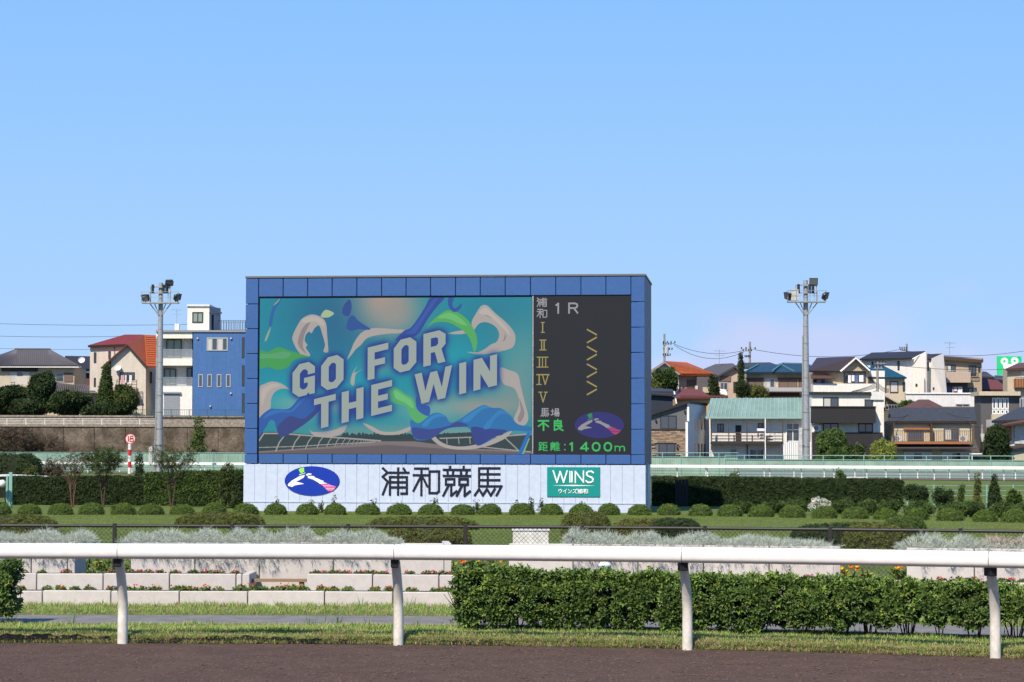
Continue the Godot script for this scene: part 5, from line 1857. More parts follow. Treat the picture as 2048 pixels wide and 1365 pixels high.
	cut_wall("wall", [[1724, sill_py(272)], [1824.5, sill_py(272)], [1824.5, 716.5], [1724, 718.5]], -9.0, -0.5, "cool white wall")
	facet("gable_wall", [[[1825, 717, -0.5], [1825, sill_py(272), -0.5], [1852, sill_py(272), 1.4], [1852, 703.5, 1.4]]], 0.2, "white wall")
	wall("link_wall", 1850, 1864, 718, sill_py(272), -6, -0.3, "white wall")
	facet("gable_wall", [[[1862, 718, -0.2], [1862, sill_py(272), -0.2], [1894, sill_py(272), 2.0], [1885, 708, 2.0]]], 0.2, "cool white wall")
	facet("roof", [[[1720, 718, 0.0], [1825, 716, 0.2], [1851.5, 702.5, -3.5], [1744, 705.5, -5.0]]], 0.2, "dark roof")
	facet("roof", [[[1850, 718.5, -0.2], [1863, 718, 0.0], [1886, 707.5, -2.5], [1850, 709, -3.0]]], 0.2, "dark roof")
	facet("roof_trim", [[[1825, 717.4, 0.24], [1851.7, 703.6, 0.9], [1851.7, 705.2, 0.9], [1825, 719.2, 0.24]]], 0.1, "white trim")
	window(1795.5, 1799.5, 723, 740.5, -0.5, "frame dark", "window glass", 1, 0.1)
	window(1744, 1747, 724, 738, -0.5, "frame dark", "window glass", 1, 0.1)
	window(1851.5, 1858.5, 724, 742.5, 0.4, "frame dark", "window glass", 1, 0.1)
	window(1831.5, 1835.5, 768, 774.5, 1.3, "frame dark", "window glass", 1, 0.1)
	window(1866, 1869.5, 775, 781, 1.3, "frame dark", "window glass", 1, 0.1)
	wall("downpipe", 1849, 1850.4, 757, 786, 1.5, 1.6, "grey trim")

	begin("tan_flats", "tan flat roofed house with balconies beside the white gabled house", "house", 274.0, 1925, sill_py(274))
	wall("wall", 1886, 1964, 717, sill_py(274), -9, 0, "tan wall")
	facet("roof", [[[1883, 714, 0.6], [1967.5, 720, 0.6], [1966, 717, -9], [1886, 712, -9]]], 0.35, "brown trim")
	wall("balcony", 1893, 1942, 745, 765.5, 0.0, 1.3, "pink wall")
	railing(1894, 1941, 741, 745, 1.2, "frame silver", 0.6, 0.02)
	window(1894, 1912, 730, 745, 0.0, "frame dark", "pale curtain", 2, 0.1)
	window(1938, 1953, 732, 751, 0.0, "frame dark", "window glass", 2, 0.1)
	railing(1941, 1958, 747, 755, 0.4, "dark trim", 0.15, 0.02, "window_guard")
	window(1884.5, 1890, 728, 746, 0.05, "frame dark", "window glass", 1, 0.1)
	window(1937, 1954, 776, 787, 0.0, "frame dark", "window glass", 2, 0.1)
	wall("loggia", 1893, 1936, 766, 787, 0.0, 0.06, "dark grey wall")
	laundry([[1894, 1903, "laundry blue"], [1905, 1908, "laundry pink", -1], [1909, 1914, "laundry white", 3], [1916, 1925, "laundry white"]], 774, 786, 0.6)
	antenna(1900, 712, 683, -4.0)
	window(1957, 1961, 735, 745, 0.0, "frame dark", "window glass", 1, 0.1)

	begin("orange_roof_house", "house with bright orange tiled roof and white gable right of the board", "house", 268.0, 1370, sill_py(268))
	wall("wall", 1358, 1424, 746, sill_py(268), -7, 0, "pink wall")
	cut_wall("gable_wall", [[1304, sill_py(268)], [1358, sill_py(268)], [1358, 746], [1331, 727], [1304, 742]], -7, 0.6, "white wall")
	facet("roof", [[[1330, 722.5, 1.2], [1360.5, 748.5, 1.2], [1432, 748.5, 1.0], [1375, 725.5, -3.4]], [[1330, 722.5, 1.2], [1375, 725.5, -3.4], [1345, 724, -7], [1300, 742, -7], [1302, 743, 1.2]]], 0.22, "orange roof")
	ribs("tile_rib", at(1364, 747.6, 1.25), at(1424, 747.6, 1.05), at(1374, 726, -3.2), at(1334, 723.4, 0.8), 17, 0.09, 0.1, "orange rib", cur)
	facet("bargeboard", [[[1330, 723.5, 1.26], [1330, 726.5, 1.26], [1357.5, 751, 1.26], [1361, 749, 1.26]], [[1330, 723.5, 1.26], [1301, 743.5, 1.26], [1303, 746, 1.26], [1330, 726.5, 1.26]]], 0.1, "grey trim")
	window(1327, 1350, 760, 778, 0.6, "frame dark", "window glass", 2, 0.1)
	window(1374, 1391, 760, 776, 0.0, "frame bronze", "brown shutter", 2, 0.1)
	wall("porch", 1394, 1424, 754, 787, 0.0, 1.0, "dark grey wall")
	wall("pillar", 1391, 1396, 772, 787, 0.5, 1.2, "pale wall")
	wall("balcony", 1406, 1420, 775, 786, 1.0, 1.3, "cream wall")
	facet("lower_roof", [[[1352, 795, 2.6], [1402, 794, 2.6], [1392, 777, 0.2], [1362, 777, 0.2]]], 0.15, "maroon roof")

	begin("pink_gable_house", "pale pink house with grey gabled roof beside the orange roof", "house", 272.0, 1465, sill_py(272))
	cut_wall("wall", [[1438, sill_py(272)], [1496, sill_py(272)], [1496, 757], [1471.5, 733.5], [1438, 751]], -7, 0, "pink wall")
	facet("roof", [[[1471.5, 731, 0.6], [1435, 751.5, 0.6], [1408, 738, -6], [1431, 728.5, -6.5], [1466, 727, -5.5]], [[1471.5, 731, 0.6], [1466, 727, -5.5], [1494, 748, -5.5], [1497, 757, 0.6]]], 0.2, "grey tile")
	wall("shutter", 1440, 1462, 752, 763, 0.0, 0.12, "brown shutter")
	window(1440, 1456, 765, 781, 0.0, "frame silver", "window glass", 2, 0.1)
	part_door(1467, 1476, 764, 786, 0.0, "dark trim")
	window(1479, 1490, 764, 786, 0.0, "frame dark", "pale curtain", 1, 0.1)
	facet("awning", [[[1434, 786, 1.8], [1455, 790, 1.8], [1452, 780, 0.1], [1436, 778, 0.1]]], 0.1, "white trim")
	antenna(1439, 730, 699, -5.0)

	begin("navy_roof_house", "wide cream house with navy tiled hip roofs and brown shutters", "house", 268.0, 1560, sill_py(268))
	wall("wall", 1494, 1640, 744, sill_py(268), -8, 0, "cream wall")
	facet("roof", [[[1484, 745, 0.8], [1600, 745, 0.8], [1560, 729, -4.0], [1518, 730, -4.0]], [[1556, 745, 0.82], [1656, 746, 0.8], [1612, 728.5, -4.5], [1566, 727.5, -4.5]], [[1656, 746, 0.8], [1650, 746, -9], [1612, 728.5, -4.5]]], 0.2, "navy roof")
	facet("rear_roof", [[[1465, 737, -5.0], [1560, 732, -5.0], [1540, 725, -8.0], [1480, 726, -8.0]]], 0.2, "slate roof")
	for k in [[[1518, 730, -4.0], [1492, 744, 0.7]], [[1560, 729, -4.0], [1588, 744, 0.7]], [[1566, 727.5, -4.5], [1546, 743, 0.9]], [[1612, 728.5, -4.5], [1651, 745, 0.8]], [[1566, 727.5, -4.5], [1612, 728.5, -4.5]]]:
		b = MB.new()
		b.bar(at(k[0][0], k[0][1] - 0.6, k[0][2]), at(k[1][0], k[1][1] - 0.6, k[1][2] + 0.1), 0.22, 0.16)
		put("ridge_tile", b.done(), M["teal ridge"], cur)
	wall("fascia", 1486, 1654, 744.5, 746.5, 0.3, 0.75, "dark trim")
	for x in [[1493, 1527], [1557, 1595], [1597, 1612]]:
		window(x[0], x[1], 758, 781, 0.0, "frame bronze", "brown shutter", 2, 0.1)
		wall("shutter_box", x[0] - 1, x[1] + 1, 756, 758.4, 0.0, 0.3, "brown trim")
	window(1531, 1550, 757, 776, 0.0, "frame silver", "pale curtain", 2, 0.1)
	facet("lower_roof", [[[1528, 782.5, 1.6], [1640, 783, 1.6], [1640, 775.5, 0.1], [1531, 775.5, 0.1]]], 0.12, "mid grey wall")
	wall("brown_band", 1530, 1600, 785, 793, 0.0, 0.5, "brown wood")
	wall("beam", 1600, 1640, 785, 789, 0.0, 1.0, "cool white wall")

	begin("cream_house", "cream house with brown roof at the right edge of the hilltop", "house", 268.0, 2035, sill_py(268))
	wall("wall", 2016, 2080, 737, sill_py(268), -2.5, 0, "cream wall")
	facet("roof", [[[2012, 738, 0.6], [2085, 734, 0.6], [2085, 722, -4], [2036, 727, -4]]], 0.25, "brown roof")
	window(2042, 2060, 742, 758, 0.0, "frame silver", "pale curtain", 2, 0.1)
	wall("balcony", 2032, 2080, 758, 776, 0.0, 1.0, "rust wood")
	railing(2032, 2080, 755, 775, 1.1, "frame bronze", 0.3, 0.02)

	begin("red_roof_house", "low house with red brown hip roof below the green sign", "house", 280.0, 1990, sill_py(280))
	wall("wall", 1966, 2012, 778, sill_py(280), -6, 0, "dark grey wall")
	facet("roof", [[[1960, 779, 0.5], [2018, 779, 0.5], [1996, 761, -3], [1966, 757, -3]]], 0.2, "maroon roof")
	begin("dark_hip_house", "small house with dark hip roof behind the red brown roof", "house", 292.0, 1975, sill_py(292))
	wall("wall", 1962, 1988, 752, sill_py(292), -6, 0, "dark grey wall")
	facet("roof", [[[1958, 753, 0.5], [1990, 755, 0.5], [1974, 744, -3], [1966, 743, -3]]], 0.2, "slate roof")
	window(1970, 1978, 755, 762, 0.0, "frame dark", "window glass", 1, 0.1)
	begin("grey_hip_house", "small house with grey roof behind the red roof near green sign", "house", 292.0, 2002, sill_py(292))
	wall("wall", 1992, 2016, 758, sill_py(292), -6, 0, "mid grey wall")
	facet("roof", [[[1988, 759, 0.5], [2020, 760, 0.5], [2014, 752, -3], [1990, 751, -3]]], 0.2, "slate roof")

	# green sign on its posts behind the roofs
	begin("roof_sign", "bright green square sign with white rounded emblem above the roofs", "sign", 305.0, 2018, sill_py(305))
	wall("sign_panel", 1995.5, 2044, 713, 750.5, -0.3, 0.0, "sign green")
	for k in [[2009.5, 723.5, 7.5], [2030, 722.5, 7.5]]:
		var c := at(k[0], k[1], 0.0)
		ring(cur, "emblem_piece", c, k[2] * 305.0 / FOCAL, 2.6 * 305.0 / FOCAL, 0.0, 0.05, "logo white")
	cut_wall("emblem_piece", [[2006, 728.5], [2036, 728.5], [2034, 737], [2026, 743], [2016, 743], [2008, 737]], 0.0, 0.06, "logo white")
	wall("sign_post", 2009.5, 2012, 750.5, sill_py(305), -0.4, -0.1, "galvanised")
	wall("sign_post", 2030, 2032.5, 750.5, sill_py(305), -0.4, -0.1, "galvanised")


func part_door(x0: float, x1: float, y0: float, y1: float, z: float, m: String) -> void:
	var o := wall("door", x0, x1, y0, y1, z - 0.02, z + 0.05, m)
	var a := at(x1 - 1.6, (y0 + y1) / 2 + 1.0, z + 0.05)
	part_box("handle", Vector3(a.x - 0.04, a.y, z + 0.05), Vector3(a.x + 0.04, a.y + 0.2, z + 0.1), M["frame silver"], o)


# ---------------------------------------------------------------- poles and wires
func utility_pole(px: float, py_top: float, d: float, label: String, arms: Array, boxes: Array) -> Node3D:
	begin("utility_pole", label, "utility pole", d, px, sill_py(d) - 4.0, "utility poles on the hillside")
	var t := at(px, py_top)
	var b := MB.new()
	b.tube([Vector3.ZERO, t], [0.19, 0.13], 10)
	put("pole", b.done(), M["pole concrete"], cur)
	for a in arms:
		var y := at(px, a[0]).y
		b = MB.new()
		b.bar(Vector3(a[1] * d / FOCAL, y, 0.15), Vector3(a[2] * d / FOCAL, y, 0.15), 0.09, 0.09)
		var arm := put("crossarm", b.done(), M["galvanised"], cur)
		var n := 4
		for i in n:
			var x := lerpf(a[1], a[2], (i + 0.15) / (n - 0.7)) * d / FOCAL
			b = MB.new()
			b.lathe([Vector2(0.07, 0.0), Vector2(0.10, 0.08), Vector2(0.06, 0.14), Vector2(0.09, 0.2), Vector2(0.0, 0.26)], Vector3(x, y + 0.04, 0.15), 7)
			put("insulator", b.done(), M["lamp dark"], arm)
	for k in boxes:
		var p := at(px + k[0], k[1])
		b = MB.new()
		b.lathe([Vector2(0.0, 0.0), Vector2(0.27, 0.03), Vector2(0.27, 0.85), Vector2(0.0, 0.92)], Vector3(p.x, p.y, 0.3), 12)
		put("transformer", b.done(), M["box grey"], cur)
	return cur


func wire(label: String, pts: Array, sag: float, r := 0.03) -> void:
	var path := []
	var radii := []
	for k in pts.size() - 1:
		var a: Vector3 = pts[k]
		var c: Vector3 = pts[k + 1]
		for i in 9:
			if i == 8 and k < pts.size() - 2:
				continue
			var t := i / 8.0
			path.append(a.lerp(c, t) - Vector3(0, sag * 4.0 * t * (1.0 - t), 0))
			radii.append(r)
	var b := MB.new()
	b.tube(path, radii, 4, false)
	var o := put("overhead_wire", b.done(), M["wire"], self)
	tag(o, label, "wire", "overhead wires")


func build_wires() -> void:
	utility_pole(1329, 668, 300.0, "distant utility pole with crowded crossarms behind the orange roofed house", [[687, -3, 22], [690, -3, 14], [700, -2, 16], [712, -3, 12]], [[4, 708]])
	utility_pole(1500, 684, 296.0, "distant utility pole with wide crossarms above the navy roof", [[699, -18, 12], [703, -14, 4], [715, -10, 0]], [])
	utility_pole(1755.5, 724, 243.0, "concrete utility pole with pale transformer before the white and black house", [[727, -3, 18], [735, -8, 12], [737, -8, 12]], [[0, 818]])
	part_box("junction_box", at(1744, 815, 0.2), at(1770, 786, 0.5), M["cool white wall"], cur)
	utility_pole(1814, 688, 330.0, "thin distant pole rising behind the white gabled roof", [[698, -14, 0], [702, -12, 0]], [])
	utility_pole(1965, 850, 242.0, "slim brown utility pole beside the cream balcony house", [], [[0, 885]])
	wire("wire from the distant left pole across to the pole above navy roof", [spot(1345, 687, 300), spot(1486, 702, 296)], 0.8)
	wire("wire from the pole above the navy roof rightwards to the thin pole", [spot(1510, 700, 296), spot(1802, 699, 330)], 1.0)
	wire("wire from the thin pole out to the right edge", [spot(1806, 701, 330), spot(2080, 697, 300)], 0.9)
	wire("lower wire joining both distant poles behind the orange roof", [spot(1349, 691, 300), spot(1488, 704, 296)], 1.3)
	wire("wire behind the transformer pole towards the right edge", [spot(1765, 728, 243), spot(2080, 734, 262)], 0.5, 0.025)
	for k in 4:
		wire(["lowest", "second lowest", "second highest", "highest"][k] + " of the four cables fanning left from the transformer pole", [spot(1755, 775 - k * 3, 243), spot(1690 + k * 5, 789 - k * 2, 239)], 0.1, 0.03)
		wire(["lowest", "second lowest", "second highest", "highest"][k] + " of the four cables fanning right from the transformer pole", [spot(1756, 775 - k * 3, 243), spot(1778, 785 - k * 2, 241)], 0.15, 0.03)
	wire("cable running from the transformer pole down behind the floodlight mast", [spot(1755, 781, 243), spot(1624, 809, 240)], 0.3, 0.03)
	wire("cable across the cream balcony house", [spot(1756, 848, 243), spot(2080, 853, 240)], 0.2, 0.02)
	wire("drooping cable on the charcoal roof left of its peak", [spot(1855, 808, 243), spot(1783, 835, 237.5)], 0.45, 0.03)
	wire("drooping cable on the charcoal roof right of its peak", [spot(1855, 808, 243), spot(1944, 836, 237.5)], 0.35, 0.03)
	wire("uppermost of the three wires left of the floodlight mast", [spot(-60, 646, 420), spot(380, 649, 420)], 0.3, 0.035)
	wire("middle of the three wires left of the floodlight mast", [spot(-60, 671, 420), spot(240, 673, 420)], 0.2, 0.035)
	wire("lowest of the three wires left of the floodlight mast", [spot(-60, 695, 420), spot(200, 699, 420)], 0.2, 0.03)


# ---------------------------------------------------------------- foliage
func spray_mesh(n: int, size: float, w: float, spread: float, sd: int) -> ArrayMesh:   # a small bunch of folded leaves, about 1 across
	var r := RandomNumberGenerator.new()
	r.seed = sd
	var b := MB.new()
	for i in n:
		var g := TAU * i / n + r.randf_range(-0.4, 0.4)
		var tilt := r.randf_range(-0.2, 1.15)
		var dir := Vector3(cos(g) * cos(tilt), sin(tilt), sin(g) * cos(tilt))
		var side := dir.cross(Vector3.UP).normalized()
		var up := side.cross(dir).normalized()
		var l := size * r.randf_range(0.75, 1.2)
		var o := dir * r.randf_range(0.0, spread) + Vector3(r.randf_range(-spread, spread), r.randf_range(-spread, spread), r.randf_range(-spread, spread)) * 0.6
		var m := o + dir * l * 0.5 - up * l * 0.03
		var tip := o + dir * l - up * l * 0.14
		var a := o + dir * l * 0.45 + side * l * w + up * l * 0.08
		var c := o + dir * l * 0.45 - side * l * w + up * l * 0.08
		b.tri(o, m, a)
		b.tri(m, tip, a)
		b.tri(o, c, m)
		b.tri(m, c, tip)
	return b.done()


func needle_mesh(n: int, l: float, w: float, sd: int) -> ArrayMesh:                     # thin blades fanning from one point
	var r := RandomNumberGenerator.new()
	r.seed = sd
	var b := MB.new()
	for i in n:
		var g := TAU * i / n + r.randf_range(-0.5, 0.5)
		var lean := r.randf_range(0.05, 0.55)
		var d := Vector3(cos(g) * lean, 1.0, sin(g) * lean).normalized()
		var s := Vector3(-sin(g), 0, cos(g)) * w
		var h := l * r.randf_range(0.55, 1.15)
		var o := Vector3(cos(g), 0, sin(g)) * r.randf_range(0.0, 0.25) * l
		var m := o + d * h * 0.55
		var t := o + d * h + Vector3(cos(g), -0.35, sin(g)) * h * 0.28 * lean * 2.0
		b.tri(o - s, o + s, m + s * 0.75)
		b.tri(o - s, m + s * 0.75, m - s * 0.75)
		b.tri(m - s * 0.75, m + s * 0.75, t)
	return b.done()


func tint(base: Array, jitter: float) -> Color:
	var k := rng.randf_range(1.0 - jitter, 1.0 + jitter)
	var h := rng.randf_range(-jitter, jitter) * 0.35
	return Color(clampf(base[0] * (k + h), 0, 1), clampf(base[1] * k, 0, 1), clampf(base[2] * (k - h * 0.5), 0, 1))


func leaf_basis(nrm: Vector3, size: float, loose := 0.5) -> Basis:
	var up := (nrm + Vector3(rng.randf_range(-1, 1), rng.randf_range(-1, 1), rng.randf_range(-1, 1)) * loose).normalized()
	var x := up.cross(Vector3(rng.randf_range(-1, 1), rng.randf_range(-1, 1), rng.randf_range(-1, 1))).normalized()
	return Basis(x, up, x.cross(up)).scaled(Vector3.ONE * size)


const DARK_GREEN := [[0.028, 0.048, 0.014], [0.036, 0.060, 0.017], [0.022, 0.038, 0.013]]
const MID_GREEN := [[0.065, 0.108, 0.024], [0.082, 0.130, 0.028], [0.052, 0.090, 0.021]]
const FRESH_GREEN := [[0.130, 0.205, 0.038], [0.155, 0.235, 0.044], [0.100, 0.165, 0.033]]
const OLIVE := [[0.085, 0.108, 0.024], [0.105, 0.128, 0.028], [0.070, 0.094, 0.022], [0.110, 0.105, 0.030]]
const YELLOW_GREEN := [[0.160, 0.190, 0.035], [0.190, 0.220, 0.045], [0.130, 0.165, 0.030]]
const RUSSET := [[0.085, 0.055, 0.040], [0.065, 0.046, 0.034], [0.105, 0.072, 0.050], [0.058, 0.056, 0.028]]
const GOLD_OLIVE := [[0.105, 0.120, 0.026], [0.090, 0.110, 0.024], [0.125, 0.125, 0.030]]
const SILVER := [[0.40, 0.45, 0.38], [0.50, 0.54, 0.47], [0.34, 0.39, 0.32], [0.45, 0.48, 0.40]]

var sprays := []


# leaves on and just under the skin of ellipsoids: blobs are [centre, radii]
func crown(called: String, blobs: Array, count: int, size: float, palette: Array, parent: Node, m := "leaf", depth := 0.35, upper := -1.0) -> void:
	var places := []
	var colors := []
	var vol := 0.0
	for k in blobs:
		vol += pow(k[1].x * k[1].y * k[1].z, 0.667)
	for k in blobs:
		var n := int(count * pow(k[1].x * k[1].y * k[1].z, 0.667) / vol)
		for i in n:
			var d := Vector3(rng.randfn(), rng.randfn(), rng.randfn()).normalized()
			if d.y < upper:
				d.y = -d.y * 0.3
				d = d.normalized()
			var r := 1.0 - depth * pow(rng.randf(), 1.6)
			var p: Vector3 = k[0] + d * k[1] * r * rng.randf_range(0.9, 1.08)
			places.append(Transform3D(leaf_basis((d / k[1]).normalized(), size * rng.randf_range(0.7, 1.3), 0.8), p))
			colors.append(tint(palette[rng.randi() % palette.size()], 0.22))
	scatter(called, sprays[0], M[m], places, colors, parent)


func lump(r: Vector3, squash: float, amp: float, sd: int, box := 2.0) -> ArrayMesh:       # an uneven rounded core, base at 0
	var f := FastNoiseLite.new()
	f.seed = sd
	f.frequency = 1.1
	var b := MB.new()
	var nu := 22
	var nv := 9
	var P := []
	for j in nv + 1:
		var row := []
		var t := PI / 2 * j / nv
		for i in nu:
			var g := TAU * i / nu
			var cx := signf(cos(g)) * pow(absf(cos(g)), 2.0 / box)
			var cz := signf(sin(g)) * pow(absf(sin(g)), 2.0 / box)
			var rr := pow(cos(t), squash) if j < nv else 0.0
			var d := Vector3(cx * rr, pow(sin(t), squash), cz * rr)
			d *= 1.0 + amp * f.get_noise_3dv(d * 2.0)
			row.append(d * r)
		P.append(row)
	for j in nv:
		for i in nu:
			var k := (i + 1) % nu
			if j < nv - 1:
				b.quad(P[j][k], P[j][i], P[j + 1][i], P[j + 1][k])
			else:
				b.tri(P[j][k], P[j][i], P[j + 1][i])
	return b.done()


# a clipped shrub: core and a skin of small leaves following it
func clipped(called: String, label: String, pos: Vector3, r: Vector3, palette: Array, core: String, leaves: int, leaf: float, group := "", box := 2.0, squash := 1.0, turn := 0.0, kind := "shrub") -> Node3D:
	var o := thing(called, label, kind, pos, turn, group)
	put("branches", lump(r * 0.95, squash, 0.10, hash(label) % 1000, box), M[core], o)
	var places := []
	var colors := []
	for i in leaves:
		var g := rng.randf() * TAU
		var s := rng.randf()
		var t := asin(pow(s, 0.8)) if box <= 2.0 else asin(s)
		var cx := signf(cos(g)) * pow(absf(cos(g)), 2.0 / box)
		var cz := signf(sin(g)) * pow(absf(sin(g)), 2.0 / box)
		var d := Vector3(cx * pow(cos(t), squash), pow(sin(t), squash), cz * pow(cos(t), squash))
		var p := d * r * rng.randf_range(0.93, 1.03)
		places.append(Transform3D(leaf_basis((d / r).normalized(), leaf * rng.randf_range(0.7, 1.35), 0.7), p))
		colors.append(tint(palette[rng.randi() % palette.size()], 0.25))
	scatter("foliage", sprays[0], M["leaf matt"], places, colors, o)
	return o


func branch_tree(o: Node3D, h_trunk: float, r_trunk: float, spread: float, height: float, stems: int, m: String, sd: int, tips: Array) -> void:
	var r := RandomNumberGenerator.new()
	r.seed = sd
	var b := MB.new()
	for s in stems:
		var g := TAU * s / stems + r.randf() * 0.6
		var foot := Vector3(cos(g), 0, sin(g)) * r_trunk * (0.8 if stems > 1 else 0.0)
		var top := Vector3(cos(g) * spread * 0.22 * (1.0 if stems > 1 else 0.3), h_trunk, sin(g) * spread * 0.22)
		b.tube([foot, foot.lerp(top, 0.5) + Vector3(r.randf_range(-0.05, 0.05), 0, 0), top], [r_trunk, r_trunk * 0.85, r_trunk * 0.7], 7)
	put("trunk", b.done(), M[m], o)
	b = MB.new()
	for i in 16:
		var g := TAU * i / 16.0 + r.randf_range(-0.3, 0.3)
		var a := Vector3(cos(g) * spread * 0.08, h_trunk * r.randf_range(0.75, 1.0), sin(g) * spread * 0.08)
		var e := Vector3(cos(g) * spread * r.randf_range(0.35, 1.0), height * r.randf_range(0.72, 1.0), sin(g) * spread * r.randf_range(0.35, 1.0))
		var mid := a.lerp(e, 0.5) + Vector3(r.randf_range(-0.1, 0.1), 0.08, r.randf_range(-0.1, 0.1)) * spread
		b.tube([a, mid, e], [r_trunk * 0.5, r_trunk * 0.3, r_trunk * 0.1], 5, false)
		tips.append(e)
		for k in 5:
			var q := a.lerp(mid, r.randf()).lerp(e, r.randf_range(0.3, 0.9))
			var f := q + Vector3(r.randf_range(-1, 1), r.randf_range(0.1, 0.9), r.randf_range(-1, 1)) * spread * 0.42
			b.tube([q, f], [r_trunk * 0.16, r_trunk * 0.06], 4, false)
			tips.append(f)
	put("branches", b.done(), M[m], o)


func twig_tree(px: float, d: float, top_py: float, width_px: float, label: String, palette: Array, stems: int, leaves: int, m: String, sd: int) -> void:
	var p := onto_ground(px, d)
	var h := spot(px, top_py, d).y - p.y
	var w := width_px * d / FOCAL / 2.0
	var o := thing("small_tree", label, "tree", p, 0.0, "small trees before the hedge left of the board")
	var tips := []
	branch_tree(o, h * 0.44, 0.04, w * 1.1, h, stems, m, sd, tips)
	var places := []
	var colors := []
	for i in leaves:
		var t: Vector3 = tips[rng.randi() % tips.size()]
		var q := t + Vector3(rng.randfn(), rng.randfn() * 0.8, rng.randfn()) * w * 0.16
		places.append(Transform3D(leaf_basis(Vector3.UP, 0.085 * rng.randf_range(0.6, 1.3), 1.0), q))
		colors.append(tint(palette[rng.randi() % palette.size()], 0.25))
	scatter("crown", sprays[0], M["leaf matt"], places, colors, o)


# a rounded leafy tree or bush seen from afar, given by its outline in the photograph
func far_tree(called: String, label: String, px: float, py_top: float, py_base: float, w: float, d: float, palette: Array, shape: String, count: int, leaf: float, group: String, ground = null) -> void:
	var p := spot(px, py_base, d)
	if ground != null:
		p.y = ground
	var h := spot(px, py_top, d).y - p.y
	var r := w * d / FOCAL / 2.0
	var o := thing(called, label, "tree" if h > 1.8 else "bush", p, 0.0, group)
	var b := MB.new()
	b.tube([Vector3(0, -0.3, 0), Vector3(0.05, h * 0.4, 0), Vector3(0, h * 0.85, 0)], [0.05 * r + 0.05, 0.04 * r + 0.03, 0.02], 6)
	for i in 7:
		var g := i * 2.4
		b.tube([Vector3(0, h * (0.25 + 0.06 * i), 0), Vector3(cos(g) * r * 0.6, h * (0.42 + 0.06 * i), sin(g) * r * 0.6)], [0.035, 0.012], 4, false)
	put("trunk", b.done(), M["bark"], o)
	var blobs := []
	var rr := RandomNumberGenerator.new()
	rr.seed = hash(label)
	if shape == "cone":
		for i in 9:
			var t := i / 8.0
			var k := r * lerpf(1.0, 0.16, pow(t, 0.8))
			blobs.append([Vector3(rr.randf_range(-0.12, 0.12) * k, h * lerpf(0.12, 0.93, t), rr.randf_range(-0.12, 0.12) * k), Vector3(k, h * 0.12, k)])
	elif shape == "column":
		for i in 6:
			var t := i / 5.0
			blobs.append([Vector3(rr.randf_range(-0.2, 0.2) * r, h * lerpf(0.1, 0.9, t), 0), Vector3(r * lerpf(1.0, 0.6, t), h * 0.14, r * lerpf(1.0, 0.6, t))])
	else:
		blobs.append([Vector3(0, h * 0.5, 0), Vector3(r * 0.72, h * 0.42, r * 0.72)])
		for i in 11:
			var g := rr.randf() * TAU
			var e := rr.randf_range(-0.5, 1.0)
			var c := Vector3(cos(g) * cos(e) * r * 0.62, h * (0.5 + 0.36 * sin(e)), sin(g) * cos(e) * r * 0.62)
			var s := rr.randf_range(0.28, 0.46)
			blobs.append([c, Vector3(r * s, h * s * 0.42 + 0.1, r * s)])
	crown("crown", blobs, count, leaf, palette, o, "leaf matt", 0.5)


func hedge_block(called: String, label: String, px0: float, px1: float, py0: float, py1: float, d: float, depth: float, palette: Array, core: String, count: int, leaf: float) -> void:
	var a := onto_ground(px0, d)
	var c := onto_ground(px1, d)
	var h0 := spot(px0, py0, d).y - a.y
	var h1 := spot(px1, py1, d).y - c.y
	var o := thing(called, label, "hedge", a)
	var w := c.x - a.x
	var f := FastNoiseLite.new()
	f.seed = int(px0)
	f.frequency = 0.8
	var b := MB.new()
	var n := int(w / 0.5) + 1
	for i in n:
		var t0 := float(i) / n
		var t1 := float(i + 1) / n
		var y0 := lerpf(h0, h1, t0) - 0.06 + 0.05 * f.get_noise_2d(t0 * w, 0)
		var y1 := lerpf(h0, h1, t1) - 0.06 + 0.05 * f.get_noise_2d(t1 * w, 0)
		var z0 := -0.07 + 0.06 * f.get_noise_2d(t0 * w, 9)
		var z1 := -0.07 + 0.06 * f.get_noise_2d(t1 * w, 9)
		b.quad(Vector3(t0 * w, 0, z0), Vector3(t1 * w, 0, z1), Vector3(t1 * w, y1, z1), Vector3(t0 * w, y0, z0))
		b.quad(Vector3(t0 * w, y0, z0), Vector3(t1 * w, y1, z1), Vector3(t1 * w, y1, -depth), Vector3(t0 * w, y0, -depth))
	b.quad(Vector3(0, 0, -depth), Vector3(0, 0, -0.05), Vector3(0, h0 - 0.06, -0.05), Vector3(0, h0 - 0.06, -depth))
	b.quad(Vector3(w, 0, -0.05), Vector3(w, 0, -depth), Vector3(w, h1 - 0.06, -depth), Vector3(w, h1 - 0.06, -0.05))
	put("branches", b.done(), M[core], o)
	var places := []
	var colors := []
	for i in count:
		var x := rng.randf() * w
		var h := lerpf(h0, h1, x / w)
		var top := rng.randf() < 0.3
		var p := Vector3(x, h + rng.randf_range(-0.06, 0.05) + 0.05 * f.get_noise_2d(x, 0), -rng.randf() * depth) if top else Vector3(x, rng.randf() * h, rng.randf_range(-0.10, 0.06) + 0.06 * f.get_noise_2d(x, 9))
		places.append(Transform3D(leaf_basis(Vector3.UP if top else Vector3(0, 0.35, 1), leaf * rng.randf_range(0.7, 1.3), 0.8), p))
		colors.append(tint(palette[rng.randi() % palette.size()], 0.25))
	scatter("foliage", sprays[0], M["leaf matt"], places, colors, o)


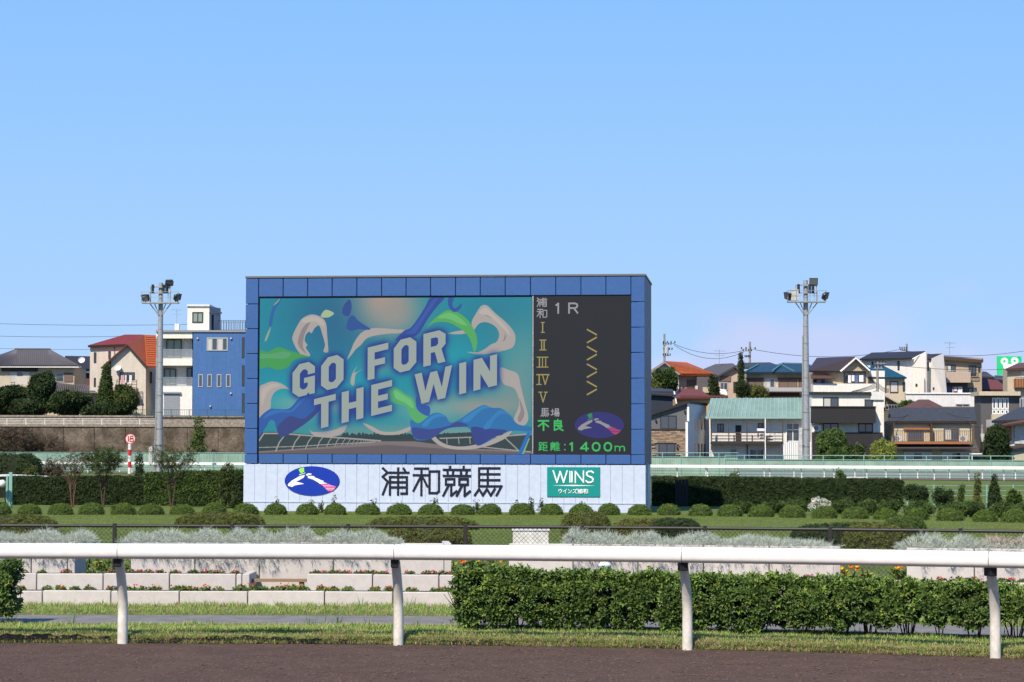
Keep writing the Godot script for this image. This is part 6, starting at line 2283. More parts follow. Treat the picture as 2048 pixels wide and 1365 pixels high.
func build_garden() -> void:
	sprays = [spray_mesh(9, 0.75, 0.20, 0.35, 3), spray_mesh(8, 0.9, 0.24, 0.10, 5), needle_mesh(9, 1.0, 0.028, 7), needle_mesh(6, 1.0, 0.02, 8)]
	# ---- trees and bushes round the far houses
	var g := "trees before the terrace houses"
	far_tree("dark_tree", "dark leafy tree at the left edge above the retaining wall", 12, 770, 836, 84, 283.0, DARK_GREEN, "round", 2600, 0.5, g)
	far_tree("dark_tree", "tall dark tree with ragged top before the grey hip roof house", 84, 744, 836, 56, 282.0, DARK_GREEN, "round", 2400, 0.5, g)
	far_tree("dark_tree", "wide round dark tree below the lower grey roof", 139, 781, 836, 86, 281.0, DARK_GREEN, "round", 2800, 0.5, g)
	far_tree("conifer", "pointed green conifer left of the orange gable", 211, 731, 836, 46, 281.0, [DARK_GREEN[1], MID_GREEN[2]], "cone", 2200, 0.42, g)
	far_tree("garden_tree", "olive leaved tree under the laundry balcony", 249, 767, 836, 56, 280.5, [OLIVE[2], DARK_GREEN[1], OLIVE[0]], "round", 1500, 0.42, g)
	far_tree("low_bush", "low dark bush between the conifer and the olive tree", 226, 806, 836, 70, 280.0, DARK_GREEN, "round", 1600, 0.42, g)
	far_tree("low_bush", "low dark bush at the top of the retaining wall right of the round tree", 190, 806, 836, 60, 280.0, DARK_GREEN, "round", 1300, 0.42, g)
	far_tree("low_bush", "low dark bush filling the gap under the tall ragged tree", 52, 800, 836, 66, 280.5, DARK_GREEN, "round", 1300, 0.42, g)
	far_tree("dry_vine", "reddish brown dry thicket on the retaining wall at left", 30, 851, 908, 130, 269.5, RUSSET, "round", 3000, 0.22, "growth on the retaining wall", 0.0)
	far_tree("dry_vine", "thin brown end of the thicket on the retaining wall", 100, 858, 908, 100, 269.5, RUSSET, "round", 900, 0.2, "growth on the retaining wall", 0.0)
	far_tree("wall_bush", "green bush growing up the retaining wall beside the board", 396, 838, 908, 34, 269.5, MID_GREEN, "column", 420, 0.34, "growth on the retaining wall", 0.0)
	g = "trees among the hillside houses"
	far_tree("garden_tree", "leafy tree hiding the white gable of the orange roofed house", 1330, 735, 790, 50, 265.0, [MID_GREEN[2], DARK_GREEN[1]], "round", 900, 0.40, g)
	far_tree("palm_bush", "pale spiky bush at the board's edge below the orange roof", 1308, 758, 795, 26, 263.0, OLIVE, "round", 300, 0.36, g)
	far_tree("cypress", "thin dark cypress rising beside the navy roof", 1482, 710, 790, 11, 265.0, DARK_GREEN, "column", 300, 0.30, g)
	far_tree("garden_bush", "dark green bush between the orange and pink houses", 1428, 752, 800, 22, 266.0, DARK_GREEN, "column", 350, 0.34, g)
	far_tree("garden_bush", "dark bush below the thin cypress", 1484, 762, 802, 34, 264.0, DARK_GREEN, "round", 420, 0.34, g)
	far_tree("garden_bush", "olive bush above the mint roof before the navy roofed house", 1515, 773, 802, 46, 264.0, OLIVE, "round", 420, 0.34, g)
	far_tree("garden_bush", "small green bush beside the brown pyramid roof", 1815, 801, 824, 30, 258.0, MID_GREEN, "round", 260, 0.34, g)
	g = "bushes behind the green fence"
	far_tree("leafy_bush", "large round green bush before the black ground floor", 1664, 856, 926, 70, 231.5, [MID_GREEN[2], MID_GREEN[1], MID_GREEN[0]], "round", 2000, 0.36, g, 0.0)
	far_tree("leafy_bush", "low dim green bush between two larger bushes behind the fence", 1706, 890, 926, 56, 231.0, [OLIVE[2], DARK_GREEN[1]], "round", 1100, 0.36, g, 0.0)
	far_tree("leafy_bush", "bright yellow green bush left of the cream balcony house", 1765, 878, 926, 58, 231.0, YELLOW_GREEN, "round", 1600, 0.36, g, 0.0)
	far_tree("leafy_bush", "dark rounded bush between the cream balcony house and the corner house", 1992, 852, 926, 60, 232.0, DARK_GREEN, "round", 1700, 0.42, g, 0.0)

	# ---- hedges beside the board, trees, posts
	hedge_block("tall_hedge", "dark clipped hedge running to the right of the board", 1306, 1806, 957.5, 963.5, 107.0, 1.2, DARK_GREEN, "core dark", 9000, 0.12)
	hedge_block("tall_hedge", "dark clipped hedge left of the board behind small trees", 20, 292, 957.5, 957.5, 106.0, 1.2, DARK_GREEN, "core dark", 5000, 0.12)
	hedge_block("tall_hedge", "looser leafy hedge end joining the board's left side", 292, 484, 951.0, 947.0, 105.0, 1.1, [DARK_GREEN[1], MID_GREEN[2], MID_GREEN[0]], "core dark", 4200, 0.15)
	begin("garden_gate", "black gate panel set in the hedge right of the board", "gate", 106.0, 1362, 1012.0)
	cur.position.y = ground_y(0, 106)
	var gt := spot(1350, 960, 106) - cur.position
	var gr := spot(1377, 960, 106) - cur.position
	for i in 4:
		part_box("gate_board", Vector3(lerpf(gt.x, gr.x, i / 4.0) + 0.008, 0.05, 0), Vector3(lerpf(gt.x, gr.x, (i + 1) / 4.0) - 0.008, gt.y, 0.06 + 0.004 * i), M["black rubber"], cur)
	begin("garden_shelter", "white edged low shelter roof with green post at left edge", "shelter", 109.0, 60, 1010)
	cur.position.y = ground_y(0, 109)
	facet("roof", [[[-60, 952.5, 0.6], [20, 950.5, 0.6], [20, 949, -2.0], [-60, 951, -2.0]], [[20, 950.5, 0.6], [152, 956.5, 0.6], [152, 955, -2.0], [20, 949, -2.0]]], 0.06, "white paint")
	for x in [20.0, 148.0]:
		var a := at(x, 955, 0.2)
		part_box("post", Vector3(a.x - 0.06, -0.05, 0.14), Vector3(a.x + 0.06, a.y + 0.02, 0.26), M["post green"], cur)
	begin("lamp_post", "white globe lamp on a dark post at the left edge", "lamp post", 100.0, 3, 1015)
	cur.position.y = ground_y(0, 100)
	var lp := at(3, 968).y
	var b := MB.new()
	b.tube([Vector3(0.22, 0, 0), Vector3(0.02, lp - 0.1, 0)], [0.035, 0.03], 8)
	put("post", b.done(), M["lamp dark"], cur)
	var sm := SphereMesh.new()
	sm.radius = 0.17
	sm.height = 0.34
	put("globe", sm, M["white paint"], cur).position = Vector3(0, lp, 0)
	begin("green_post", "teal green steel post before the hedge at the left edge", "post", 100.5, 20, 1016)
	cur.position.y = ground_y(0, 100.5)
	b = MB.new()
	b.box(Vector3(-0.07, 0, -0.05), Vector3(0.07, at(20, 945).y, 0.05))
	b.box(Vector3(-0.2, 0.2, -0.03), Vector3(-0.12, at(20, 952).y, 0.03))
	put("post_shaft", b.done(), M["post green"], cur)

	clipped("clipped_shrub", "large dark clipped shrub behind the hedge at the left edge", onto_ground(28, 124.0), Vector3(1.65, spot(30, 909, 124).y + 0.33, 1.3), DARK_GREEN, "core dark", 1500, 0.14, "", 3.0, 0.6)
	far_tree("loose_bush", "small yellowish bush right of the large clipped shrub", 62, 930, 960, 36, 118.0, OLIVE, "round", 300, 0.16, "loose bushes beyond the left hedge", ground_y(0, 118))
	far_tree("loose_bush", "purplish loose bush left of the twiggy tree", 108, 915, 960, 46, 118.0, RUSSET, "round", 420, 0.16, "loose bushes beyond the left hedge", ground_y(0, 118))
	far_tree("loose_bush", "narrow dark bush right of the striped distance post", 279, 908, 960, 20, 122.0, DARK_GREEN, "column", 260, 0.16, "loose bushes beyond the left hedge", ground_y(0, 122))
	twig_tree(146, 102.0, 908, 66, "bare twiggy tree with reddish stems before the left hedge", RUSSET, 4, 420, "bark red", 4)
	twig_tree(207, 102.5, 900, 72, "dark leaved vase shaped tree before the left hedge", [DARK_GREEN[1], OLIVE[2], MID_GREEN[2]], 2, 1500, "bark", 9)
	twig_tree(344, 102.0, 897, 84, "brownish twiggy tree before the leafy hedge end", [OLIVE[0], RUSSET[3], OLIVE[2]], 2, 900, "bark", 14)
	far_tree("slender_shrub", "slender dark shrub against the left side of the board", 452, 930, 1014, 40, 101.0, [DARK_GREEN[0], OLIVE[2]], "column", 420, 0.15, "slender shrubs beside the board", ground_y(0, 101))
	far_tree("slender_shrub", "thin dark shrub touching the board's left edge", 476, 944, 1014, 24, 100.0, DARK_GREEN, "column", 260, 0.14, "slender shrubs beside the board", ground_y(0, 100))
	far_tree("loose_bush", "small bush sticking up over the right hedge near the board", 1468, 940, 968, 26, 112.0, MID_GREEN, "round", 200, 0.14, "bushes standing over the right hedge", ground_y(0, 112))
	far_tree("loose_bush", "leafy bush sticking up over the right hedge by the bench", 1681, 933, 972, 30, 112.0, MID_GREEN, "round", 300, 0.15, "bushes standing over the right hedge", ground_y(0, 112))
	# plants at the right end
	g = "garden plants right of the hedge"
	far_tree("garden_plant", "dark spreading bush at the end of the right hedge", 1832, 972, 1008, 56, 104.0, DARK_GREEN, "round", 420, 0.15, g, ground_y(0, 104))
	far_tree("garden_plant", "dark low bush right of the hedge end", 1885, 978, 1008, 50, 104.0, DARK_GREEN, "round", 380, 0.15, g, ground_y(0, 104))
	far_tree("garden_plant", "thin upright plant before the far lawn", 1924, 972, 1010, 12, 103.0, MID_GREEN, "column", 120, 0.14, g, ground_y(0, 103))
	far_tree("garden_plant", "thin yellowish upright plant left of the dark conifer", 1956, 950, 1010, 14, 103.0, OLIVE, "column", 130, 0.14, g, ground_y(0, 103))
	far_tree("garden_plant", "dark narrow conifer near the right edge", 1990, 952, 1008, 32, 103.0, DARK_GREEN, "cone", 420, 0.15, g, ground_y(0, 103))
	far_tree("garden_plant", "small green bush at the right edge before the far lawn", 2028, 980, 1010, 30, 103.0, MID_GREEN, "round", 240, 0.15, g, ground_y(0, 103))
	begin("wire_fence", "low thin green wire fence at the right edge of the garden", "fence", 106.0, 1930, 1010)
	cur.position.y = ground_y(0, 106)
	for x in [1815.0, 1868.0, 1921.0, 1974.0, 2027.0, 2080.0]:
		var a := at(x, 970)
		part_box("post", Vector3(a.x - 0.03, 0, -0.03), Vector3(a.x + 0.03, a.y, 0.03), M["post green"], cur)
	for y in [972.0, 982.0, 992.0]:
		b = MB.new()
		b.rod(at(1812, y), at(2085, y), 0.012, 4)
		put("strand", b.done(), M["post green"], cur)
	# rose bushes behind the clipped row on the right
	var roses := [[1488, 1002, 44], [1545, 1004, 50], [1596, 1002, 44], [1641, 1000, 44], [1686, 1000, 46], [1733, 1003, 48], [1782, 1003, 46], [1842, 1006, 56], [1900, 1008, 44], [1945, 1005, 54], [2000, 1007, 50], [2046, 1008, 46], [2095, 1008, 46]]
	for i in roses.size():
		var d := lerpf(93.0, 85.0, (roses[i][0] - 1488.0) / 600.0)
		var white: bool = i == 3
		far_tree("rose_bush", "white flowering rose bush behind the clipped domes right of the board" if white else ORDINAL[i] + " loose rose bush from the board behind the clipped domes", roses[i][0], roses[i][1], 1040, roses[i][2] * 1.15, d, [SILVER[1], [0.62, 0.60, 0.50], MID_GREEN[0]] if white else [MID_GREEN[2], MID_GREEN[0], DARK_GREEN[1]], "round", 420, 0.11, "rose bushes behind the clipped domes", ground_y(0, d))
	for i in 12:
		var px := [552.0, 622.0, 642.0, 668.0, 746.0, 798.0, 868.0, 954.0, 1032.0, 1062.0, 1084.0, 1166.0][i] as float
		far_tree("rose_sprig", ORDINAL[i] + " thin rose sprig from the left before the white base", px, 996 + 4 * (i % 3), 1026, 15, 92.5, [OLIVE[0], MID_GREEN[0]], "column", 26, 0.12, "sprigs before the white base", ground_y(0, 92))
	# clipped domes in a row
	var domes := [60, 122, 184, 247, 303, 365, 430, 492, 552, 615, 671, 736, 799, 862, 926, 980, 1044, 1103, 1163, 1218, 1279, 1338, 1401, 1460, 1522, 1585, 1649, 1710, 1771, 1832, 1900, 1970, 2030, 2096, 0, -60]
	var order := domes.duplicate()
	order.sort()
	var meshes := []
	for i in 4:
		meshes.append(null)
	for i in order.size():
		var px: float = order[i]
		var d := 87.5 + 2.0 * clampf(px / 1000.0, 0, 1) if px < 1340 else lerpf(89.4, 78.6, (px - 1340.0) / 690.0)
		var w := 0.47 * (1.0 + 0.08 * sin(px))
		clipped("clipped_dome", ORDINAL[i] + " clipped round shrub from the left in the long row", onto_ground(px, d), Vector3(w * 0.97, 0.41 * (1.0 + 0.07 * cos(px * 1.3)), w * 0.9), [[0.086, 0.140, 0.022], [0.072, 0.122, 0.020], [0.100, 0.155, 0.027]], "core mid", 520, 0.055, "clipped domes in a row on the lawn", 2.0, 0.9)
	# broad clipped azaleas on the lawn
	var az := [
		[18, 66.0, 1.35, 0.42, 0.8, OLIVE, "olive clipped azalea at the left edge of the lawn"],
		[440, 69.0, 1.30, 0.44, 0.8, OLIVE, "wide flat clipped azalea left of the board's corner"],
		[845, 68.0, 1.60, 0.34, 0.8, OLIVE, "long low clipped azalea below the large lettering"],
		[858, 54.0, 0.98, 0.44, 0.8, GOLD_OLIVE, "yellowish clipped azalea behind the wire fence in the middle"],
		[1172, 59.0, 0.63, 0.68, 0.6, OLIVE, "tall round clipped azalea below the teal sign"],
		[1300, 62.5, 0.98, 0.44, 0.7, GOLD_OLIVE, "yellowish part of the clipped pair below the board's right corner"],
		[1352, 61.0, 0.62, 0.47, 0.7, DARK_GREEN, "dark square clipped shrub below the board's right corner"],
		[1665, 53.5, 0.95, 0.50, 0.7, DARK_GREEN, "dark square clipped shrub behind the fence right of centre"],
		[1745, 53.0, 0.72, 0.50, 0.7, GOLD_OLIVE, "yellow green clipped shrub behind the fence right of centre"],
		[1715, 61.5, 1.15, 0.36, 0.7, OLIVE, "flat brownish clipped azalea behind the pair right of centre"],
		[1808, 62.5, 0.56, 0.50, 0.6, MID_GREEN, "green clipped block at the right end of the brownish azalea"],
		[60, 54.0, 0.9, 0.30, 0.6, OLIVE, "low olive azalea behind the wire fence at left"],
		[330, 50.0, 0.7, 0.26, 0.6, OLIVE, "low olive azalea behind the silver plants at left"],
	]
	for a in az:
		clipped("clipped_azalea", a[6], onto_ground(a[0], a[1]), Vector3(a[2], a[3], a[4]), a[5], "core dark" if a[5] == DARK_GREEN else "core olive", int(1700 * a[2]), 0.062, "clipped azaleas on the lawn", 3.0, 0.62)
	# short mown blades that roughen the lawn where it is near
	var places := []
	var colors := []
	for i in 42000:
		var d := 40.0 + 52.0 * pow(rng.randf(), 0.8)
		var x := rng.randf_range(-0.26, 0.26) * d
		var sc := rng.randf_range(0.03, 0.055)
		places.append(Transform3D(Basis(Vector3.UP, rng.randf() * TAU).scaled(Vector3(sc * 2.2, sc, sc * 2.2)), Vector3(x, ground_y(x, d), -d)))
		colors.append(tint([0.155, 0.220, 0.036] if rng.randf() < 0.8 else [0.18, 0.175, 0.055], 0.25))
	var lg := scatter("lawn_grass", sprays[2], M["leaf matt"], places, colors, self)
	lg.set_meta("label", "short mown grass of the garden lawn")
	lg.set_meta("category", "grass")


# ---------------------------------------------------------------- stepped planters
func rail_x(px: float, o: float) -> float:              # where along the rail the sight line towards px lies, o metres behind it
	var lo := -18.0
	var hi := 16.0
	for i in 40:
		var m := (lo + hi) / 2
		var p := along(m, o)
		if 1024.0 + p.x / -p.z * FOCAL < px:
			lo = m
		else:
			hi = m
	return (lo + hi) / 2


func planter(label: String, o: float, top: float, px0: float, px1: float, closed_right: bool) -> void:
	var x := rail_x(px0, o)
	var xe := rail_x(px1, o)
	var t := thing("planter_row", label, "planter", along(x, o), 0.0, "stepped concrete planters")
	var org := t.position
	var k := 0
	var soil := MB.new()
	while x < xe - 0.02:
		var m := rail_slope(x)
		var step := 0.9 / (sqrt(1.0 + m * m) * (1.0 + o * 0.048 / pow(1.0 + m * m, 1.5) if x > -3.0 else 1.0))
		var x2 := minf(x + step, xe)
		var a := along(x, o) - org
		var c := along(x2, o) - org
		var turn := atan2(-(c.z - a.z), c.x - a.x)
		var b := MB.new()
		var len := Vector2(c.x - a.x, c.z - a.z).length()
		b.chamfer_box(Vector3(0.007, 0, -0.10), Vector3(len - 0.007, top + rng.randf_range(-0.004, 0.004), rng.randf_range(-0.003, 0.003)), 0.007, Transform3D(Basis(Vector3.UP, turn), Vector3(a.x, 0, a.z)))
		put("block", b.done(), M["concrete" if (k * 5) % 3 else "concrete b"], t)
		var a2 := along(x, o + 0.86) - org
		var c2 := along(x2, o + 0.86) - org
		var af := along(x, o + 0.09) - org
		var cf := along(x2, o + 0.09) - org
		var y := Vector3(0, top - 0.035, 0)
		soil.quad(af + y, cf + y, c2 + y, a2 + y)
		x = x2
		k += 1
	put("soil", soil.done(), M["potting soil"], t)
	if closed_right:
		var a := along(xe, o) - org
		var m := rail_slope(xe)
		var b := MB.new()
		b.chamfer_box(Vector3(0.002, 0, -0.86), Vector3(0.10, top, -0.004), 0.007, Transform3D(Basis(Vector3.UP, atan(-m)), Vector3(a.x, 0, a.z)))
		put("end_block", b.done(), M["concrete"], t)


func silver_clump(label: String, px: float, o: float, w: float, h: float, drop: float, pink := false) -> void:
	var x := rail_x(px, o)
	var p := along(x, o + 0.42, 0.79)
	var t := thing("silver_plant", label, "plant", p, along_turn(x), "silver leaved plants in the top planter row")
	var places := []
	var colors := []
	h *= 0.88
	var n := int(1050 * w / 0.8)
	for i in n:
		var g := rng.randf() * TAU
		var e := rng.randf_range(-0.1, 1.0)
		var d := Vector3(cos(g) * cos(e) * w / 2, sin(e) * h, sin(g) * cos(e) * 0.40)
		var q := d * rng.randf_range(0.65, 1.05)
		q.y *= 0.8 + 0.35 * sin(q.x * 9.0 + px)
		places.append(Transform3D(leaf_basis((d + Vector3(0, 0.15, 0.08)).normalized(), rng.randf_range(0.045, 0.085), 0.6), q))
		colors.append(tint(SILVER[rng.randi() % 4] if not pink or rng.randf() < 0.4 else [0.42, 0.27, 0.22], 0.16))
	var k := int(170 * w / 0.8)
	for i in k:                                        # shoots that hang over the front
		var u := rng.randf_range(-0.5, 0.5)
		var f := pow(rng.randf(), 1.7)
		var long := drop * (0.45 + 0.55 * absf(sin(u * 11.0 + px)))
		var q := Vector3(u * w, 0.05 - f * long, 0.44 + 0.07 * sin(f * 2.0) + rng.randf_range(-0.02, 0.03))
		places.append(Transform3D(leaf_basis(Vector3(0, -0.4 if f > 0.3 else 0.6, 0.8).normalized(), rng.randf_range(0.05, 0.10), 0.5), q))
		colors.append(tint(SILVER[rng.randi() % 4], 0.16))
	scatter("foliage", sprays[3], M["leaf matt"], places, colors, t)
	var b := MB.new()
	for i in 10:
		var u := lerpf(-0.4, 0.4, i / 9.0) * w
		b.tube([Vector3(u * 0.5, -0.04, 0), Vector3(u, h * 0.6, 0.1 * sin(i * 3.0))], [0.009, 0.005], 4, false)
	put("stems", b.done(), M["bark"], t)


func bedding(label: String, px: float, o: float, y: float, w: float, h: float, leaf: Array, petals: Array, flowers: int, group: String, called := "bedding_plant") -> void:
	var x := rail_x(px, o)
	var t := thing(called, label, "plant", along(x, o + 0.20, y), along_turn(x), group)
	var places := []
	var colors := []
	for i in int(26 + 60 * w):
		var g := rng.randf() * TAU
		var r := sqrt(rng.randf())
		places.append(Transform3D(leaf_basis(Vector3(cos(g) * r, 0.9, sin(g) * r + 0.3).normalized(), rng.randf_range(0.03, 0.05), 0.5), Vector3(cos(g) * r * w / 2, rng.randf_range(0.005, h * 0.85) * (1.1 - r * 0.5), sin(g) * r * 0.09)))
		colors.append(tint(leaf[rng.randi() % leaf.size()], 0.25))
	scatter("foliage", sprays[1], M["leaf"], places, colors, t)
	var fp := []
	var fc := []
	for i in flowers:
		fp.append(Transform3D(leaf_basis(Vector3(0, 0.6, 0.8), rng.randf_range(0.010, 0.016), 0.5), Vector3(rng.randf_range(-0.48, 0.48) * w, h * rng.randf_range(0.65, 1.1), rng.randf_range(-0.02, 0.1))))
		fc.append(tint(petals[rng.randi() % petals.size()], 0.15))
	if flowers:
		scatter("flowers", flower_mesh(), M["petal"], fp, fc, t)


var _flower: ArrayMesh


func flower_mesh() -> ArrayMesh:
	if _flower == null:
		var b := MB.new()
		for ringno in 2:
			for i in 7:
				var g := TAU * (i + 0.5 * ringno) / 7
				var d := Vector3(cos(g), 0, sin(g)) * (1.0 - 0.35 * ringno)
				var s := Vector3(-sin(g), 0, cos(g)) * 0.38
				var lift := Vector3(0, 0.25 + 0.45 * ringno, 0)
				b.tri(Vector3(0, 0.05, 0), d + s + lift, d - s + lift)
		_flower = b.done()
	return _flower


func canna(label: String, px: float, d: float, h: float, flowers: bool) -> void:
	var p := spot(px, 909, d)
	p.y = 0.0
	var t := thing("canna_plant", label, "plant", p, 0.0, "tall yellow flowered plants behind the planters")
	var b := MB.new()
	var places := []
	var colors := []
	for s in 3:
		var g := s * 1.9
		var top := Vector3(cos(g) * 0.13, h * (0.75 + 0.08 * s), sin(g) * 0.1)
		b.tube([Vector3(cos(g) * 0.05, 0, sin(g) * 0.05), top], [0.012, 0.008], 5)
		for k in 4:
			var q := top * (0.45 + 0.1 * k)
			places.append(Transform3D(leaf_basis(Vector3(cos(k * 2.1 + s), 0.9, sin(k * 2.1 + s)).normalized(), rng.randf_range(0.07, 0.12), 0.3), q))
			colors.append(tint(YELLOW_GREEN[rng.randi() % 3] if rng.randf() < 0.6 else FRESH_GREEN[0], 0.2))
	put("stems", b.done(), M["core mid"], t)
	scatter("leaves", sprays[1], M["leaf"], places, colors, t)
	if flowers:
		var fp := []
		var fc := []
		for s in 9:
			fp.append(Transform3D(leaf_basis(Vector3(0, 0.4, 1), rng.randf_range(0.022, 0.035), 0.5), Vector3(rng.randf_range(-0.16, 0.16), h * rng.randf_range(0.7, 1.02), rng.randf_range(-0.05, 0.12))))
			fc.append(tint([0.72, 0.42, 0.03] if rng.randf() < 0.7 else [0.65, 0.16, 0.03], 0.15))
		scatter("flowers", flower_mesh(), M["petal"], fp, fc, t)


func build_planters() -> void:
	planter("lowest front row of pale concrete planter blocks along the path", 5.35, 0.25, -320, 2420, false)
	planter("middle row of pale concrete planter blocks on the left", 6.25, 0.43, -320, 487, true)
	planter("middle row of pale concrete planter blocks from centre to right", 6.25, 0.43, 615, 2420, false)
	planter("top planter block row at the left edge", 7.15, 0.82, -320, 139, true)
	planter("long top planter block row on the left with silver plants", 7.15, 0.82, 264, 890, true)
	planter("long top planter block row behind the leafy hedge", 7.15, 0.82, 1018, 1667, true)
	planter("top planter block row at the right edge", 7.15, 0.82, 1811, 2420, false)
	# board laid in the gap of the middle row
	var bx := rail_x(555, 6.6)
	var w := thing("timber_board", "brown timber board lying in the gap between middle planters", "board", along(bx, 6.6, 0.26), along_turn(bx))
	part_box("plank", Vector3(-0.42, 0.05, -0.1), Vector3(0.42, 0.085, 0.1), M["board wood"], w)
	for s in [-0.35, 0.35]:
		part_box("batten", Vector3(s - 0.03, -0.2, -0.08), Vector3(s + 0.03, 0.05, 0.08), M["board wood"], w)
	# silver plants
	var sil := [[-40, 0.9, 0.20, 0.10], [30, 0.7, 0.20, 0.12], [70, 0.65, 0.23, 0.22], [118, 0.75, 0.24, 0.24], [152, 0.45, 0.16, 0.2], [285, 0.6, 0.18, 0.22], [335, 0.75, 0.23, 0.16], [390, 0.75, 0.24, 0.28], [445, 0.75, 0.24, 0.30], [500, 0.7, 0.24, 0.34], [545, 0.5, 0.36, 0.34], [585, 0.65, 0.26, 0.2], [632, 0.5, 0.13, 0.08], [680, 0.6, 0.21, 0.22], [730, 0.7, 0.22, 0.24], [770, 0.4, 0.13, 0.1], [1165, 0.6, 0.26, 0.26], [1215, 0.7, 0.22, 0.26], [1270, 0.7, 0.22, 0.28], [1330, 0.7, 0.23, 0.26], [1390, 0.7, 0.23, 0.28], [1450, 0.7, 0.18, 0.3], [1510, 0.65, 0.18, 0.28], [1560, 0.55, 0.13, 0.26], [1610, 0.5, 0.10, 0.18], [1835, 0.6, 0.24, 0.18], [1890, 0.65, 0.22, 0.2], [1945, 0.6, 0.22, 0.26], [2000, 0.6, 0.22, 0.26], [2055, 0.65, 0.24, 0.22], [2120, 0.7, 0.22, 0.2]]
	for i in sil.size():
		silver_clump(ORDINAL[i] + " silver leaved clump from the left in the top planters", sil[i][0], 7.15, sil[i][1] * 1.12, sil[i][2], sil[i][3], i in [12, 28])
	# red flowers along the middle row
	var pink := [[0.52, 0.09, 0.11], [0.42, 0.05, 0.07], [0.58, 0.20, 0.20]]
	var spots := [45, 82, 131, 178, 224, 244, 262, 280, 296, 320, 350, 386, 408, 422, 437, 470, 630, 645, 664, 678, 692, 715, 732, 748, 766, 818, 852, 862, 884, 900, 1392, 1460, 1612, 1640, 1875, 1912, 1930, 1945, 1998, 2016, 2040]
	for i in spots.size():
		bedding(("yellow tipped leafy plant on the middle planters at the left" if i == 0 else ("small leafy plant with pale tips on the middle planters" if i == 1 else str(ORDINAL[mini(i - 2, 39)]) + " small red flowering plant along the middle planter row")), spots[i], 6.25, 0.395, 0.13, 0.075, MID_GREEN, pink if i > 1 else [[0.5, 0.4, 0.1]], [4, 2, 5, 2, 6][i % 5] if i > 1 else 2, "flowers along the middle planters")
	var orange := [[0.55, 0.10, 0.03], [0.50, 0.045, 0.03], [0.58, 0.20, 0.04]]
	var low := [38, 94, 118, 148, 177, 225, 262, 278, 291, 312, 352, 369, 384, 411, 436, 478, 494, 510, 526, 553, 571, 590, 607, 643, 664, 695, 748, 778, 823, 871, 886, 902]
	for i in low.size():
		bedding(ORDINAL[i] + " leafy marigold plant from the left along the lowest planters", low[i], 5.35, 0.215, 0.15, 0.125 if i in [15, 16, 17, 20, 21] else 0.10, [MID_GREEN[1], FRESH_GREEN[2], OLIVE[1]], orange, [1, 0, 3, 1, 0, 2, 4][i % 7], "marigolds along the lowest planters", "marigold")
	# tall plants in the gaps
	canna("tall yellow plant in the left gap beside the planter end", 166, 36.4, 0.60, true)
	canna("tall yellow plant in the left gap beside the rail post", 204, 36.8, 0.54, true)
	canna("green leafed tall plant at the right side of the left gap", 254, 36.4, 0.5, false)
	canna("tall yellow flowered plant left of the leafy hedge end", 912, 35.0, 0.60, true)
	canna("tall yellow flowered plant behind the left end of the hedge", 950, 35.2, 0.64, true)
	canna("tall yellow flowered plant right of the hedge's left end", 992, 35.4, 0.60, true)
	canna("small yellow flowered plant in the right gap", 1692, 34.4, 0.44, true)
	canna("pale leaved plant in the middle of the right gap", 1738, 34.6, 0.40, false)
	canna("tall yellow flowered plant beside the right planter", 1796, 34.0, 0.56, true)

	# chain-link fence
	var fo := 13.3
	var fx := [rail_x(-474, fo), rail_x(-240, fo), rail_x(0, fo), rail_x(232, fo), rail_x(466, fo), rail_x(698, fo), rail_x(932, fo), rail_x(1165, fo), rail_x(1410, fo), rail_x(1660, fo), rail_x(1920, fo), rail_x(2190, fo), rail_x(2460, fo)]
	var org := along(fx[0], fo)
	org.y = -0.02
	var f := thing("chain_link_fence", "low dark brown chain link fence behind the planters", "fence", org)
	var top := 0.875
	var b: MB
	for i in fx.size():
		var p := along(fx[i], fo) - org
		p.y = 0
		b = MB.new()
		b.chamfer_box(p + Vector3(-0.032, 0, -0.032), p + Vector3(0.032, top + 0.045, 0.032), 0.008)
		put("post", b.done(), M["brown metal"], f)
		if i < fx.size() - 1:
			var q := along(fx[i + 1], fo) - org
			q.y = 0
			b = MB.new()
			b.rod(p + Vector3(0, top, 0.0), q + Vector3(0, top, 0.0), 0.026, 8)
			put("top_rail", b.done(), M["brown metal"], f)
			b = MB.new()
			var len := p.distance_to(q)
			var n := int(len / 0.075)
			var h := top - 0.04
			for k in range(-12, n):
				for dirn in 2:
					var a0 := k * 0.075
					var t0 := 0.0
					var t1 := 1.0
					var x0 := a0
					var x1 := a0 + h
					if x1 <= 0.0 or x0 >= len:
						continue
					if x0 < 0.0:
						t0 = -x0 / h
					if x1 > len:
						t1 = (len - x0) / h
					var dv := (q - p) / len
					var s0 := x0 + t0 * h
					var s1 := x0 + t1 * h
					if dirn == 1:
						s0 = len - s0
						s1 = len - s1
					b.tube([p + dv * s0 + Vector3(0, 0.02 + t0 * h, 0.004 * dirn), p + dv * s1 + Vector3(0, 0.02 + t1 * h, 0.004 * dirn)], [0.0028, 0.0028], 3, false)
			stuff(put("wire_mesh", b.done(), M["brown metal"], f))
	# white cabinet behind the fence
	var cp := onto_ground(1062, 41.0)
	var cb := thing("white_cabinet", "white box standing on the lawn behind the wire fence", "cabinet", cp)
	b = MB.new()
	b.chamfer_box(Vector3(-0.32, 0, -0.3), Vector3(0.32, 0.70, 0.0), 0.01)
	put("housing", b.done(), M["white paint"], cb)
	part_box("lid", Vector3(-0.335, 0.70, -0.32), Vector3(0.335, 0.725, 0.015), M["white paint"], cb)
	# garden lamp behind the hedge
	var lx := rail_x(1210, 4.6)
	var gl := thing("garden_lamp", "squat green garden lamp with white cap behind the hedge", "lamp", along(lx, 4.6, 0.10))
	b = MB.new()
	b.lathe([Vector2(0.07, 0.0), Vector2(0.07, 0.46), Vector2(0.078, 0.48), Vector2(0.078, 0.545)], Vector3.ZERO, 16)
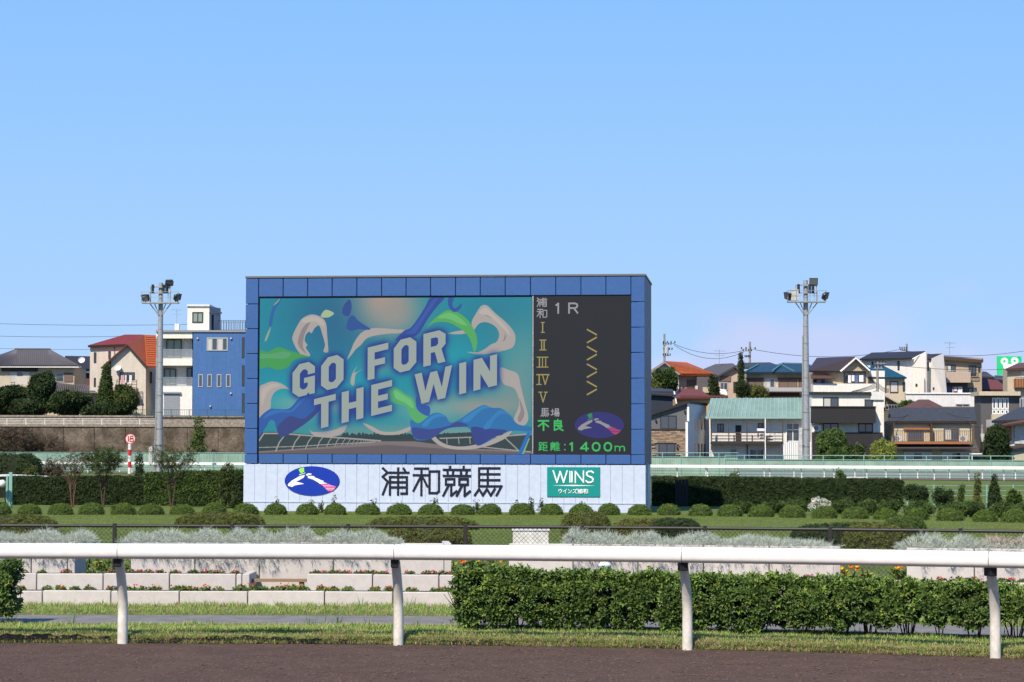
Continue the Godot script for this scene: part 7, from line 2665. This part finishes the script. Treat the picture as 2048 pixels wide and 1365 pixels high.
	put("body", b.done(), M["post green"], gl)
	b = MB.new()
	b.lathe([Vector2(0.085, 0.545), Vector2(0.085, 0.565), Vector2(0.05, 0.60), Vector2(0.0, 0.612)], Vector3.ZERO, 16)
	put("cap", b.done(), M["white paint"], gl)


# ---------------------------------------------------------------- foreground: rail, verge, hedge, dirt
func build_foreground() -> void:
	# running rail of the home straight
	var posts := [-13.3, -10.3, -7.25, -4.21, -1.22, 1.86, 4.92, 7.9, 10.8, 13.6]
	var org := along(posts[0], 0.0)
	var rail := thing("near_running_rail", "thick white running rail on curved posts beside the dirt track", "rail", org)
	var over := -0.30                                     # the rail hangs this far over the track
	for i in posts.size() - 1:
		var b := MB.new()
		var rings := []
		var norms := []
		var steps := 10
		for k in steps + 1:
			var x := lerpf(posts[i] + 0.004, posts[i + 1] - 0.004, float(k) / steps)
			var m := rail_slope(x)
			var out := Vector3(-m, 0, -1).normalized()     # away from the camera
			var c := along(x, over, 1.012) - org
			var ring := []
			var nr := []
			for s in 20:
				var g := TAU * s / 20
				var cc := signf(cos(g)) * pow(absf(cos(g)), 0.72)
				var ss := signf(sin(g)) * pow(absf(sin(g)), 0.72)
				ring.append(c - out * cc * 0.095 + Vector3(0, ss * 0.083, 0))
				nr.append((-out * signf(cos(g)) * pow(absf(cos(g)), 1.28) * 0.083 + Vector3(0, signf(sin(g)) * pow(absf(sin(g)), 1.28) * 0.095, 0)).normalized())
			rings.append(ring)
			norms.append(nr)
		for k in steps:
			for s in 20:
				var t := (s + 1) % 20
				b.smooth(rings[k][s], rings[k + 1][s], rings[k + 1][t], norms[k][s], norms[k + 1][s], norms[k + 1][t])
				b.smooth(rings[k][s], rings[k + 1][t], rings[k][t], norms[k][s], norms[k + 1][t], norms[k][t])
		for s in range(1, 19):
			b.tri(rings[0][0], rings[0][s], rings[0][s + 1])
			b.tri(rings[steps][0], rings[steps][s + 1], rings[steps][s])
		put("rail_section", b.done(), M["rail white"], rail)
	for i in posts.size():
		var x: float = posts[i]
		var m := rail_slope(x)
		var out := Vector3(-m, 0, -1).normalized()
		var foot := along(x, 0.02) - org
		var path := []
		var radii := []
		for k in 11:
			var t := k / 10.0
			var y := lerpf(-0.05, 0.90, t)
			var bend := pow(clampf((y - 0.42) / 0.48, 0.0, 1.0), 1.5)
			path.append(foot + Vector3(0, y, 0) - out * bend * 0.26)
			radii.append(lerpf(0.057, 0.05, t))
		var b := MB.new()
		b.tube(path, radii, 14)
		put("post", b.done(), M["rail post"], rail)
		b = MB.new()
		var q: Vector3 = path[-1]
		var xf := Transform3D(Basis(Vector3.UP, along_turn(x)), q)
		b.chamfer_box(Vector3(-0.052, -0.055, -0.05), Vector3(0.026, 0.035, 0.08), 0.006, xf)
		put("bracket", b.done(), M["black rubber"], rail)
		b = MB.new()
		b.box(Vector3(-0.045, 0.02, -0.05), Vector3(0.045, 0.06, 0.03), xf)
		put("saddle", b.done(), M["rail post"], rail)

	# plastic edging along the verge, in wavy lengths
	var lens := [[-9.6, -7.2], [-7.15, -4.35], [-4.1, -1.4], [-1.0, 0.05], [0.35, 0.75], [1.35, 1.8], [3.2, 3.62]]
	for i in lens.size():
		var b := MB.new()
		var steps := 60
		var o0 := along(lens[i][0], 0.0)
		for k in steps:
			var xa := lerpf(lens[i][0], lens[i][1], float(k) / steps)
			var xb := lerpf(lens[i][0], lens[i][1], float(k + 1) / steps)
			var fade := clampf((lens[i][1] - lens[i][0]) * 0.5, 0.3, 1.0)
			var ha := (0.042 + (0.02 if i < 2 else 0.0) + 0.022 * sin(xa * 2.3 + i) + 0.010 * sin(xa * 17.0) + 0.008 * sin(xa * 41.0)) * fade
			var hb := (0.042 + (0.02 if i < 2 else 0.0) + 0.022 * sin(xb * 2.3 + i) + 0.010 * sin(xb * 17.0) + 0.008 * sin(xb * 41.0)) * fade
			var wa := 0.06 + 0.012 * sin(xa * 3.7)
			var wb := 0.06 + 0.012 * sin(xb * 3.7)
			var p := [along(xa, wa, 0.0), along(xb, wb, 0.0), along(xb, wb + 0.015, hb + 0.012), along(xa, wa + 0.015, ha + 0.012), along(xb, wb + 0.035, hb), along(xa, wa + 0.035, ha)]
			for j in 6:
				p[j] -= o0
			b.quad(p[0], p[1], p[2], p[3])
			b.quad(p[3], p[2], p[4], p[5])
		var e := put("edging_strip", b.done(), M["edging"], self)
		e.position = o0
		tag(e, ["black plastic edging strip at the far left of the verge", "black plastic edging strip left of the left rail post", "black plastic edging strip between the two left rail posts", "black plastic edging strip right of the second rail post", "short black edging scrap in the middle of the verge", "short black edging scrap beside the third rail post", "thin black edging scrap below the right part of the hedge"][i], "edging", "edging strips along the verge")

	# rough grass of the verge
	var places := []
	var colors := []
	var straw := [0.38, 0.30, 0.16]
	var patchy := FastNoiseLite.new()
	patchy.seed = 3
	patchy.frequency = 0.7
	for i in 60000:
		var x := rng.randf_range(-10.0, 10.5)
		var o := rng.randf_range(0.10, 2.02) if i % 8 < 4 else rng.randf_range(3.5, 5.42)
		if i % 8 >= 6:
			o = rng.randf_range(0.085, 0.75)
		if i % 16 == 5:
			o = rng.randf_range(0.06, 0.2)
		var pn := patchy.get_noise_2d(x * 1.3, o * 2.0)
		var hgt := rng.randf_range(0.045, 0.085) * (1.0 + 0.5 * pn)
		if o < 0.2:
			hgt *= 0.7
		elif o < 1.5:
			hgt *= 1.2
		if o > 1.55 and o < 2.3:
			hgt *= 0.62
		if o > 3.0 and o < 3.9:
			hgt *= 0.6
		if o > 4.9:
			hgt *= 1.25
		var dry := rng.randf() < (0.38 if o < 0.36 else 0.12 + 0.3 * maxf(0.0, -pn))
		var c := tint(straw, 0.25) if dry else tint([[0.225, 0.325, 0.07], [0.185, 0.285, 0.06], [0.27, 0.36, 0.09]][rng.randi() % 3] if rng.randf() < 0.75 else [0.30, 0.34, 0.11], 0.28)
		var y := 0.055 if o < 3.0 else 0.05
		places.append(Transform3D(Basis(Vector3.UP, rng.randf() * TAU) * Basis(Vector3.RIGHT, rng.randf_range(-0.25, 0.25)) * Basis.from_scale(Vector3(hgt * 1.15, hgt, hgt * 1.15)), along(x, o, y)))
		colors.append(c)
	for i in 9000:                                      # dry fringe hanging over the edge of the track
		var x := rng.randf_range(-9.5, 9.0)
		var o := rng.randf_range(0.045, 0.15)
		var hgt := rng.randf_range(0.03, 0.065)
		places.append(Transform3D(Basis(Vector3.UP, rng.randf() * TAU) * Basis(Vector3.RIGHT, rng.randf_range(0.1, 0.7)) * Basis.from_scale(Vector3(hgt * 1.5, hgt, hgt * 1.5)), along(x, o, 0.002 + 0.055 * clampf((o - 0.06) / 0.07, 0.0, 1.0))))
		colors.append(tint(straw if rng.randf() < 0.5 else [0.21, 0.28, 0.07], 0.3))
	for i in 110:                                     # taller tufts and seed stalks
		var x := rng.randf_range(-9.0, 9.0)
		var o := rng.randf_range(1.2, 2.1) if i % 3 else rng.randf_range(4.6, 5.3)
		var hgt := rng.randf_range(0.11, 0.2)
		places.append(Transform3D(Basis(Vector3.UP, rng.randf() * TAU) * Basis.from_scale(Vector3(hgt, hgt, hgt)), along(x, o, 0.05)))
		colors.append(tint(FRESH_GREEN[i % 3], 0.25))
	var gr := scatter("rough_grass", sprays[2], M["leaf matt"], places, colors, self)
	gr.set_meta("label", "rough green grass of the verge along the path")
	gr.set_meta("category", "grass")

	# harrowed dirt: clods lying on the track
	var clod := MB.new()
	var dirs := [Vector3(1, 0, 0), Vector3(0.3, 0, 0.9), Vector3(-0.8, 0, 0.6), Vector3(-0.7, 0, -0.7), Vector3(0.4, 0, -0.95)]
	for k in 5:
		clod.tri(dirs[(k + 1) % 5], dirs[k], Vector3(0.1, 0.75, -0.05))
	for i in range(0, clod.v.size(), 3):                  # the faces must look outwards
		if clod.n[i].y < 0.0:
			var s := clod.v[i + 1]
			clod.v[i + 1] = clod.v[i + 2]
			clod.v[i + 2] = s
			for j in 3:
				clod.n[i + j] = -clod.n[i + j]
	places = []
	colors = []
	for i in 34000:
		var x := rng.randf_range(-8.0, 8.5)
		var o := -4.6 * pow(rng.randf(), 0.85) + 0.06
		var s := 0.004 + 0.013 * pow(rng.randf(), 3.0)
		places.append(Transform3D(Basis(Vector3.UP, rng.randf() * TAU) * Basis.from_scale(Vector3(s * rng.randf_range(0.8, 1.8), s * 0.8, s)), along(x, o, 0.001)))
		colors.append(tint([0.085, 0.054, 0.042], 0.28))
	var cl := scatter("dirt_clods", clod.done(), M["petal"], places, colors, self)
	cl.set_meta("label", "loose crumbs of harrowed dirt on the track")
	cl.set_meta("category", "dirt")

	# leafy hedge behind the rail
	leafy_hedge("long_hedge", "long bright green leafy hedge between the rail and the path", rail_x(915, 1.3), rail_x(2130, 1.3) + 1.4, 1.32, 0.655, 0.53)
	leafy_hedge("short_hedge", "leafy hedge end reaching in at the left edge of the picture", rail_x(-330, 2.0), rail_x(38, 2.0), 2.0, 0.70, 0.70)


func leafy_hedge(called: String, label: String, x0: float, x1: float, oc: float, h0: float, h1: float) -> void:
	var org := along(x0, oc, 0.06)
	var t := thing(called, label, "hedge", org)
	var f := FastNoiseLite.new()
	f.seed = 17
	f.frequency = 1.6
	var f2 := FastNoiseLite.new()
	f2.seed = 29
	f2.frequency = 0.8
	var places := []
	var colors := []
	var twigs := MB.new()
	var span := x1 - x0
	var count := int(span * 2000)
	for i in count:
		var u := rng.randf()
		var x := x0 + u * span
		var h := lerpf(h0, h1, u) * (1.0 + 0.10 * f.get_noise_1d(x * 1.2))
		# under the leaves: closed near the left end, open among stems further right
		var open := clampf((u - 0.40) * 2.6, 0.04, 1.25) * (0.5 + 0.5 * f2.get_noise_1d(x * 2.4 + 5.0)) if called == "long_hedge" else 0.1
		var low := 0.07 + 0.38 * open
		var half := 0.36 * (1.0 + 0.22 * f.get_noise_2d(x * 1.5, 7.0))
		var v := pow(rng.randf(), 0.8)
		var y := lerpf(low, h, v)
		var side := rng.randf()
		var prof := half * sqrt(clampf(1.0 - pow(maxf(0.0, (y / h - 0.55) / 0.5), 2.2), 0.05, 1.0)) * lerpf(0.75, 1.0, clampf(y / 0.3, 0.0, 1.0))
		var oo := 0.0
		var nrm := Vector3.UP
		var deep := pow(rng.randf(), 2.0)
		if side < 0.62:
			oo = -prof * (1.0 - 0.4 * deep)
			nrm = Vector3(rng.randf_range(-0.4, 0.4), 0.5, 1.0)
		elif side < 0.85:
			y = h * (1.0 - 0.12 * deep) + rng.randf_range(-0.02, 0.035)
			oo = rng.randf_range(-0.9, 0.9) * half * 0.8
		else:
			oo = prof * (1.0 - 0.4 * deep)
			nrm = Vector3(0, 0.5, -1.0)
		if u < 0.012 or u > 0.99:
			oo = rng.randf_range(-1, 1) * prof
			x += rng.randf_range(-0.05, 0.05)
		var gap := f.get_noise_3d(x * 3.2, y * 3.2, oo * 2.0)
		if gap < -0.10 and side < 0.62:
			continue
		y += 0.03 * f.get_noise_2d(x * 4.0, oo * 3.0)
		var young := clampf((y / h - 0.72) * 2.2, 0.0, 1.0)
		var c: Array = FRESH_GREEN[rng.randi() % 3] if rng.randf() < 0.12 + 0.6 * young else MID_GREEN[rng.randi() % 3]
		if rng.randf() < 0.03:
			c = YELLOW_GREEN[1]
		places.append(Transform3D(leaf_basis(nrm.normalized(), rng.randf_range(0.040, 0.078), 0.8), along(x, oc + oo, 0.06 + y) - org))
		colors.append(tint(c, 0.24))
	for i in int(span * 26):                             # young shoots standing out of the top
		var u := rng.randf()
		var x := x0 + u * span
		var h := lerpf(h0, h1, u) * (1.0 + 0.10 * f.get_noise_1d(x * 1.2))
		var oo := rng.randf_range(-0.3, 0.25)
		var tall := rng.randf_range(0.02, 0.09)
		for k in 4:
			places.append(Transform3D(leaf_basis(Vector3(rng.randf_range(-0.3, 0.3), 1, 0.2), rng.randf_range(0.034, 0.055), 0.4), along(x + rng.randf_range(-0.012, 0.012), oc + oo, 0.06 + h + tall * k / 3.0) - org))
			colors.append(tint(FRESH_GREEN[rng.randi() % 2], 0.2))
	scatter("foliage", sprays[1], M["leaf"], places, colors, t)
	# stems: each shrub sends up a fan of them
	var sr := RandomNumberGenerator.new()
	sr.seed = 77
	var n := int(span / 0.36) + 1
	for i in n:
		var x := x0 + (i + 0.5) / n * span + sr.randf_range(-0.13, 0.13)
		var off := sr.randf_range(-0.1, 0.1)
		twigs = MB.new()
		for k in sr.randi_range(4, 9):
			var g := sr.randf() * TAU
			var sp := sr.randf_range(0.1, 0.34)
			var hh := lerpf(h0, h1, clampf((x - x0) / span, 0.0, 1.0))
			var p := along(x + cos(g) * 0.04, oc + off + sin(g) * 0.04, 0.04) - org
			var q := along(x + cos(g) * sp * 0.35 + sr.randf_range(-0.03, 0.03), oc + off + sin(g) * 0.11, 0.06 + hh * sr.randf_range(0.25, 0.45)) - org
			var r := along(x + cos(g) * sp, oc + off + sin(g) * 0.2, 0.06 + hh * sr.randf_range(0.55, 0.85)) - org
			twigs.tube([p, q, r], [sr.randf_range(0.006, 0.012), 0.006, 0.003], 5, false)
			twigs.tube([q, q.lerp(r, 0.5) + Vector3(sr.randf_range(-0.12, 0.12), 0.03, sr.randf_range(-0.05, 0.08))], [0.005, 0.002], 4, false)
		put("stems", twigs.done(), M["bark"], t)
	# dense inner twigs and leaves
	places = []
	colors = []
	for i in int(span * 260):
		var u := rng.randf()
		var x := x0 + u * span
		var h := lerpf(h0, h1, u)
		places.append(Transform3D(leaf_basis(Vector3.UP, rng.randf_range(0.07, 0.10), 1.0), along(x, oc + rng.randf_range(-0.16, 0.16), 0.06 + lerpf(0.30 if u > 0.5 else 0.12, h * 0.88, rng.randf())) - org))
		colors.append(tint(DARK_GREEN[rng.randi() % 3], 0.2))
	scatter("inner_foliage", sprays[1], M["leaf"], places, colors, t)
